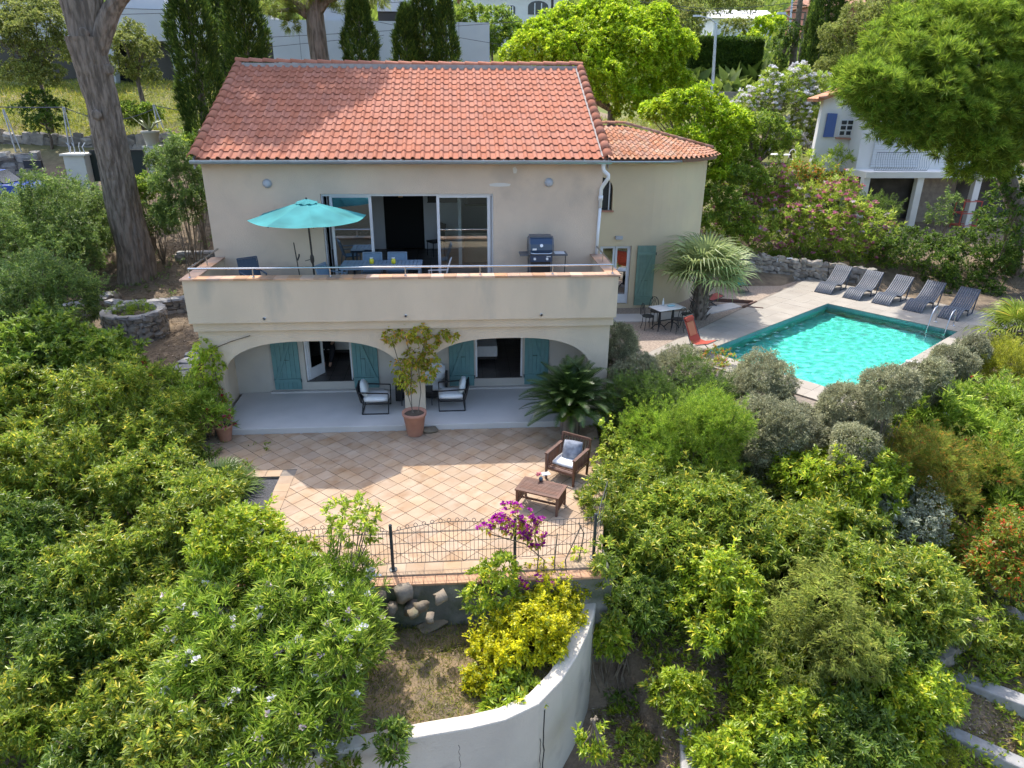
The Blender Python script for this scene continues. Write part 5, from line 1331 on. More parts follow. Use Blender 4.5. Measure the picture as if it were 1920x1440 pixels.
# white villa at the top
vl = thing('white_villa', 'white villa with small arched window far behind the round tree', 'house', (8, 78, 12)); YV = 78.0
q0, q1 = ony(868, 30, YV), ony(1064, 30, YV)
m_ = MB(); m_.box(q0[0], q1[0], YV, YV + 9, 9, ony(960, -12, YV)[2]); m_.build('wall', M_nw, vl)
m_ = MB(); m_.box(q0[0] - .5, q1[0] + .6, YV - .6, YV + 9.5, ony(960, -12, YV)[2], ony(960, -14, YV)[2] + .25); m_.build('roof', M_tile2, vl)
for a, b, c_ in ((952, 966, 14), (990, 1028, 12)):
    A, B = ony(a, c_, YV), ony(b, c_, YV); zb = ony(a, 27, YV)[2]; m_ = MB(); n = 10; cx = (A[0] + B[0]) / 2; hw = (B[0] - A[0]) / 2
    m_.extr([(cx - hw, zb), (cx + hw, zb)] + [(cx + hw * math.cos(math.pi * k / n), A[2] + hw * .5 * math.sin(math.pi * k / n)) for k in range(n + 1)], 'y', YV - .04, YV + .02); wi_ = m_.build('window', mat('window_dark', (.03, .035, .04), .2), vl)
    for f in (-.33, .33): m_ = MB(); m_.box(cx + hw * f - .05, cx + hw * f + .05, YV - .08, YV - .041, zb, A[2] + hw * .3); m_.build('mullion', M_white, wi_)
for px_, py_, y_, wd, lb, mm in ((1395, 35, 92, 3.6, 'small white house up the road behind the clipped hedge', M_nw), (1590, 14, 95, 5, 'brick red house at the top edge behind the cypress', mat('brick_red', (.36, .15, .10), .9)), (1745, 8, 90, 4, 'reddish house at the very top right behind the trees', mat('brick_red', (.36, .15, .10), .9))):
    q_ = ony(px_, py_, y_); t = thing('distant_house', lb, 'house', (q_[0], y_, terr(q_[0], y_))); g0 = float(terr(q_[0], y_))
    m_ = MB(); m_.box(q_[0] - wd, q_[0] + wd, y_, y_ + 6, g0 - 1, q_[2]); m_.build('wall', mm, t); m_ = MB(); m_.extr([(y_ - .4, q_[2]), (y_ + 6.4, q_[2]), (y_ + 3, q_[2] + 1.2)], 'x', q_[0] - wd - .3, q_[0] + wd + .3); m_.build('roof', M_tile2 if mm != M_nw else M_nw, t)
# road strip up the hill
rp = [(1300, 172), (1360, 172), (1400, 158), (1425, 143), (1440, 128), (1452, 120)]
cl = [ony(px_, py_, 52 + i * 6.5) for i, (px_, py_) in enumerate(rp)]
m_ = MB(); vs = []; 
for i, p in enumerate(cl):
    w_ = 1.7; d = Vector(cl[min(i + 1, 5)]) - Vector(cl[max(i - 1, 0)]); d.z = 0; d.normalize(); nn = Vector((d.y, -d.x, 0)) * w_
    vs += [Vector(p) - nn, Vector(p) + nn, Vector(p) + nn + Vector((0, 0, -1.5)), Vector(p) - nn + Vector((0, 0, -1.5))]
fs = []
for i in range(5): a = i * 4; fs += [(a, a + 1, a + 5, a + 4), (a + 1, a + 2, a + 6, a + 5), (a + 3, a, a + 4, a + 7)]
m_.add(vs, fs + [(0, 3, 2, 1)]); struct('road', m_, mat('asphalt', (.26, .24, .22), .9, (.20, .19, .18), .6, 4))

# poles, lamp and wires
def pole(name, label, cat, base, topp, r0, r1, m):
    t = thing(name, label, cat, tuple(base)); m_ = MB(); m_.tube([base, topp], [r0, r1], 10); m_.build('shaft', m, t); return t
t = pole('street_lamp', 'slim pale metal lamp post in front of the clipped hedge', 'lamp post', ony(1335, 178, 56), ony(1343, 45, 56), .13, .09, M_zinc); p = ony(1343, 45, 56)
m_ = MB(); m_.tube([p, (p[0] - .5, 56, p[2] + .35), (p[0] - 1.3, 56, p[2] + .5)], .04, 6); m_.cbox((p[0] - 1.5, 56, p[2] + .5), (.5, .2, .12)); m_.build('lamp_arm', M_zinc, t)
t = pole('utility_pole', 'thick leaning grey wooden utility pole beside the cypress at top right', 'pole', ony(1484, 135, 62), ony(1502, -10, 62), .28, .2, M_twig)
p = ony(1500, 10, 62)
for k in range(3): m_ = MB(); m_.bar((p[0] - .6, 62, p[2] - k * .5), (p[0] + .6, 62, p[2] - k * .5), .08); m_.build('crossarm', M_twig, t)
pole('utility_pole', 'thinner utility pole just right of the leaning thick one', 'pole', ony(1496, 133, 66), ony(1510, 25, 66), .14, .1, M_twig)
t = pole('street_lamp', 'street lamp with curved arm high on the hill beside the utility pole', 'lamp post', ony(1480, 60, 74), ony(1486, -5, 74), .1, .08, M_zinc); p = ony(1465, 25, 74); m_ = MB(); m_.tube([ony(1483, 35, 74), ony(1474, 28, 74), ony(1465, 25, 74)], .05, 6); m_.cbox((p[0], 74, p[2]), (.8, .3, .2)); m_.build('lamp_arm', M_zinc, t)
pole('utility_pole', 'dark slim pole at the top edge above the round tree', 'pole', ony(1034, 60, 60), ony(1036, -10, 60), .12, .1, M_dark)
pole('utility_pole', 'pale slim pole between the cypress clump and the villa', 'pole', ony(846, 60, 60), ony(847, -10, 60), .12, .1, M_conc2)
def wire(label, pts, y0, y1, sag, r=.014):
    A, B = Vector(ony(*pts[0], y0)), Vector(ony(*pts[1], y1)); pp = [A.lerp(B, k / 14) + Vector((0, 0, -sag * math.sin(math.pi * k / 14))) for k in range(15)]
    m_ = MB(); m_.tube(pp, r, 5); o_ = m_.build('overhead_wire', M_wire if False else mat('cable', (.10, .10, .11), .6)); tag(o_, label, 'wire', 'overhead wires')
wire('topmost overhead wire crossing from the left edge behind the pine', ((-20, 5), (720, 8)), 40, 46, .3)
wire('second overhead wire from the top at left', ((-20, 32), (920, -8)), 40, 47, .2)
wire('third overhead wire from the top, crossing the concrete wall', ((-20, 86), (980, 40)), 40, 46, .2)
wire('lowest overhead wire at left, crossing the concrete wall', ((-20, 119), (720, 66)), 40, 46, .2)
wire('wire sagging down to the right across the cypress clump', ((620, 22), (1010, 95)), 46, 46, .1)
wire('upper overhead wire spanning from the round tree to the utility pole', ((1180, 0), (1496, 4)), 60, 62, .5, .02)
wire('lower overhead wire spanning from the round tree to the utility pole', ((1230, 8), (1500, 12)), 60, 62, .6, .02)

# drive: gate pillars, gate, agave pot, blue car, fence posts
M_pil = mat('pillar_white', (.58, .57, .53), .9, (.52, .51, .48), 2, 4, .2, 20)
def gpillar(label, x0p, x1p, topy, boty, y):
    A, B = ony(x0p, topy, y), ony(x1p, topy, y); zb = ony(x0p, boty, y)[2]; t = thing('gate_pillar', label, 'pillar', ((A[0] + B[0]) / 2, y, zb)); hw = (B[0] - A[0]) / 2
    L('pillar_body', MB().box(-hw * .85, hw * .85, -hw * .85, hw * .85, 0, A[2] - zb - .08), M_pil, t); L('pillar_cap', MB().box(-hw * 1.05, hw * 1.05, -hw * 1.05, hw * 1.05, A[2] - zb - .08, A[2] - zb), M_pil, t); return t, A, B
gp1, A1_, B1_ = gpillar('white gate pillar with iron scrolls left of the big pine trunk', 123, 168, 287, 352, 33)
gp2, A2_, B2_ = gpillar('white gate pillar carrying the agave pot right of the pine trunk', 272, 300, 273, 340, 33)
m_ = MB()
for dx in (-.3, -.12, .12, .3): m_.tube([((A1_[0] + B1_[0]) / 2 + dx, 33, A1_[2]), ((A1_[0] + B1_[0]) / 2 + dx * .8, 33, A1_[2] + .25), ((A1_[0] + B1_[0]) / 2 + dx * 1.3, 33, A1_[2] + .42)], .02, 5)
m_.build('iron_scroll', M_zinc, gp1)
m_ = MB(); z0 = ony(240, 340, 33.1)[2]; m_.box(ony(170, 300, 33.1)[0], ony(271, 300, 33.1)[0], 33.08, 33.14, z0, ony(240, 282, 33.1)[2]); t = thing('drive_gate', 'dark green solid drive gate between the two white pillars', 'gate', (ony(220, 330, 33.1)[0], 33.1, z0)); m_.build('gate_panel', mat('gate_green', (.012, .02, .018), .6), t)
m_ = MB(); m_.box(ony(170, 300, 33.0)[0], ony(271, 300, 33.0)[0], 33.02, 33.075, ony(240, 284, 33)[2], ony(240, 281, 33)[2]); m_.build('top_rail', M_iron, t)
pz = A2_[2]; pxc = (A2_[0] + B2_[0]) / 2
t = thing('agave_pot', 'pale pot with a spiky agave on the right gate pillar', 'pot', (pxc, 33, pz)); L('pot_body', MB().lathe([(.22, 0), (.24, .05), (.33, .5), (.37, .52), (.37, .6), (.3, .6)], 18), mat('pot_cream', (.45, .42, .35), .9), t, True)
for k in range(13):
    a = k * 2.4; tl = .5 + .25 * (k % 3); d = Vector((math.cos(a), math.sin(a), 0)); lf = MB(); s_ = Vector((-d.y, d.x, 0)) * .05; b0 = Vector((0, 0, .58)); m1 = b0 + d * tl * .5 + Vector((0, 0, .35)); tp = b0 + d * tl + Vector((0, 0, .45 if k % 2 else .7))
    lf.add([b0 - s_, b0 + s_, m1 + s_, m1 - s_, tp], [(0, 1, 2, 3), (3, 2, 4)]); L('leaf', lf, mat('agave_leaf', (.30, .34, .20), .6), t)
cp = ony(20, 340, 32); cg = cp[2] - 1.0
t = thing('parked_car', 'blue car parked at the far left edge behind the shrubs', 'car', (cp[0] - 1.2, 32, cg)); M_car = mat('car_blue', (.02, .07, .36), .25, coat=.6)
L('body', MB().extr([(-2.1, .3), (2.1, .3), (2.15, .75), (1.9, .95), (-2.0, 1.0), (-2.15, .7)], 'y', -.85, .85), M_car, t, bevel=.06); L('roof', MB().extr([(-1.6, 1.0), (1.25, .95), (.75, 1.42), (-1.1, 1.46)], 'y', -.72, .72), M_car, t, bevel=.05)
L('side_window', MB().extr([(-1.35, 1.04), (.98, 1.0), (.66, 1.36), (-1.02, 1.38)], 'y', -.735, -.721), mat('window_dark', (.03, .035, .04), .2), t); L('windscreen', MB().extr([(1.27, .99), (1.29, .99), (.80, 1.41), (.77, 1.41)], 'y', -.65, .65), mat('window_dark', (.03, .035, .04), .2), t)
for x in (-1.35, 1.35):
    for y in (-.8, .8): wh = L('wheel', MB().tube([(x, y - .1, .31), (x, y + .1, .31)], .31, 18), M_iron, t); L('rim', MB().tube([(x, y - .11, .31), (x, y + .11, .31)], .19, 14), M_zinc, wh)
for y in (-.6, .6): L('headlight', MB().box(2.1, 2.16, y - .15, y + .15, .62, .75), M_white, t)
for i, (xa, ya, xb, yb, y_, lb) in enumerate(((118, 200, 131, 285, 36, 'pale metal fence post above the left gate pillar'), (287, 196, 296, 240, 37, 'pale metal fence post beside the agave'), (5, 205, 30, 285, 37, 'leaning thin fence post at the far left edge'))):
    A, B = ony(xa, ya, y_), ony(xb, yb, y_); t = thing('fence_post', lb, 'fence post', tuple(B)); m_ = MB(); m_.tube([B, A], .035, 6); m_.build('post', M_zinc, t); m_ = MB(); m_.tube([Vector(B) + Vector((.25, 0, 0)), Vector(A) + Vector((.05, 0, 0))], .025, 6); m_.build('strut', M_zinc, t)
wire('pale fence wire strung between the posts above the gate', ((-20, 200), (118, 201)), 37, 36, .02, .025); wire('pale fence wire from the left post across behind the pine trunk', ((118, 201), (287, 205)), 36, 37, .5, .02); wire('fence wire running right from the post beside the agave', ((287, 197), (400, 215)), 37, 37, .05, .02)
# person sitting on the left bed
pq = onz(614, 688, .44)
px0, py0 = pq[0], pq[1]
person = thing('person', 'person in blue top and dark trousers sitting inside the left ground floor room', 'person', (px0, py0, .44))
def skin(name, verts, edges, radii, m, parent, root=0):
    me = bpy.data.meshes.new(name); me.from_pydata(verts, edges, []); o_ = bpy.data.objects.new(name, me); COL.objects.link(o_); o_.parent = parent
    md = o_.modifiers.new('skin', 'SKIN'); md.use_smooth_shade = True
    for i, r_ in enumerate(radii): me.skin_vertices[0].data[i].radius = (r_, r_)
    for i in range(len(radii)): me.skin_vertices[0].data[i].use_root = (i == root)
    sb = o_.modifiers.new('sub', 'SUBSURF'); sb.levels = 1; sb.render_levels = 1
    me.materials.append(m); return o_
hy = .48
bv = [(0, hy, .58), (0, hy, .78), (0, hy - .02, 1.0), (0, hy - .03, 1.08), (0, hy - .05, 1.22),
      (-.19, hy - .02, .98), (-.24, hy - .12, .75), (-.12, hy - .28, .62), (.19, hy - .02, .98), (.24, hy - .12, .75), (.12, hy - .28, .62),
      (-.1, hy - .02, .56), (-.19, .06, .52), (-.09, .02, .1), (-.08, -.1, .04), (.1, hy - .02, .56), (.19, .06, .52), (.09, .02, .1), (.08, -.1, .04)]
be = [(0, 1), (1, 2), (2, 3), (3, 4), (2, 5), (5, 6), (6, 7), (2, 8), (8, 9), (9, 10), (0, 11), (11, 12), (12, 13), (13, 14), (0, 15), (15, 16), (16, 17), (17, 18)]
br = [.13, .14, .14, .055, .10, .065, .05, .04, .065, .05, .04, .09, .07, .05, .04, .09, .07, .05, .04]
skin('body', bv, be, br, mat('skin', (.45, .27, .19), .6), person)
skin('trousers', [bv[i] for i in (0, 11, 12, 13, 15, 16, 17)], [(0, 1), (1, 2), (2, 3), (0, 4), (4, 5), (5, 6)], [.15, .105, .085, .062, .105, .085, .062], mat('dark_cloth', (.015, .015, .02), .9), person)
skin('top', [bv[i] for i in (0, 1, 2, 5, 6, 8, 9)], [(0, 1), (1, 2), (2, 3), (3, 4), (2, 5), (5, 6)], [.145, .155, .15, .08, .062, .08, .062], mat('blue_cloth', (.03, .08, .25), .9), person)
L('hair', MB().lathe([(.09, 1.22), (.115, 1.26), (.10, 1.33), (.03, 1.36)], 12, (0, hy - .04, 0)), M_dark, person, True)

# ================================================================== vegetation
UPZ = np.array([0, 0, 1.0])
def nrm(a): return a / (np.linalg.norm(a, axis=-1, keepdims=True) + 1e-9)
def rdir(n): return nrm(RNG.normal(size=(n, 3)))
TRIS = [0]
def kites(base, d, Ln, Wn, droop=.1, fold=.18):
    n = len(base); d = nrm(d); s = nrm(np.cross(d, UPZ + .35 * RNG.normal(size=(n, 3)))); nn = np.cross(s, d)
    Ln = np.broadcast_to(np.asarray(Ln, float), (n,))[:, None]; Wn = np.broadcast_to(np.asarray(Wn, float), (n,))[:, None]
    mid = base + d * Ln * .48; tip = base + d * Ln - UPZ * droop * Ln
    v = np.stack([base, mid + s * Wn / 2 + nn * Wn * fold, tip, mid - s * Wn / 2 + nn * Wn * fold], 1).reshape(-1, 3)
    i = np.arange(n) * 4
    f = np.concatenate([np.stack([i, i + 1, i + 2], -1), np.stack([i, i + 2, i + 3], -1)])
    return v, f
def joinvf(parts):
    vs, fs, o = [], [], 0
    for v, f in parts: vs.append(v); fs.append(f + o); o += len(v)
    return np.concatenate(vs), np.concatenate(fs)
def lump_tips(lumps, n, cut=-.25, shell=.25):
    """points on a set of lumps (centre, r, squash), outward normals; points deep inside other lumps are dropped"""
    C = np.array([l[0] for l in lumps], float); Rr = np.array([l[1] for l in lumps], float); Q = np.array([l[2] if len(l) > 2 else 1. for l in lumps], float)
    pr = Rr ** 2; pr /= pr.sum(); k = RNG.choice(len(lumps), size=int(n * 1.5), p=pr)
    u = rdir(len(k)); u = u[u[:, 2] > cut * 1.6 - .2 * RNG.random(len(u))]; k = k[:len(u)]
    rad = Rr[k] * (1 - shell * RNG.random(len(u)) ** 1.6) * (1 + .30 * np.sin(u[:, 0] * 7 + k) * np.sin(u[:, 1] * 6 + 2 * k) * np.sin(u[:, 2] * 5 + k))
    p = C[k] + u * rad[:, None] * np.stack([np.ones(len(u)), np.ones(len(u)), Q[k]], -1)
    keep = np.ones(len(p), bool)
    for j in range(len(lumps)):
        dd = np.linalg.norm((p - C[j]) / np.array([1, 1, Q[j]]), axis=1); keep &= ~((dd < Rr[j] * .62) & (k != j))
    return p[keep][:n], u[keep][:n]
def rosettes(p, u, k, Ln, Wn, phi=(.5, 1.3), up=.5, jit=.02, droop=.12, lv=.3):
    ax = nrm(u + up * UPZ + .25 * RNG.normal(size=u.shape)); n = len(p)
    ax = np.repeat(ax, k, 0); b = np.repeat(p, k, 0) + RNG.normal(size=(n * k, 3)) * jit
    pp = nrm(np.cross(ax, RNG.normal(size=ax.shape))); a = RNG.uniform(phi[0], phi[1], size=(n * k, 1))
    d = ax * np.cos(a) + pp * np.sin(a)
    return kites(b, d, Ln * (1 - lv + 2 * lv * RNG.random(n * k)), Wn * (.8 + .4 * RNG.random(n * k)), droop)
def auto_lumps(c, rx, rz, n, rr=(.2, .46)):
    out = [(np.array(c) - np.array([0, 0, .1 * rz]), rx * .58, rz / rx)]
    for i in range(int(n * 1.9)):
        d = rdir(1)[0]; d[2] = abs(d[2]) * 1.0 - .25; d = d / np.linalg.norm(d); r_ = rx * random.uniform(*rr)
        g_ = random.uniform(.75, 1.12); out.append((np.array(c) + d * g_ * np.array([rx - r_ * .8, rx - r_ * .8, rz - r_ * .7 * rz / rx]), r_, min(1., rz / rx * 1.1)))
    return out
LF = {}
def sp(name, m, k, Ln, Wn, phi, dens, up=.5, droop=.12): LF[name] = dict(m=m, k=k, L=Ln, W=Wn, phi=phi, dens=dens, up=up, droop=droop)
sp('pitt', leafmat('pitt_leaf', (.055, .10, .018), (.17, .235, .045), (.34, .33, .07), rough=.3), 11, .125, .033, (.45, 1.35), 78)
sp('pittd', leafmat('pitt_dark_leaf', (.035, .075, .018), (.10, .165, .035), (.17, .22, .05), rough=.33), 11, .12, .032, (.45, 1.35), 78)
sp('brt', leafmat('bright_leaf', (.08, .14, .02), (.21, .29, .035), (.36, .36, .05), rough=.32), 10, .115, .040, (.45, 1.4), 85)
sp('olea', leafmat('oleander_leaf', (.065, .125, .022), (.18, .265, .05), (.28, .34, .09), rough=.34), 11, .185, .026, (.25, 1.15), 58, .8)
sp('silver', leafmat('silver_leaf', (.075, .088, .072), (.17, .19, .165), (.26, .28, .255), rough=.6, trans=.05), 10, .055, .015, (.2, 1.2), 380)
sp('feather', leafmat('feather_leaf', (.055, .115, .018), (.155, .245, .035), (.24, .31, .06), rough=.5), 12, .075, .011, (.1, 1.0), 230)
sp('featherd', leafmat('feather_dark', (.03, .06, .018), (.07, .12, .03), rough=.5), 10, .07, .012, (.1, 1.0), 190)
sp('ygreen', leafmat('ygreen_leaf', (.09, .12, .018), (.19, .22, .03), (.28, .29, .05), rough=.5), 11, .07, .012, (.1, 1.0), 230)
sp('yellow', leafmat('yellow_leaf', (.20, .23, .012), (.46, .43, .02), (.13, .19, .02), rough=.4, tipf=.2), 9, .07, .034, (.4, 1.4), 190)
sp('bamboo', leafmat('willow_leaf', (.085, .125, .035), (.185, .235, .07), (.25, .28, .10), rough=.45), 9, .12, .016, (.2, 1.5), 95, .5, .3)
sp('grev', leafmat('grevillea_leaf', (.065, .10, .02), (.15, .185, .045), (.27, .15, .045), rough=.5, tipf=.14), 12, .11, .009, (.1, 1.0), 140, .7)
sp('elae', leafmat('elaeagnus_leaf', (.09, .115, .12), (.19, .225, .24), (.27, .30, .34), rough=.5, trans=.05), 7, .065, .03, (.4, 1.5), 120)
sp('phot', leafmat('photinia_leaf', (.07, .12, .02), (.18, .23, .045), (.36, .08, .04), rough=.38, tipf=.14), 9, .085, .034, (.4, 1.3), 130)
sp('vine', leafmat('vine_leaf', (.12, .15, .02), (.25, .27, .04), (.34, .20, .06), rough=.5, tipf=.2), 4, .085, .06, (.6, 1.6), 100, .1, .3)
sp('vineg', leafmat('vine_green', (.12, .19, .02), (.25, .33, .05), (.38, .40, .08), rough=.5), 4, .085, .06, (.6, 1.6), 100, .1, .3)
sp('laurel', leafmat('laurel_leaf', (.085, .155, .012), (.225, .33, .022), (.33, .40, .05), rough=.45), 9, .17, .075, (.4, 1.4), 46)
sp('laureld', leafmat('laurel_dark', (.05, .10, .018), (.13, .20, .035), (.21, .27, .06), rough=.45), 8, .15, .06, (.4, 1.4), 48)
sp('oak', leafmat('oak_leaf', (.055, .085, .03), (.15, .185, .065), (.22, .25, .10), rough=.5), 8, .12, .05, (.4, 1.5), 56)
sp('hedge', leafmat('hedge_leaf', (.022, .05, .012), (.06, .115, .022), (.11, .16, .03), rough=.5), 8, .13, .05, (.3, 1.4), 40)
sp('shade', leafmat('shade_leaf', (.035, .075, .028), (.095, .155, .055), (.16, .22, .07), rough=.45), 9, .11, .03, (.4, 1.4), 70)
sp('oleafar', leafmat('oleander_far', (.08, .14, .03), (.20, .28, .06), (.3, .36, .1), rough=.45), 9, .18, .034, (.2, 1.2), 40, .8)
sp('pine', leafmat('pine_needle', (.05, .10, .016), (.135, .21, .035), (.19, .26, .05), rough=.5), 22, .30, .024, (.1, 1.25), 22, .9, .1)
sp('cyp', leafmat('cypress_leaf', (.016, .038, .012), (.05, .09, .02), (.10, .15, .03), rough=.6), 7, .22, .05, (.1, .7), 34, 1.2)
M_PETAL = {c: leafmat('petal_' + c, tuple(x * .8 for x in v), v, rough=.6, trans=.2, spec=.2) for c, v in dict(white=(.82, .80, .80), pink=(.68, .24, .36), lilac=(.72, .58, .66), red=(.55, .03, .06), magenta=(.42, .02, .34), coral=(.5, .10, .05)).items()}
def blossoms(p, u, n, r_, col, parent, world=True, petals=12):
    if n <= 0 or len(p) == 0: return
    k = RNG.choice(len(p), size=min(n, len(p)), replace=False); pp = np.repeat(p[k] + u[k] * r_ * .6, petals, 0); d = rdir(len(pp)); d[:, 2] = np.abs(d[:, 2])
    v, f = kites(pp + d * r_ * .5 * RNG.random((len(pp), 1)), d, r_ * .75, r_ * .75, .05)
    o_ = obj('blossom', mesh_np('blossom', v - np.array(origin_of(parent)) if not world else v, f), M_PETAL[col], parent); o_['kind'] = 'stuff'
def gnd(x, y):
    if -4.3 < x < 2.35 and 7.55 < y < 10.35 and not (x > 1.0 and y < 8.1): return -.96
    return float(terr(x, y))
def place(px_, py_, rpx, asp, lift=.55, at=None):
    """walk down the ray until the crown would rest on the ground; at = ('y'|'a'|'b', value): stop at that plane (b and a run along the pool)"""
    d = ray(px_, py_); d = d / (d @ FWD)
    if at:
        if at[0] == 'y': t = at[1] / d[1]
        else:
            e = E1 if at[0] == 'a' else E2; t = (at[1] + PA @ e) / (d[:2] @ e)
        return CAM + d * t, rpx * t / FPX
    t = 5.0
    while t < 120:
        p = CAM + d * t; r_ = rpx * t / FPX
        if p[2] <= gnd(p[0], p[1]) + r_ * asp * lift: break
        t += .08
    return p, r_
def plant(name, label, species, lumps, cat='shrub', group=None, dens=1.0, scale=1.0, stems=4, stem_r=.02, base=None, flowers=None, cut=-.25, trunk=None):
    s = LF[species]; C = np.mean([l[0] for l in lumps], 0)
    if base is None: base = (C[0], C[1], gnd(C[0], C[1]))
    t = thing(name, label, cat, tuple(map(float, base)), 0, group)
    A = sum(4 * math.pi * l[1] ** 2 * .5 * (.5 + .5 * (l[2] if len(l) > 2 else 1)) for l in lumps)
    n = int(A * s['dens'] * dens / scale ** 2)
    p, u = lump_tips(lumps, n, cut)
    if cat == 'shrub' and species not in ('silver', 'hedge'):      # loose shoots standing clear of the crown
        k_ = RNG.choice(len(p), size=max(1, len(p) // 9), replace=False); hi = k_[u[k_, 2] > .05]
        ln = RNG.uniform(.12, .42, (len(hi), 1)) * min(1.3, .55 + np.mean([l[1] for l in lumps])); dr = nrm(u[hi] + UPZ * .9 + .5 * RNG.normal(size=(len(hi), 3)))
        p = np.concatenate([p] + [p[hi] + dr * ln * g_ for g_ in (.35, .7, 1.0)]); u = np.concatenate([u, dr, dr, dr])
    v, f = rosettes(p, u, s['k'], s['L'] * scale, s['W'] * scale, s['phi'], s['up'], .02 * scale, s['droop'])
    o_ = obj('foliage' if cat != 'tree' else 'crown', mesh_np('foliage', v, f), s['m'], t); TRIS[0] += len(f)
    if cat != 'tree': o_.name = 'foliage'
    m_ = MB(); B = Vector(base)
    if trunk:
        m_.tube(trunk[0], trunk[1], 10); tk = m_.build('trunk', M_bark if cat == 'tree' else M_twig, t, smooth=True); top_ = Vector(trunk[0][-1]); m2 = MB()
        for l in lumps[:14]: c = Vector(l[0]); m2.tube([top_, top_.lerp(c, .5) + Vector((0, 0, -.1 * l[1])), c], [trunk[1][-1] * .6, trunk[1][-1] * .35, trunk[1][-1] * .12], 6)
        m2.build('limbs', M_bark if cat == 'tree' else M_twig, t)
    elif stems:
        for i in range(max(stems, min(len(lumps), 8))):
            c = Vector(lumps[i % len(lumps)][0]) + Vector(rdir(1)[0]) * lumps[i % len(lumps)][1] * random.uniform(.5, 1.2); mid = B.lerp(c, .5) + Vector((random.uniform(-.1, .1), random.uniform(-.1, .1), 0))
            m_.tube([B + Vector((random.uniform(-.06, .06), random.uniform(-.06, .06), -.05)), mid, c], [stem_r, stem_r * .8, stem_r * .35], 5)
        m_.build('stems', M_twig, t)
    if flowers:
        for col, nf, fr in flowers: blossoms(p, u, nf, fr, col, t)
    return t
def shrub(label, species, px_, py_, rpx, asp=.8, n=9, name='shrub', rr=(.2, .46), **kw):
    p, r_ = place(px_, py_, rpx, asp, kw.pop('lift', .55), kw.pop('at', None))
    lm = auto_lumps(p, r_, r_ * asp, n, rr)
    if kw.pop('skirt', False): lm += [(p - np.array([0, 0, r_ * asp * .55]), r_ * .8, .9), (p - np.array([.25 * r_, .1, r_ * asp * .9]), r_ * .65, .9)]
    return plant(name, label, species, lm, **kw)

GL, GR, GM = 'glossy leaved shrubs of the left foreground', 'shrubs of the right slope', 'shaded shrubs under the pine'
for a in (
    ('glossy green shrub at the left edge level with the loggia', 'pitt', 45, 775, 125), ('wide glossy shrub below the red flowered oleander', 'pitt', 205, 775, 120), ('glossy shrub right beside the flower pot and loggia step', 'pitt', 300, 812, 82),
    ('glossy shrub at the left edge above the dark hollow', 'pitt', 70, 890, 120), ('glossy shrub left of the small fan palm', 'pitt', 250, 890, 115), ('dark glossy shrub at the left edge beside the hollow', 'pittd', 25, 1030, 105),
    ('glossy shrub between the dark hollow and the white oleanders', 'pitt', 330, 1030, 95), 
    ('glossy shrub in the lower left, below the dark hollow', 'pitt', 190, 1090, 100), ('dark shrub on the left edge at two thirds height', 'pittd', 60, 1150, 95), ('glossy shrub in the lower left quarter under the oleander edge', 'pitt', 300, 1170, 85),
    ('glossy shrub above the bottom left twiggy bush', 'pittd', 150, 1215, 95), ('yellowing twiggy bush in the bottom left corner', 'pitt', 55, 1340, 105), ('glossy shrub on the bottom edge right of the twiggy bush', 'pitt', 225, 1330, 100), ('glossy shrub cut by the bottom edge below the oleanders', 'pitt', 350, 1410, 95), ('dark shrub cut by the bottom edge at lower left', 'pittd', 180, 1430, 90)):
    shrub(*a, group=GL)
shrub('glossy shrub between the flower pot and the small fan palm', 'pittd', 345, 885, 56, .9, 7, at=('y', 15.0), base=(-6.7, 15.0, -.2), group=GL)
shrub('glossy shrub closing in on the black planting bed from the left', 'pitt', 365, 950, 80, .85, 8, at=('y', 12.6), base=(-5.9, 12.6, -.9), group=GL)
shrub('yellow green shrub just below the fan palm', 'brt', 450, 1025, 85, .85, 8, at=('y', 10.7), base=(-4.6, 10.7, -.9), group=GL)
shrub('dense bright shrub at the left end of the wire fence', 'brt', 535, 1055, 64, .85, 7, at=('y', 10.1), base=(-3.3, 10.1, -.96), group=GL)
shrub('sparse twiggy shrub leaning over the left fence panel', 'brt', 655, 990, 66, 1.0, 6, dens=.28, at=('y', 10.25), base=(-2.4, 10.2, -.96), group=GL)
GO = 'white flowering oleanders of the left foreground'
for lb, px_, py_, r_, yy in (('white flowered oleander below the glossy shrubs', 415, 1140, 95, 9.8), ('tall oleander just left of the fence corner post', 560, 1120, 80, 9.5), ('oleander nearest the rock pile', 640, 1165, 85, 9.2), ('oleander in the middle of the lower left thicket', 460, 1245, 105, 8.8),
    ('white flowered oleander beside the bare soil of the bed', 620, 1235, 105, 8.5), ('oleander with pinkish buds near the bottom left', 370, 1290, 95, 8.6), ('oleander spilling over the white wall at the bottom', 570, 1345, 95, 7.9), ('oleander on the bottom edge left of the wall top', 470, 1400, 95, 7.7), ('bright oleander in front of the left fence panel', 650, 1100, 55, 9.8)):
    shrub(lb, 'olea', px_, py_, r_, .8, 9, group=GO, at=('y', yy), flowers=[('white', 22, .08), ('lilac', 14, .07)])
for a in (('dark trailing creeper hanging over the white wall at the bottom', 'pittd', 735, 1400, 40, 1.3, 5), ('small green plant at the wall foot right of the creeper', 'pitt', 640, 1430, 45, .8, 4)): shrub(*a)
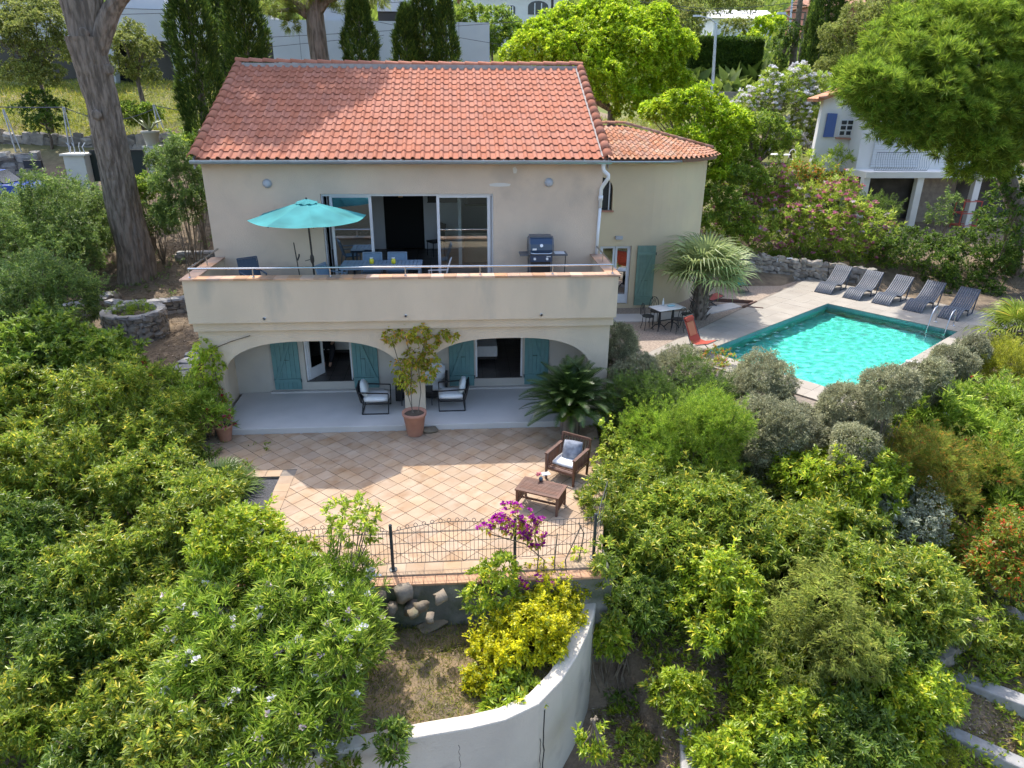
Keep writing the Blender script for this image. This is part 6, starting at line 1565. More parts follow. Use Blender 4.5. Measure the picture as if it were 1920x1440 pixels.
# right slope
for a in (
    ('glossy hedge shrub beside the right end of the fence', 'pitt', 1180, 955, 80), ('glossy hedge shrub below the fence corner', 'pitt', 1225, 1040, 80), ('glossy shrub in the hedge below the feathery bush', 'pitt', 1320, 985, 85), ('glossy shrub on the path side of the hedge', 'pitt', 1430, 1010, 90), ('yellow green shrub left of the silver leaved bush', 'brt', 1570, 915, 85),
    ('glossy shrub below the silver leaved bush', 'pitt', 1560, 1035, 85), ('tall bright shrub standing clear of the white wall', 'brt', 1335, 1140, 72, 1.2), ('dark shrub close beside the curved wall end', 'pittd', 1200, 1120, 60), ('small bright shrub by the concrete kerb', 'brt', 1275, 1310, 40, 1.1), ('low bright shrub at the bottom edge by the kerb', 'brt', 1355, 1415, 48), ('bright shrub below the pale willowy bush', 'brt', 1480, 1350, 78),
    ('glossy shrub on the bottom edge right of centre', 'pittd', 1580, 1400, 78), ('large glossy shrub right of the pale willowy bush', 'pitt', 1670, 1130, 100), ('glossy shrub above the stone bank', 'pitt', 1745, 1160, 70), ('bright shrub on the right slope near the bottom', 'brt', 1700, 1320, 70), ('dark shrub below the large glossy one on the right slope', 'pittd', 1640, 1240, 80), ('yellow green shrub between the willowy bush and the bright tall shrub', 'brt', 1420, 1240, 58), ('small pale seedling shrub at the foot of the curved wall', 'brt', 1140, 1200, 32, 1.2), ('dark low shrub in the bottom right thicket', 'pittd', 1500, 1430, 70)):
    shrub(a[0], a[1], a[2], a[3], a[4] * 1.28, *a[5:], group=GR, lift=.8)
for a in (('small leafy weed at the foot of the curved wall near the bottom edge', 'brt', 1110, 1400, 34, .6, 4), ('low weedy plant on the bare soil right of the curved wall', 'pittd', 1165, 1290, 40, .5, 4), ('low green plant left of the concrete kerb', 'pitt', 1210, 1400, 42, .5, 4), ('low plant between the stone step and the mossy edging', 'ygreen', 1760, 1420, 50, .5, 4), ('leafy plant at the right edge above the stone step', 'pitt', 1895, 1200, 45, .7, 5), ('small shrub left of the thick stone step', 'brt', 1765, 1290, 42, .8, 5), ('trailing shrub on the bottom edge near the mossy edging', 'pitt', 1680, 1420, 62, .7, 6)): shrub(*a, group=GR)
shrub('pale willowy bush with fine leaves on the lower right slope', 'bamboo', 1530, 1195, 128, .95, 14, lift=.8, group=GR)
shrub('feathery bright green bush below the clipped grey shrubs', 'feather', 1290, 835, 118, .9, 10, lift=.8, group=GR)
shrub('dark feathery bush between the sago palm and the grey shrubs', 'featherd', 1195, 765, 75, 1.0, 6, lift=.8, group=GR)
shrub('dark leafy bush behind the feathery bright one', 'featherd', 1310, 750, 75, .95, 6, lift=.8, group=GR)
for px_, py_, r_, asp, at, lb in ((1163, 645, 36, 1.5, ('y', 18.3), 'tall grey green shrub against the corner of the house'), (1190, 708, 50, .8, ('y', 17.2), 'pale grey shrub at the end of the raised deck kerb'), (1275, 705, 64, .85, ('b', 9.9), 'grey domed shrub in front of the red deck chair'), (1420, 732, 68, .95, ('b', 9.7), 'clipped grey ball shrub at the near left pool edge'), (1460, 812, 80, .8, ('b', 11.0), 'loose silver grey shrub below the clipped ball'),
        (1595, 778, 62, .9, ('b', 9.6), 'grey ball shrub at the near corner of the pool'), (1668, 722, 52, .6, ('a', 5.95), 'low grey mound behind the pool corner oleander'), (1740, 708, 42, .8, ('a', 6.0), 'small grey shrub beside the block on the pool edge'), (1785, 680, 40, .8, ('a', 5.95), 'grey shrub along the right pool edge, middle of the row'), (1822, 654, 32, .7, ('a', 5.9), 'smallest grey shrub at the far end of the pool edge row'), (1605, 840, 52, .7, ('b', 11.0), 'whitish silver shrub under the grey ball at the pool corner')):
    shrub(lb, 'silver', px_, py_, r_, asp, 6, group='grey clipped shrubs round the pool', at=at, rr=(.45, .62), cut=-.9, stem_r=.012, skirt=True)
shrub('thin leggy shrub beside the red deck chair', 'phot', 1340, 690, 42, .9, 4, dens=.35, group=GR)
for a in (('oleander in front of the grey mound at the pool corner', 'olea', 1665, 790, 62), ('oleander right of centre on the right slope', 'olea', 1740, 800, 80), ('pink specked oleander near the right edge', 'olea', 1830, 800, 85), ('oleander at the right edge above the red tipped shrub', 'olea', 1890, 880, 80), ('oleander on the far right edge below the yellow green mound', 'olea', 1905, 960, 60)):
    shrub(a[0], a[1], a[2], a[3], a[4] * 1.2, group='oleanders of the right slope', lift=.8, flowers=[('white', 8, .055), ('coral', 3, .05), ('pink', 3, .05)])
shrub('reddish olive fine leaved bush on the right slope', 'grev', 1755, 895, 118, .8, 9, lift=.8, flowers=[('coral', 18, .05)], group=GR)
shrub('silver leaved bush in the middle of the right slope', 'elae', 1685, 965, 80, .9, 7, lift=.8, group=GR)
shrub('red tipped shrub at the right edge above the stone bank', 'phot', 1865, 1045, 100, .9, 8, lift=.8, group=GR)
shrub('yellow green mound beside the right hand palm', 'ygreen', 1885, 700, 78, .8, 7, lift=.8, group=GR)
shrub('purple red small shrub between the grey mounds and the yellow green mound', 'phot', 1800, 735, 30, .8, 4, flowers=[('magenta', 8, .03)], group=GR)
# planted bed
for i, (px_, py_, r_, lb) in enumerate(((1035, 1145, 64, 'upper yellow leaved shrub against the curved wall'), (1000, 1195, 72, 'widest yellow leaved shrub in the middle of the bed'), (940, 1230, 52, 'lower yellow leaved shrub by the bare soil'), (895, 1290, 28, 'smallest yellow leaved shrub near the wall front'))):
    shrub(lb, 'yellow', px_, py_ - 8, r_, 1.1, 8, group='yellow leaved shrubs in the raised bed')
q_ = onz(925, 1195, -.95)
plant('small_tree', 'slender young tree with green crown in the raised bed', 'brt', [(np.array([q_[0] - .08, q_[1] + .15, .05]), .36, 1.1), (np.array([q_[0] + .12, q_[1] + .2, .3]), .3, 1.1), (np.array([q_[0] - .25, q_[1] + .1, -.2]), .26), (np.array([q_[0] + .15, q_[1] + .1, -.1]), .3)], cat='tree', base=(q_[0], q_[1], -.97), trunk=([(q_[0], q_[1], -.97), (q_[0] + .03, q_[1], -.6), (q_[0], q_[1] + .1, -.2)], [.025, .02, .018]))
shrub('dark creeper covering the wall top in front of the bed', 'brt', 960, 1310, 60, .35, 5)
shrub('creeper hanging on the terrace wall below the fence', 'pittd', 960, 1075, 70, .3, 6, base=(.6, 10.2, -.95))
# bougainvillea on the fence
def along(label, name, species, pts, rad, dens, flowers=None, stems=None, base=None, sr=.012, cat='climber', scale=1.0):
    lumps = [(np.array(p, float), r_, 1.0) for p, r_ in zip(pts, rad)]
    t = plant(name, label, species, lumps, cat=cat, dens=dens, stems=0, base=base or pts[0], flowers=flowers, cut=-1, scale=scale)
    m_ = MB()
    for pth in stems or []: m_.tube(pth, sr, 5)
    if stems: m_.build('stems', M_twig, t)
    return t
F = lambda px_, py_, y: tuple(ony(px_, py_, y))
along('purple bougainvillea climbing the fence post', 'bougainvillea', 'vine', [F(960, 965, 10.6), F(990, 975, 10.6), F(940, 985, 10.6), F(1005, 1010, 10.6), F(910, 995, 10.55), F(975, 1000, 10.6)], [.2, .17, .15, .13, .1, .15], 1.0,
      flowers=[('magenta', 160, .07)], stems=[[(1.2, 10.4, -.9), F(1010, 1040, 10.5), F(1000, 990, 10.6), F(960, 965, 10.6)], [(1.6, 10.4, -.9), F(1040, 1050, 10.5), F(1045, 1000, 10.6)], [(1.9, 10.4, -.9), F(1060, 1050, 10.5), F(1090, 985, 10.7)], [(1.4, 10.4, -.9), F(1020, 1050, 10.5), F(985, 1020, 10.6), F(915, 1000, 10.6)]], base=(1.2, 10.4, -.96))
along('purple bougainvillea flowers low on the terrace retaining wall', 'bougainvillea', 'vine', [F(1000, 1095, 10.1), F(975, 1105, 10.1), F(1025, 1100, 10.1)], [.13, .1, .1], .4, flowers=[('magenta', 60, .07)], base=(1.3, 10.0, -.96))
along('yellow green creeper at the right end of the terrace beside the sago palm', 'creeper', 'vineg', [F(1138, 790, 14.6), F(1145, 815, 14.6), F(1150, 845, 14.3), F(1140, 870, 14.0), F(1165, 850, 14.2), F(1150, 900, 13.6)], [.14, .2, .3, .36, .34, .4], 1.2, base=(3.4, 14.2, -.3))
along('leafy creeper hiding the end of the terrace wall beside the curved wall', 'creeper', 'pitt', [F(1135, 1060, 10.4), F(1150, 1090, 10.3), F(1165, 1130, 10.2), F(1140, 1110, 10.2), F(1150, 1170, 10.0), F(1130, 1030, 10.6)], [.2, .24, .24, .16, .2, .18], .9, base=(2.6, 10.2, -2.9))
along('thin bare creeper stems on the right fence panel', 'creeper', 'vineg', [F(1085, 1040, 10.7), F(1100, 1025, 10.75)], [.14, .1], .5, stems=[[(2.0, 10.5, -.9), F(1085, 1050, 10.7), F(1095, 1000, 10.75), F(1085, 980, 10.75)]], base=(2.0, 10.4, -.96))
# vines on the arcade pillars
pv = [(-1.75, 17.0, 2.3), (-1.35, 17.0, 2.4), (-1.0, 17.0, 2.35), (-.75, 17.0, 2.15), (-.45, 17.02, 2.3), (-1.55, 16.98, 1.5), (-1.25, 16.95, 1.75), (-.85, 16.95, 1.7), (-1.5, 16.9, 1.2), (-.9, 16.9, 1.3), (-1.35, 16.8, 1.0), (-.75, 16.95, 1.5), (-.15, 17.02, 2.25)]
along('autumn tinted vine climbing the central arcade pillar from the pot', 'climbing_vine', 'vine', pv, [.2, .22, .22, .2, .14, .2, .24, .22, .22, .2, .16, .17, .1], 1.7,
      stems=[[(P1[0] - .05, P1[1] + .2, .5), (-1.3, 16.7, 1.0), (-1.25, 16.95, 1.6), (-1.4, 17.05, 2.3)], [(P1[0] + .08, P1[1] + .2, .5), (-1.05, 16.7, .9), (-1.1, 16.95, 1.5), (-.9, 17.05, 2.2)], [(P1[0], P1[1] + .15, .5), (-1.45, 16.8, 1.1), (-1.75, 17.05, 2.3)]], base=(P1[0], P1[1] + .18, .55))
pv = [(-6.35, 17.0, 2.1), (-6.15, 17.0, 1.9), (-6.4, 16.95, 1.6), (-6.2, 17.0, 1.4), (-6.35, 16.9, 1.1), (-5.98, 17.0, .7), (-6.05, 17.0, 1.6), (-6.5, 16.9, 1.9)]
along('bright green vine on the left arcade pillar', 'climbing_vine', 'vineg', pv, [.19, .18, .22, .22, .19, .14, .14, .17], 1.6, stems=[[(-6.1, 16.9, .1), (-6.15, 17.05, 1.0), (-6.2, 17.08, 2.1)], [(-6.2, 17.08, 2.0), (-5.7, 17.1, 2.2), (-5.2, 17.1, 2.35)]], base=(-6.1, 16.9, 0))
along('pink flowers filling the pot at the left end of the step', 'potted_flowers', 'olea', [(P2[0], P2[1] + .15, .55), (P2[0] + .12, P2[1] + .05, .5)], [.22, .15], .5, flowers=[('red', 22, .07), ('pink', 14, .07)], base=(P2[0], P2[1] + .15, .38), cat='plant')
along('lavender like green plants in the round stone planter', 'planter_plants', 'feather', [(pc[0] - .35, pc[1] - .1, 1.6), (pc[0] + .3, pc[1] - .1, 1.62), (pc[0], pc[1] + .25, 1.6), (pc[0] + .05, pc[1] - .35, 1.55)], [.34, .36, .3, .25], .6, base=(*pc, 1.5), cat='plant')
shrub('red flowered oleander left of the loggia', 'olea', 290, 715, 42, 1.0, 4, flowers=[('red', 10, .09), ('pink', 12, .09)], group='oleanders beside the loggia')
shrub('pink flowered oleander between the red one and the arcade pillar', 'olea', 345, 745, 55, .9, 5, flowers=[('pink', 12, .09)], group='oleanders beside the loggia')
shrub('leafy oleander hiding the foot of the left arcade pillar', 'olea', 385, 785, 45, 1.0, 5, flowers=[('red', 10, .08)], group='oleanders beside the loggia')
# shaded shrubs under the pine
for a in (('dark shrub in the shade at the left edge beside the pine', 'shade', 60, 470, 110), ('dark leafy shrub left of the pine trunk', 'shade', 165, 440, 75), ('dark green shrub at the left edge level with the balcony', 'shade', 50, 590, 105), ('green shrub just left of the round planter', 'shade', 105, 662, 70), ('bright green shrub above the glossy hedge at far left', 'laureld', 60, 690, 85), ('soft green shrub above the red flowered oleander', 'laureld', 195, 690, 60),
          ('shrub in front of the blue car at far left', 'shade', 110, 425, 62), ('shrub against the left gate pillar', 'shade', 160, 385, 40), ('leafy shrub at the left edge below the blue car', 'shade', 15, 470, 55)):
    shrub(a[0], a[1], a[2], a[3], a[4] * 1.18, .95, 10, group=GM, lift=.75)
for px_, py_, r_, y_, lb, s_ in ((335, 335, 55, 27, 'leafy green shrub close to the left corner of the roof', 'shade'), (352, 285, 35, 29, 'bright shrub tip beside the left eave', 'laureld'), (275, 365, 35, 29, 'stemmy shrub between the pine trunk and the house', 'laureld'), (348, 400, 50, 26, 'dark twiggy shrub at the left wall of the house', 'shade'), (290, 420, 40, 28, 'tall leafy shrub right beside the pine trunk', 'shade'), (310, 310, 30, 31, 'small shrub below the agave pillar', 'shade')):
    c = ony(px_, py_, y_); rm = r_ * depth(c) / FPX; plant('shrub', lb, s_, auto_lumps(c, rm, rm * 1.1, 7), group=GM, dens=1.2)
# ---------------------------------------------------------------- trees
def px_lumps(lst): 
    out = []
    for px_, py_, rp, y_, *q_ in lst: c = ony(px_, py_, y_); out.append((c, rp * depth(c) / FPX, q_[0] if q_ else .9))
    return out
def trunk_to(lumps, x=None, y=None, r0=.22):
    C = np.mean([l[0] for l in lumps], 0); x = C[0] if x is None else x; y = C[1] if y is None else y; g0 = float(terr(x, y)); lo = min(l[0][2] - l[1] * .3 for l in lumps)
    return ([(x, y, g0 - .2), (x + .1, y, g0 + (lo - g0) * .5), (C[0], C[1], lo + .2)], [r0, r0 * .8, r0 * .6]), (x, y, g0)
def tree(label, species, lst, name='tree', r0=.22, **kw):
    lm = px_lumps(lst); tr, b = trunk_to(lm, r0=r0); sub = []
    for c, r_, q_ in lm:
        sub.append((c, r_ * .7, q_))
        for k in range(7):
            d = rdir(1)[0]; d[2] = abs(d[2]) * 1.1 - .3; d[1] -= .25; d /= np.linalg.norm(d); sub.append((c + d * r_ * random.uniform(.6, .85) * np.array([1, 1, q_]), r_ * random.uniform(.26, .42), .85))
    lm = sub; return plant(name, label, species, lm, cat='tree', trunk=tr, base=b, **kw)
tree('large rounded bright green tree right behind the main roof', 'laurel', [(1000, 100, 62, 37), (1040, 60, 60, 38), (1080, 110, 80, 36), (1140, 60, 75, 38), (1200, 60, 65, 38), (1180, 120, 80, 36.5), (1240, 110, 62, 37), (1250, 170, 48, 37), (1130, 170, 62, 35.5), (1190, 200, 55, 36), (1150, 35, 50, 39), (1100, 40, 50, 39), (1270, 90, 40, 38)], r0=.3)
tree('green tree right of the wing roof, nearest the house', 'laurel', [(1250, 215, 48, 31), (1300, 210, 55, 31.5), (1345, 230, 52, 31.5), (1290, 265, 48, 30.5), (1350, 280, 50, 31), (1380, 240, 40, 32), (1340, 320, 45, 30.5)], r0=.18)
tree('darker rounded tree between the wing and the neighbour terrace', 'laureld', [(1420, 235, 42, 33), (1455, 255, 38, 33.5), (1400, 280, 42, 33), (1445, 285, 32, 33.5), (1385, 310, 40, 32)], r0=.15)
tree('white flowering oleander tree beside the road', 'oleafar', [(1440, 180, 48, 43), (1490, 175, 52, 43), (1540, 180, 45, 43), (1480, 210, 50, 42.5), (1530, 215, 42, 42.5), (1400, 200, 32, 43), (1570, 170, 32, 43.5), (1430, 235, 45, 42.5), (1490, 245, 50, 42), (1550, 245, 42, 42), (1460, 270, 40, 41.5), (1520, 280, 40, 41.5)], r0=.12, flowers=[('white', 800, .2), ('lilac', 90, .18)])
tree('broad olive green oak at the upper right behind the neighbour house', 'oak', [(1570, 80, 45, 50), (1620, 60, 60, 50), (1670, 90, 60, 49), (1600, 120, 50, 49), (1650, 130, 55, 48), (1700, 50, 55, 51), (1550, 130, 35, 49), (1720, 100, 50, 49), (1640, 20, 45, 51), (1740, 40, 50, 52)], r0=.3)
tree('grey green oak at the left edge of the picture', 'oak', [(20, 80, 60, 40), (70, 60, 55, 40), (100, 100, 50, 40), (40, 140, 45, 39.5), (80, 150, 40, 39), (10, 30, 50, 41), (95, 30, 45, 41)], r0=.14)
tree('small oak between the pine trunk and the dark cypress', 'oak', [(235, 85, 38, 41), (270, 100, 35, 41), (225, 130, 35, 40.5), (265, 140, 32, 40.5), (250, 60, 25, 41.5)], r0=.16)
tree('clipped dark round bush beside the left fence post', 'hedge', [(65, 210, 34, 38.5), (100, 215, 34, 38.5), (85, 235, 34, 38), (75, 190, 30, 38.5)], name='bush', r0=.08)
tree('green bush behind the agave pot', 'laureld', [(235, 215, 32, 38.5), (265, 225, 30, 38.5), (285, 215, 28, 38.5)], name='bush', r0=.08)
tree('far hillside tree at the very top left', 'oak', [(30, -10, 60, 60), (110, 0, 60, 62), (280, -10, 50, 64)], r0=.3, scale=1.6)
tree('bright hedge beside the concrete wall and the white villa', 'laureld', [(885, 40, 40, 58), (930, 50, 42, 56), (960, 70, 36, 55), (915, 85, 36, 55)], name='hedge', r0=.1, scale=1.4)
tree('feathery tree at the top edge behind the round tree', 'oak', [(1180, 5, 45, 62), (1240, 20, 45, 64), (1290, 50, 40, 62), (1320, 10, 50, 66), (1390, 10, 40, 70), (1380, 55, 30, 72)], r0=.3, scale=1.6)
tree('dark shrubby tree at the foot of the utility poles', 'hedge', [(1465, 85, 32, 62), (1480, 60, 28, 62), (1460, 120, 22, 61)], r0=.12, scale=1.4)
tree('palm green bushes up the road', 'laurel', [(1430, 55, 24, 76), (1410, 75, 22, 74), (1450, 40, 22, 80)], name='bush', r0=.1, scale=1.6)
tree('dark trees along the top right edge', 'hedge', [(1820, -5, 45, 70), (1760, 5, 35, 72), (1880, -10, 50, 66)], r0=.3, scale=1.6)
tree('dark leafy bushes between the wing wall and the pink oleanders', 'laureld', [(1345, 370, 42, 29.6), (1375, 400, 40, 29.3), (1400, 345, 40, 31), (1340, 420, 34, 29), (1390, 435, 30, 28.9), (1365, 330, 38, 30.5)], name='bush', r0=.06)
def hedge_block(label, px0, px1, py0, py1, y_, dpt, sp_='hedge', n=9000):
    A, B = ony(px0, py0, y_), ony(px1, py1, y_); g0 = min(B[2], float(terr((A[0] + B[0]) / 2, y_))); t = thing('hedge', label, 'hedge', ((A[0] + B[0]) / 2, y_, g0)); m_ = n
    p = np.stack([RNG.uniform(A[0], B[0], m_), y_ + RNG.uniform(0, dpt, m_), RNG.uniform(g0, A[2], m_)], -1); u = np.zeros_like(p)
    face = RNG.integers(0, 3, m_); p[face == 0, 1] = y_ + RNG.uniform(-.15, .15, (face == 0).sum()); u[face == 0, 1] = -1; p[face == 1, 2] = A[2] + RNG.uniform(-.2, .12, (face == 1).sum()); u[face == 1, 2] = 1
    s_ = face == 2; p[s_, 0] = np.where(RNG.random(s_.sum()) < .5, A[0], B[0]); u[s_, 0] = np.where(p[s_, 0] == A[0], -1, 1)
    S = LF[sp_]; v, f = rosettes(p, u, S['k'], S['L'] * 1.3, S['W'] * 1.3, S['phi'], .3, .05); obj('foliage', mesh_np('foliage', v, f), S['m'], t); TRIS[0] += len(f)
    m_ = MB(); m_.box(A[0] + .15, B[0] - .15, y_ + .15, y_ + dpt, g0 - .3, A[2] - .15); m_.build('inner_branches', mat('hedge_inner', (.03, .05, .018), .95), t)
hedge_block('tall dark clipped hedge beside the road behind the lamp post', 1298, 1420, 72, 168, 63, 4)
# big dark hedge and pink oleanders behind the loungers
tree('dark hedge of bushes behind the right hand loungers', 'hedge', [(1690, 485, 50, 28.2, 1), (1750, 492, 55, 28, 1), (1810, 500, 55, 27.8, 1), (1870, 500, 58, 27.5, 1), (1920, 505, 60, 27, 1), (1720, 455, 35, 29, 1), (1800, 458, 38, 29, 1), (1880, 445, 45, 29, 1), (1940, 445, 50, 28.5, 1), (1760, 530, 40, 27.4), (1840, 545, 40, 27)], name='hedge', r0=.06)
GP = 'pink oleanders on the bank behind the pool'
for lb, lst, nf in (('pink oleander right above the stone wall', [(1560, 400, 45, 30.5), (1600, 420, 42, 30.3), (1540, 440, 48, 29.8), (1590, 460, 46, 29.6), (1630, 440, 46, 29.8), (1500, 420, 42, 30), (1500, 380, 36, 31), (1570, 370, 36, 31.5)], 110), ('tall pink oleander left of the one over the stone wall', [(1440, 350, 44, 32), (1420, 390, 44, 31.5), (1470, 380, 44, 31.5), (1390, 360, 40, 32), (1380, 410, 36, 31)], 70), ('green oleander at the foot of the pink ones, behind the palm', [(1470, 440, 36, 30), (1430, 440, 34, 30), (1500, 465, 30, 29.6), (1640, 470, 30, 29.3)], 30)):
    lm = px_lumps(lst); C = np.mean([l[0] for l in lm], 0); plant('oleander', lb, 'oleafar', lm, group=GP, scale=1.2, flowers=[('pink', nf * 2, .15), ('lilac', nf, .13)], base=(C[0], C[1], float(terr(C[0], C[1]))))
for lb, s_, lst in (('orange tipped low hedge under the neighbour terrace', 'phot', [(1490, 325, 20, 34), (1520, 330, 22, 34), (1560, 340, 20, 34)]), ('yellow green spreading bush below the neighbour garage', 'ygreen', [(1540, 365, 26, 32.5, .6), (1580, 360, 26, 32.5, .6), (1500, 370, 20, 32.5, .6)]), ('dark spreading juniper in front of the garage', 'featherd', [(1630, 385, 26, 32, .7), (1660, 395, 26, 32, .7), (1600, 380, 20, 32, .7)]), ('strappy green plant on the neighbour terrace', 'oleafar', [(1510, 305, 20, 35.5), (1545, 315, 20, 35.3)]), ('pointed leafed plant against the neighbour white wall', 'oleafar', [(1575, 300, 20, 35.8)]),
                    ('bare dark shrub in front of the red frame', 'shade', [(1780, 385, 22, 32.5), (1760, 410, 22, 32.3)]), ('dark evergreen bush at the right edge under the big pine', 'hedge', [(1890, 385, 42, 27.3), (1920, 420, 45, 27), (1860, 420, 34, 27.4), (1910, 345, 34, 27.4)])):
    lm = px_lumps(lst); C = np.mean([l[0] for l in lm], 0); plant('shrub', lb, s_, lm, group='shrubs below the neighbour house', scale=1.5, base=(C[0], C[1], float(terr(C[0], C[1]))))
# big stone pine at right: many needle clumps
lst = []
rg = random.Random(3)
for (cx, cy, rr, n) in ((1790, 130, 175, 105), (1690, 190, 90, 40), (1735, 225, 72, 32), (1850, 265, 80, 36), (1880, 60, 130, 50), (1650, 150, 65, 26), (1900, 200, 110, 40)):
    for k in range(n):
        a = rg.uniform(0, 6.28); q2 = math.sqrt(rg.random()) * rr; x, y = cx + q2 * math.cos(a), cy + q2 * math.sin(a) * .8
        edge = 1 - (q2 / rr) ** 2; lst.append((x, y, rg.uniform(17, 30), 28.4 - 3.0 * math.sqrt(max(0, edge)) + rg.uniform(-.4, .4) + (cy < 160) * (160 - y) * .012, .8))
lm = px_lumps(lst); bx_, by_ = 23.6, 28.4
plant('stone_pine', 'huge bright green stone pine filling the upper right corner', 'pine', lm, cat='tree', base=(bx_, by_, float(terr(bx_, by_))), trunk=([(bx_, by_, float(terr(bx_, by_)) - .2), (bx_ - .4, by_, 3.5), (bx_ - 2.5, by_ - .3, 6.3)], [.42, .36, .3]), cut=-.6)
# big leaning pine at left
pp = [(264, 545), (252, 470), (235, 400), (217, 310), (198, 220), (178, 140), (160, 70)]; rad = [.72, .60, .55, .52, .50, .52, .56]
path = [ony(a, b, 27.0 - .1 * i) for i, (a, b) in enumerate(pp)]; path[0][2] = 1.0
t = thing('pine_tree', 'tall pine with thick fissured leaning trunk at left of the house', 'tree', tuple(path[0]))
def barktube(path, rad, n=40, sub=14, amp=.05, seed=0):
    P = [Vector(p) for p in path]; vs = []; fs = []; rows = []
    for i in range(len(P) - 1):
        for k in range(sub + (1 if i == len(P) - 2 else 0)):
            f = k / sub; p0, p1, p2, p3 = P[max(i - 1, 0)], P[i], P[i + 1], P[min(i + 2, len(P) - 1)]
            q_ = .5 * ((2 * p1) + (p2 - p0) * f + (2 * p0 - 5 * p1 + 4 * p2 - p3) * f * f + (-p0 + 3 * p1 - 3 * p2 + p3) * f ** 3); rows.append((q_, rad[i] + (rad[i + 1] - rad[i]) * f))
    for q_, r_ in rows:
        for k in range(n):
            a = 2 * math.pi * k / n; d = Vector((math.cos(a), math.sin(a), 0)); 
            cr = abs(mnoise.noise((math.cos(a) * 4.2 + seed, math.sin(a) * 4.2, q_.z * 1.1))) + .5 * abs(mnoise.noise((math.cos(a) * 9 + seed, math.sin(a) * 9, q_.z * 3)))
            big = mnoise.noise((math.cos(a) * .9 + seed, math.sin(a) * .9, q_.z * .6))
            vs.append(q_ + d * (r_ * (1 + .10 * big) + amp * (min(cr, .5) * 2 - .5)))
    for i in range(len(rows) - 1):
        for k in range(n): fs.append((i * n + k, i * n + (k + 1) % n, (i + 1) * n + (k + 1) % n, (i + 1) * n + k))
    m_ = MB(); m_.add(vs, fs); return m_
barktube(path, rad, 56, 18, .055).build('trunk', M_bark, t)
top_ = Vector(path[-1])
for i, (tip, r0, sd) in enumerate((((118, -60), .40, 3), ((262, -40), .33, 7), ((190, -90), .28, 11))):
    e = Vector(ony(*tip, 26.5)); e2 = e + (e - top_) * .8 + Vector((0, 0, 1.2))
    barktube([top_ - Vector((0, 0, .9)), top_.lerp(e, .5), e, e2], [r0 * 1.05, r0, r0 * .85, r0 * .5], 26, 8, .04, sd).build('limb', M_bark, t)
for px_, py_ in ((158, 62), (205, 130), (182, 215)): c = Vector(ony(px_, py_, 26.0)); m_ = MB(); m_.lathe([(.16, 0), (.17, .05), (.12, .09), (.05, .07)], 12); o_ = m_.build('branch_scar', M_bark, t, world=False, smooth=True); o_.rotation_euler = (R(90), 0, 0); o_.location = c - Vector(path[0])
lumps = []
rg = random.Random(11)
for k in range(62):
    a = rg.uniform(0, 6.28); q2 = math.sqrt(rg.random()); lumps.append((np.array([-9.4 + 5.0 * q2 * math.cos(a), 27.6 + 3.6 * q2 * math.sin(a), 14.4 + 2.2 * (1 - q2 * q2) + rg.uniform(-.5, .5)]), rg.uniform(.65, 1.05), .7))
S = LF['pine']; p_, u_ = lump_tips(lumps, 9000, -.6); v, f = rosettes(p_, u_, 12, .3, .026, (.1, 1.2), .8, .03); obj('crown', mesh_np('crown', v, f), S['m'], t); TRIS[0] += len(f)
m_ = MB()
for l in lumps[:26]: e = Vector(l[0]); st = Vector(ony(190, -100, 26.5)); m_.tube([st, st.lerp(e, .5) + Vector((0, 0, .3)), e], [.16, .1, .03], 6)
m_.build('branches', M_bark, t)
# second pine behind the roof
b0 = ony(603, 128, 41); t = thing('pine_tree', 'slim dark trunked pine in front of the concrete wall', 'tree', (b0[0], 41, float(terr(b0[0], 41))))
path = [(b0[0] + .2, 41, float(terr(b0[0], 41)) - .3), tuple(b0), tuple(ony(592, 50, 41)), tuple(ony(590, 5, 41)), tuple(ony(592, -60, 41))]
barktube(path, [.55, .48, .45, .42, .35], 20, 8, .03, 5).build('trunk', M_dark if False else M_bark, t)
m_ = MB()
for a, b in (((592, 30), (500, -8)), ((592, 40), (520, 20)), ((590, 25), (650, -10)), ((592, 35), (640, -5))): A, B = Vector(ony(*a, 41)), Vector(ony(*b, 40.5)); m_.tube([A, A.lerp(B, .5) + Vector((0, 0, .3)), B], [.2, .13, .06], 7)
m_.build('branches', M_bark, t)
lm = px_lumps([(525, 15, 22, 40.5, .6), (545, 45, 16, 40.4, .6), (500, 0, 22, 40.5), (560, -10, 30, 41), (640, -20, 40, 41), (700, -30, 40, 41), (580, -40, 50, 41)]); p_, u_ = lump_tips(lm, 900, -.8); v, f = rosettes(p_, u_, 12, .3, .03, (.1, 1.2), .2, .03); obj('crown', mesh_np('crown', v, f), leafmat('pine_far', (.06, .09, .03), (.14, .18, .06)), t); TRIS[0] += len(f)
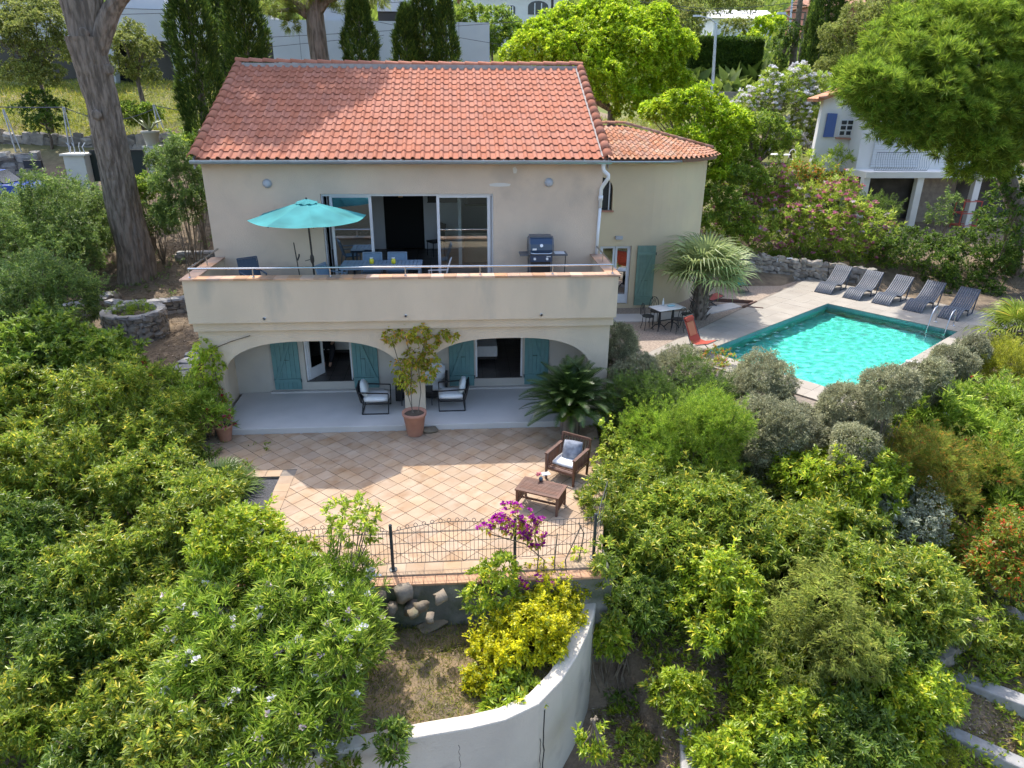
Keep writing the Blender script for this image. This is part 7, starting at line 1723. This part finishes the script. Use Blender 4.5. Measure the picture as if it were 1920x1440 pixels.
# cypresses
def cypress(label, px_, ptop, pbot, wpx, y_):
    B = ony(px_, pbot, y_); T = ony(px_, ptop, y_); g0 = float(terr(B[0], y_)); h = T[2] - g0; r_ = wpx / 2 * depth(B) / FPX
    t = thing('cypress', label, 'tree', (B[0], y_, g0), 0, 'columnar cypress trees'); n = int(h * r_ * 480)
    z = RNG.random(n) ** .9; a = RNG.uniform(0, 6.283, n); prof = np.minimum(1, (1 - z) * 2.6) ** .6 * np.minimum(1, .55 + z * 2.5)
    rr = r_ * prof * (.80 + .22 * np.sin(a * 5 + z * 17 + px_) * np.sin(a * 3 - z * 9) + .12 * RNG.random(n))
    p = np.stack([B[0] + rr * np.cos(a), y_ + rr * np.sin(a), g0 + .2 + z * h], -1); u = np.stack([np.cos(a), np.sin(a), np.full(n, .4)], -1)
    S = LF['cyp']; v, f = rosettes(p, u, S['k'], S['L'], S['W'], S['phi'], 1.0, .05, 0); obj('crown', mesh_np('crown', v, f), S['m'], t); TRIS[0] += len(f)
    m_ = MB(); m_.tube([(B[0], y_, g0 - .2), (B[0], y_, g0 + h * .9)], [r_ * .3, .03], 8); m_.build('trunk', M_bark, t)
for a in (('nearest dark cypress beside the left end of the roof', 385, -140, 232, 78, 33), ('cypress behind the roof corner, right of the nearest one', 468, -120, 140, 74, 36), ('slim cypress peeking between the two at the roof corner', 428, -90, 150, 45, 39), ('single cypress right of the slim pine trunk', 680, -12, 150, 66, 40), ('leftmost cypress of the clump in front of the concrete wall', 765, 20, 150, 56, 40.5), ('middle cypress of the clump in front of the concrete wall', 798, -60, 150, 60, 41), ('rightmost cypress of the clump in front of the concrete wall', 838, -20, 150, 44, 40), ('tall cypress beside the utility poles at upper right', 1537, -80, 118, 58, 57), ('cypress at the edge of the road behind the poles', 1513, -40, 130, 26, 60)): cypress(*a)
# ---------------------------------------------------------------- palms
def fan_frond(seed, pet, br, nseg, m, span=2.3, droop=.35):
    rg = np.random.default_rng(seed); vs, fs = [], []
    m_ = MB(); m_.tube([(0, 0, 0), (pet * .55, 0, pet * .02), (pet, 0, -pet * .06)], [.022, .015, .01], 5)
    a = np.linspace(-span, span, nseg); base = np.tile(np.array([pet, 0, -pet * .06]), (nseg, 1)); Ls = br * (.82 + .18 * np.cos(a * .6)) * rg.uniform(.9, 1.05, nseg)
    for i in range(nseg):
        d = np.array([math.cos(a[i]), math.sin(a[i]), .12 * abs(math.sin(a[i] * 7))]); s_ = np.array([-d[1], d[0], 0]); w_ = br * .038
        b = base[i]; p1 = b + d * Ls[i] * .5; p2 = b + d * Ls[i] * .82 - np.array([0, 0, droop * Ls[i] * .22]); p3 = b + d * Ls[i] - np.array([0, 0, droop * Ls[i] * rg.uniform(.4, 1.0)])
        m_.add([b, p1 + s_ * w_, p1 - s_ * w_, p2 + s_ * w_ * .6, p2 - s_ * w_ * .6, p3], [(0, 1, 2), (2, 1, 3, 4), (4, 3, 5)])
    me = m_.mesh('frond'); me.materials.append(m); return me
def fan_palm(label, x, y, z, th_, tr, n, pet, br, m, elev=(-.35, 1.25), boots=True, seed=1):
    t = thing('fan_palm', label, 'palm', (x, y, z)); rg = random.Random(seed)
    if th_ > .1:
        m_ = MB(); m_.tube([(0, 0, -.1), (0, 0, th_ * .5), (0, 0, th_)], [tr * .9, tr, tr * .75], 14); L('trunk', m_, M_bark, t)
        b = MB()
        for k in range(70):
            a = k * 2.4; zz = th_ * (k / 70); d = Vector((math.cos(a), math.sin(a), 0)); s_ = Vector((-d.y, d.x, 0)) * .05; p0 = d * tr * .8 + Vector((0, 0, zz)); p1 = d * (tr + .12) + Vector((0, 0, zz + .17))
            b.add([p0 - s_, p0 + s_, p1 + s_ * .6, p1 - s_ * .6, p0 - Vector((0, 0, .06))], [(0, 1, 2, 3), (0, 4, 1), (1, 4, 2), (0, 3, 4), (3, 2, 4)])
        o_ = L('leaf_bases', b, mat('palm_boot', (.20, .17, .14), .9, (.12, .10, .08), 6, 4), t); o_['kind'] = 'stuff'
    var = [fan_frond(seed * 10 + i, pet, br, 30, m, droop=.25 + .25 * i) for i in range(4)]
    for k in range(n):
        f = k / (n - 1); el = elev[0] + (elev[1] - elev[0]) * f; az = k * 2.39996 + rg.uniform(-.2, .2)
        o_ = bpy.data.objects.new('frond', var[k % 4]); COL.objects.link(o_); o_.parent = t; o_.location = (0, 0, th_ - .05 + .1 * f); o_.rotation_euler = (rg.uniform(-.3, .3), -el, az); s_ = rg.uniform(.85, 1.1) * (1 - .2 * f); o_.scale = (s_, s_, s_)
    return t
M_fan = leafmat('fan_leaf', (.10, .145, .085), (.20, .25, .155), rough=.5, trans=.25); M_fan2 = leafmat('fan_leaf_green', (.07, .11, .02), (.15, .20, .045), (.24, .21, .06), rough=.45, trans=.25)
q_ = onz(1310, 597, .7); fan_palm('stout silver green fan palm on the gravel beside the bistro table', q_[0], q_[1], .7, 1.45, .28, 32, .95, 1.05, M_fan, (.12, 1.4), seed=2)
q_ = onz(1900, 655, .6); fan_palm('fan palm with shaggy trunk at the right edge by the pool', q_[0], q_[1], .5, .75, .27, 18, .7, .8, M_fan2, (-.1, 1.2), seed=5)
q_ = onz(420, 925, -.1); fan_palm('small bushy fan palm beside the black planting bed', q_[0] - .1, q_[1], -.35, .12, .1, 30, .55, .62, leafmat('fan_leaf_dark', (.035, .07, .02), (.085, .14, .035), rough=.45, trans=.2), (-.1, 1.2), seed=8)
# sago palm
M_sago = leafmat('sago_leaf', (.015, .036, .012), (.036, .068, .022), rough=.4, trans=.15); M_sagoy = leafmat('sago_young', (.07, .13, .018), (.13, .20, .035), rough=.4)
def sago_frond(Ln, arc, m, name):
    m_ = MB(); N = 46; pts = []
    for i in range(N + 1): f = i / N; pts.append(Vector((Ln * f * (1 - .12 * f), 0, Ln * (arc * f - .55 * arc * f * f - .25 * f ** 3))))
    m_.tube([pts[0], pts[N // 2], pts[N]], [.012, .009, .003], 4)
    for i in range(4, N):
        f = i / N; ln = .14 * min(1, f * 5) * min(1, (1 - f) * 3.5 + .25); tg = (pts[i + 1] - pts[i]).normalized()
        for s_ in (-1, 1):
            d = (Vector((0, s_, .28)) + tg * .75).normalized(); w_ = tg * .012; p = pts[i]; m_.add([p - w_, p + w_, p + d * ln], [(0, 1, 2)])
    me = m_.mesh(name); me.materials.append(m); return me
q_ = onz(1065, 815, 0); t = thing('sago_palm', 'dark green sago palm at the right end of the loggia', 'palm', (q_[0] + .05, q_[1] + .1, .0)); t.scale = (1.25, 1.25, 1.25); L('trunk', MB().tube([(0, 0, -.2), (0, 0, .3), (0, 0, .5)], [.2, .2, .14], 12), M_bark, t)
var = [sago_frond(1.15, a, M_sago, 'frond') for a in (.2, .5, .8)]; vy = sago_frond(.5, .3, M_sagoy, 'young_frond')
for k in range(120):
    f = k / 119; o_ = bpy.data.objects.new('frond', var[k % 3]); COL.objects.link(o_); o_.parent = t; o_.location = (0, 0, .45 + .08 * f); o_.rotation_euler = (random.uniform(-.2, .2), -(.0 + 1.35 * f), k * 2.39996); s_ = random.uniform(.85, 1.12); o_.scale = (s_, s_, s_)
for k in range(14): o_ = bpy.data.objects.new('young_frond', vy); COL.objects.link(o_); o_.parent = t; o_.location = (0, -.05, .42); o_.rotation_euler = (random.uniform(-.3, .3), -random.uniform(.1, .9), R(270) + random.uniform(-1.3, 1.3))
# ---------------------------------------------------------------- ground cover
def undergrowth(name, label, species, n, x0, x1, y0, y1, hmax, test=None):
    x = RNG.uniform(x0, x1, n); y = RNG.uniform(y0, y1, n); k = np.ones(n, bool) if test is None else test(x, y)
    x, y = x[k], y[k]; clump = np.sin(x * 1.9 + y * .8) * np.sin(y * 2.1 - x * .7)
    p = np.stack([x, y, terr(x, y) + hmax * RNG.random(len(x)) * (.55 + .45 * clump)], -1); u = rdir(len(x)); u[:, 2] = np.abs(u[:, 2]) + .4
    S = LF[species]; v, f = rosettes(p, u, S['k'], S['L'], S['W'], S['phi'], .6, .03); o_ = obj(name, mesh_np(name, v, f), S['m']); TRIS[0] += len(f); tag(o_, label, 'ground cover', kind='stuff')
undergrowth('undergrowth', 'mixed leafy undergrowth filling the gaps between the left foreground shrubs', 'pitt', 8000, -14, -4.7, 6.5, 16.0, .75)
undergrowth('undergrowth', 'mixed leafy undergrowth between the shrubs of the right slope', 'pitt', 7500, 3.2, 14, 9.3, 17.2, .6, lambda x, y: ~((x < 6.2) & (y < 10.2)))
undergrowth('undergrowth', 'low weeds on the lower right bank below the shrubs', 'brt', 2600, 2.6, 12, 5.0, 10.2, .2, lambda x, y: np.sin(x * 2.3) * np.sin(y * 1.9) > -.15)
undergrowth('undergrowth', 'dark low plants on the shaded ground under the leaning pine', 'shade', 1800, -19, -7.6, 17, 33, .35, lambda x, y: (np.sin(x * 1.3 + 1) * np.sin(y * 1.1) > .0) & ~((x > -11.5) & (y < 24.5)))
undergrowth('undergrowth', 'green scrub on the bank between the wing and the neighbour house', 'laureld', 2200, 9.6, 20, 28.6, 37, .5)
def scatter(name, label, cat, n, fx, Ln, Wn, m, upd=.8, zoff=0.0):
    p = fx(n); p[:, 2] += zoff; d = rdir(len(p)); d[:, 2] = np.abs(d[:, 2]) * upd
    v, f = kites(p, d, Ln * (.6 + .8 * RNG.random(len(p))), Wn, .1); o_ = obj(name, mesh_np(name, v, f), m); TRIS[0] += len(f); tag(o_, label, cat, kind='stuff')
def onterr(x0, x1, y0, y1):
    def g_(n):
        x = RNG.uniform(x0, x1, n); y = RNG.uniform(y0, y1, n); return np.stack([x, y, terr(x, y)], -1)
    return g_
def onbed(n):
    x = RNG.uniform(-3.6, 1.9, n); y = RNG.uniform(7.9, 10.25, n); k = ~((x > .2) & (y < 8.2 + (x - .2) * .7)); return np.stack([x, y, -.97 - .02 * (10.3 - y)], -1)[k]
M_dry = leafmat('dry_leaf', (.10, .07, .04), (.30, .22, .13), (.42, .36, .28), rough=.9, trans=.05)
M_grass = leafmat('grass_blade', (.06, .09, .015), (.15, .175, .035), (.22, .20, .08), rough=.6)
scatter('bed_grass', 'thin grass and weeds on the soil of the raised bed', 'grass', 15000, onbed, .11, .010, M_grass, 1.5)
scatter('dry_litter', 'dry fallen leaves on the soil of the raised bed', 'leaf litter', 5000, onbed, .06, .018, M_dry, .15, .01)
scatter('slope_litter', 'dry leaf litter on the lower right slope', 'leaf litter', 42000, onterr(2.3, 12, 5, 15), .085, .028, M_dry, .15, .015)
scatter('slope_grass', 'sparse grass on the lower right slope', 'grass', 26000, onterr(2.3, 12, 5.0, 12), .13, .011, M_grass, 1.5)
scatter('pine_litter', 'needles and dry leaves on the shaded ground under the pine', 'leaf litter', 14000, onterr(-15, -6.8, 16.5, 31), .09, .02, M_dry, .12, .015)
scatter('meadow_grass', 'long yellow green grass on the slope behind the house', 'grass', 42000, onterr(-34, 14, 39.5, 49.5), .34, .03, leafmat('meadow_blade', (.06, .09, .015), (.15, .175, .035), (.22, .20, .08), rough=.7), 1.8)
scatter('far_scrub', 'dense green scrub covering the hillside behind the houses', 'scrub', 60000, onterr(-60, 110, 57, 190), 1.8, .8, leafmat('scrub_leaf', (.05, .085, .02), (.13, .18, .045), rough=.6), 1.3)
print('TRIS', TRIS[0])
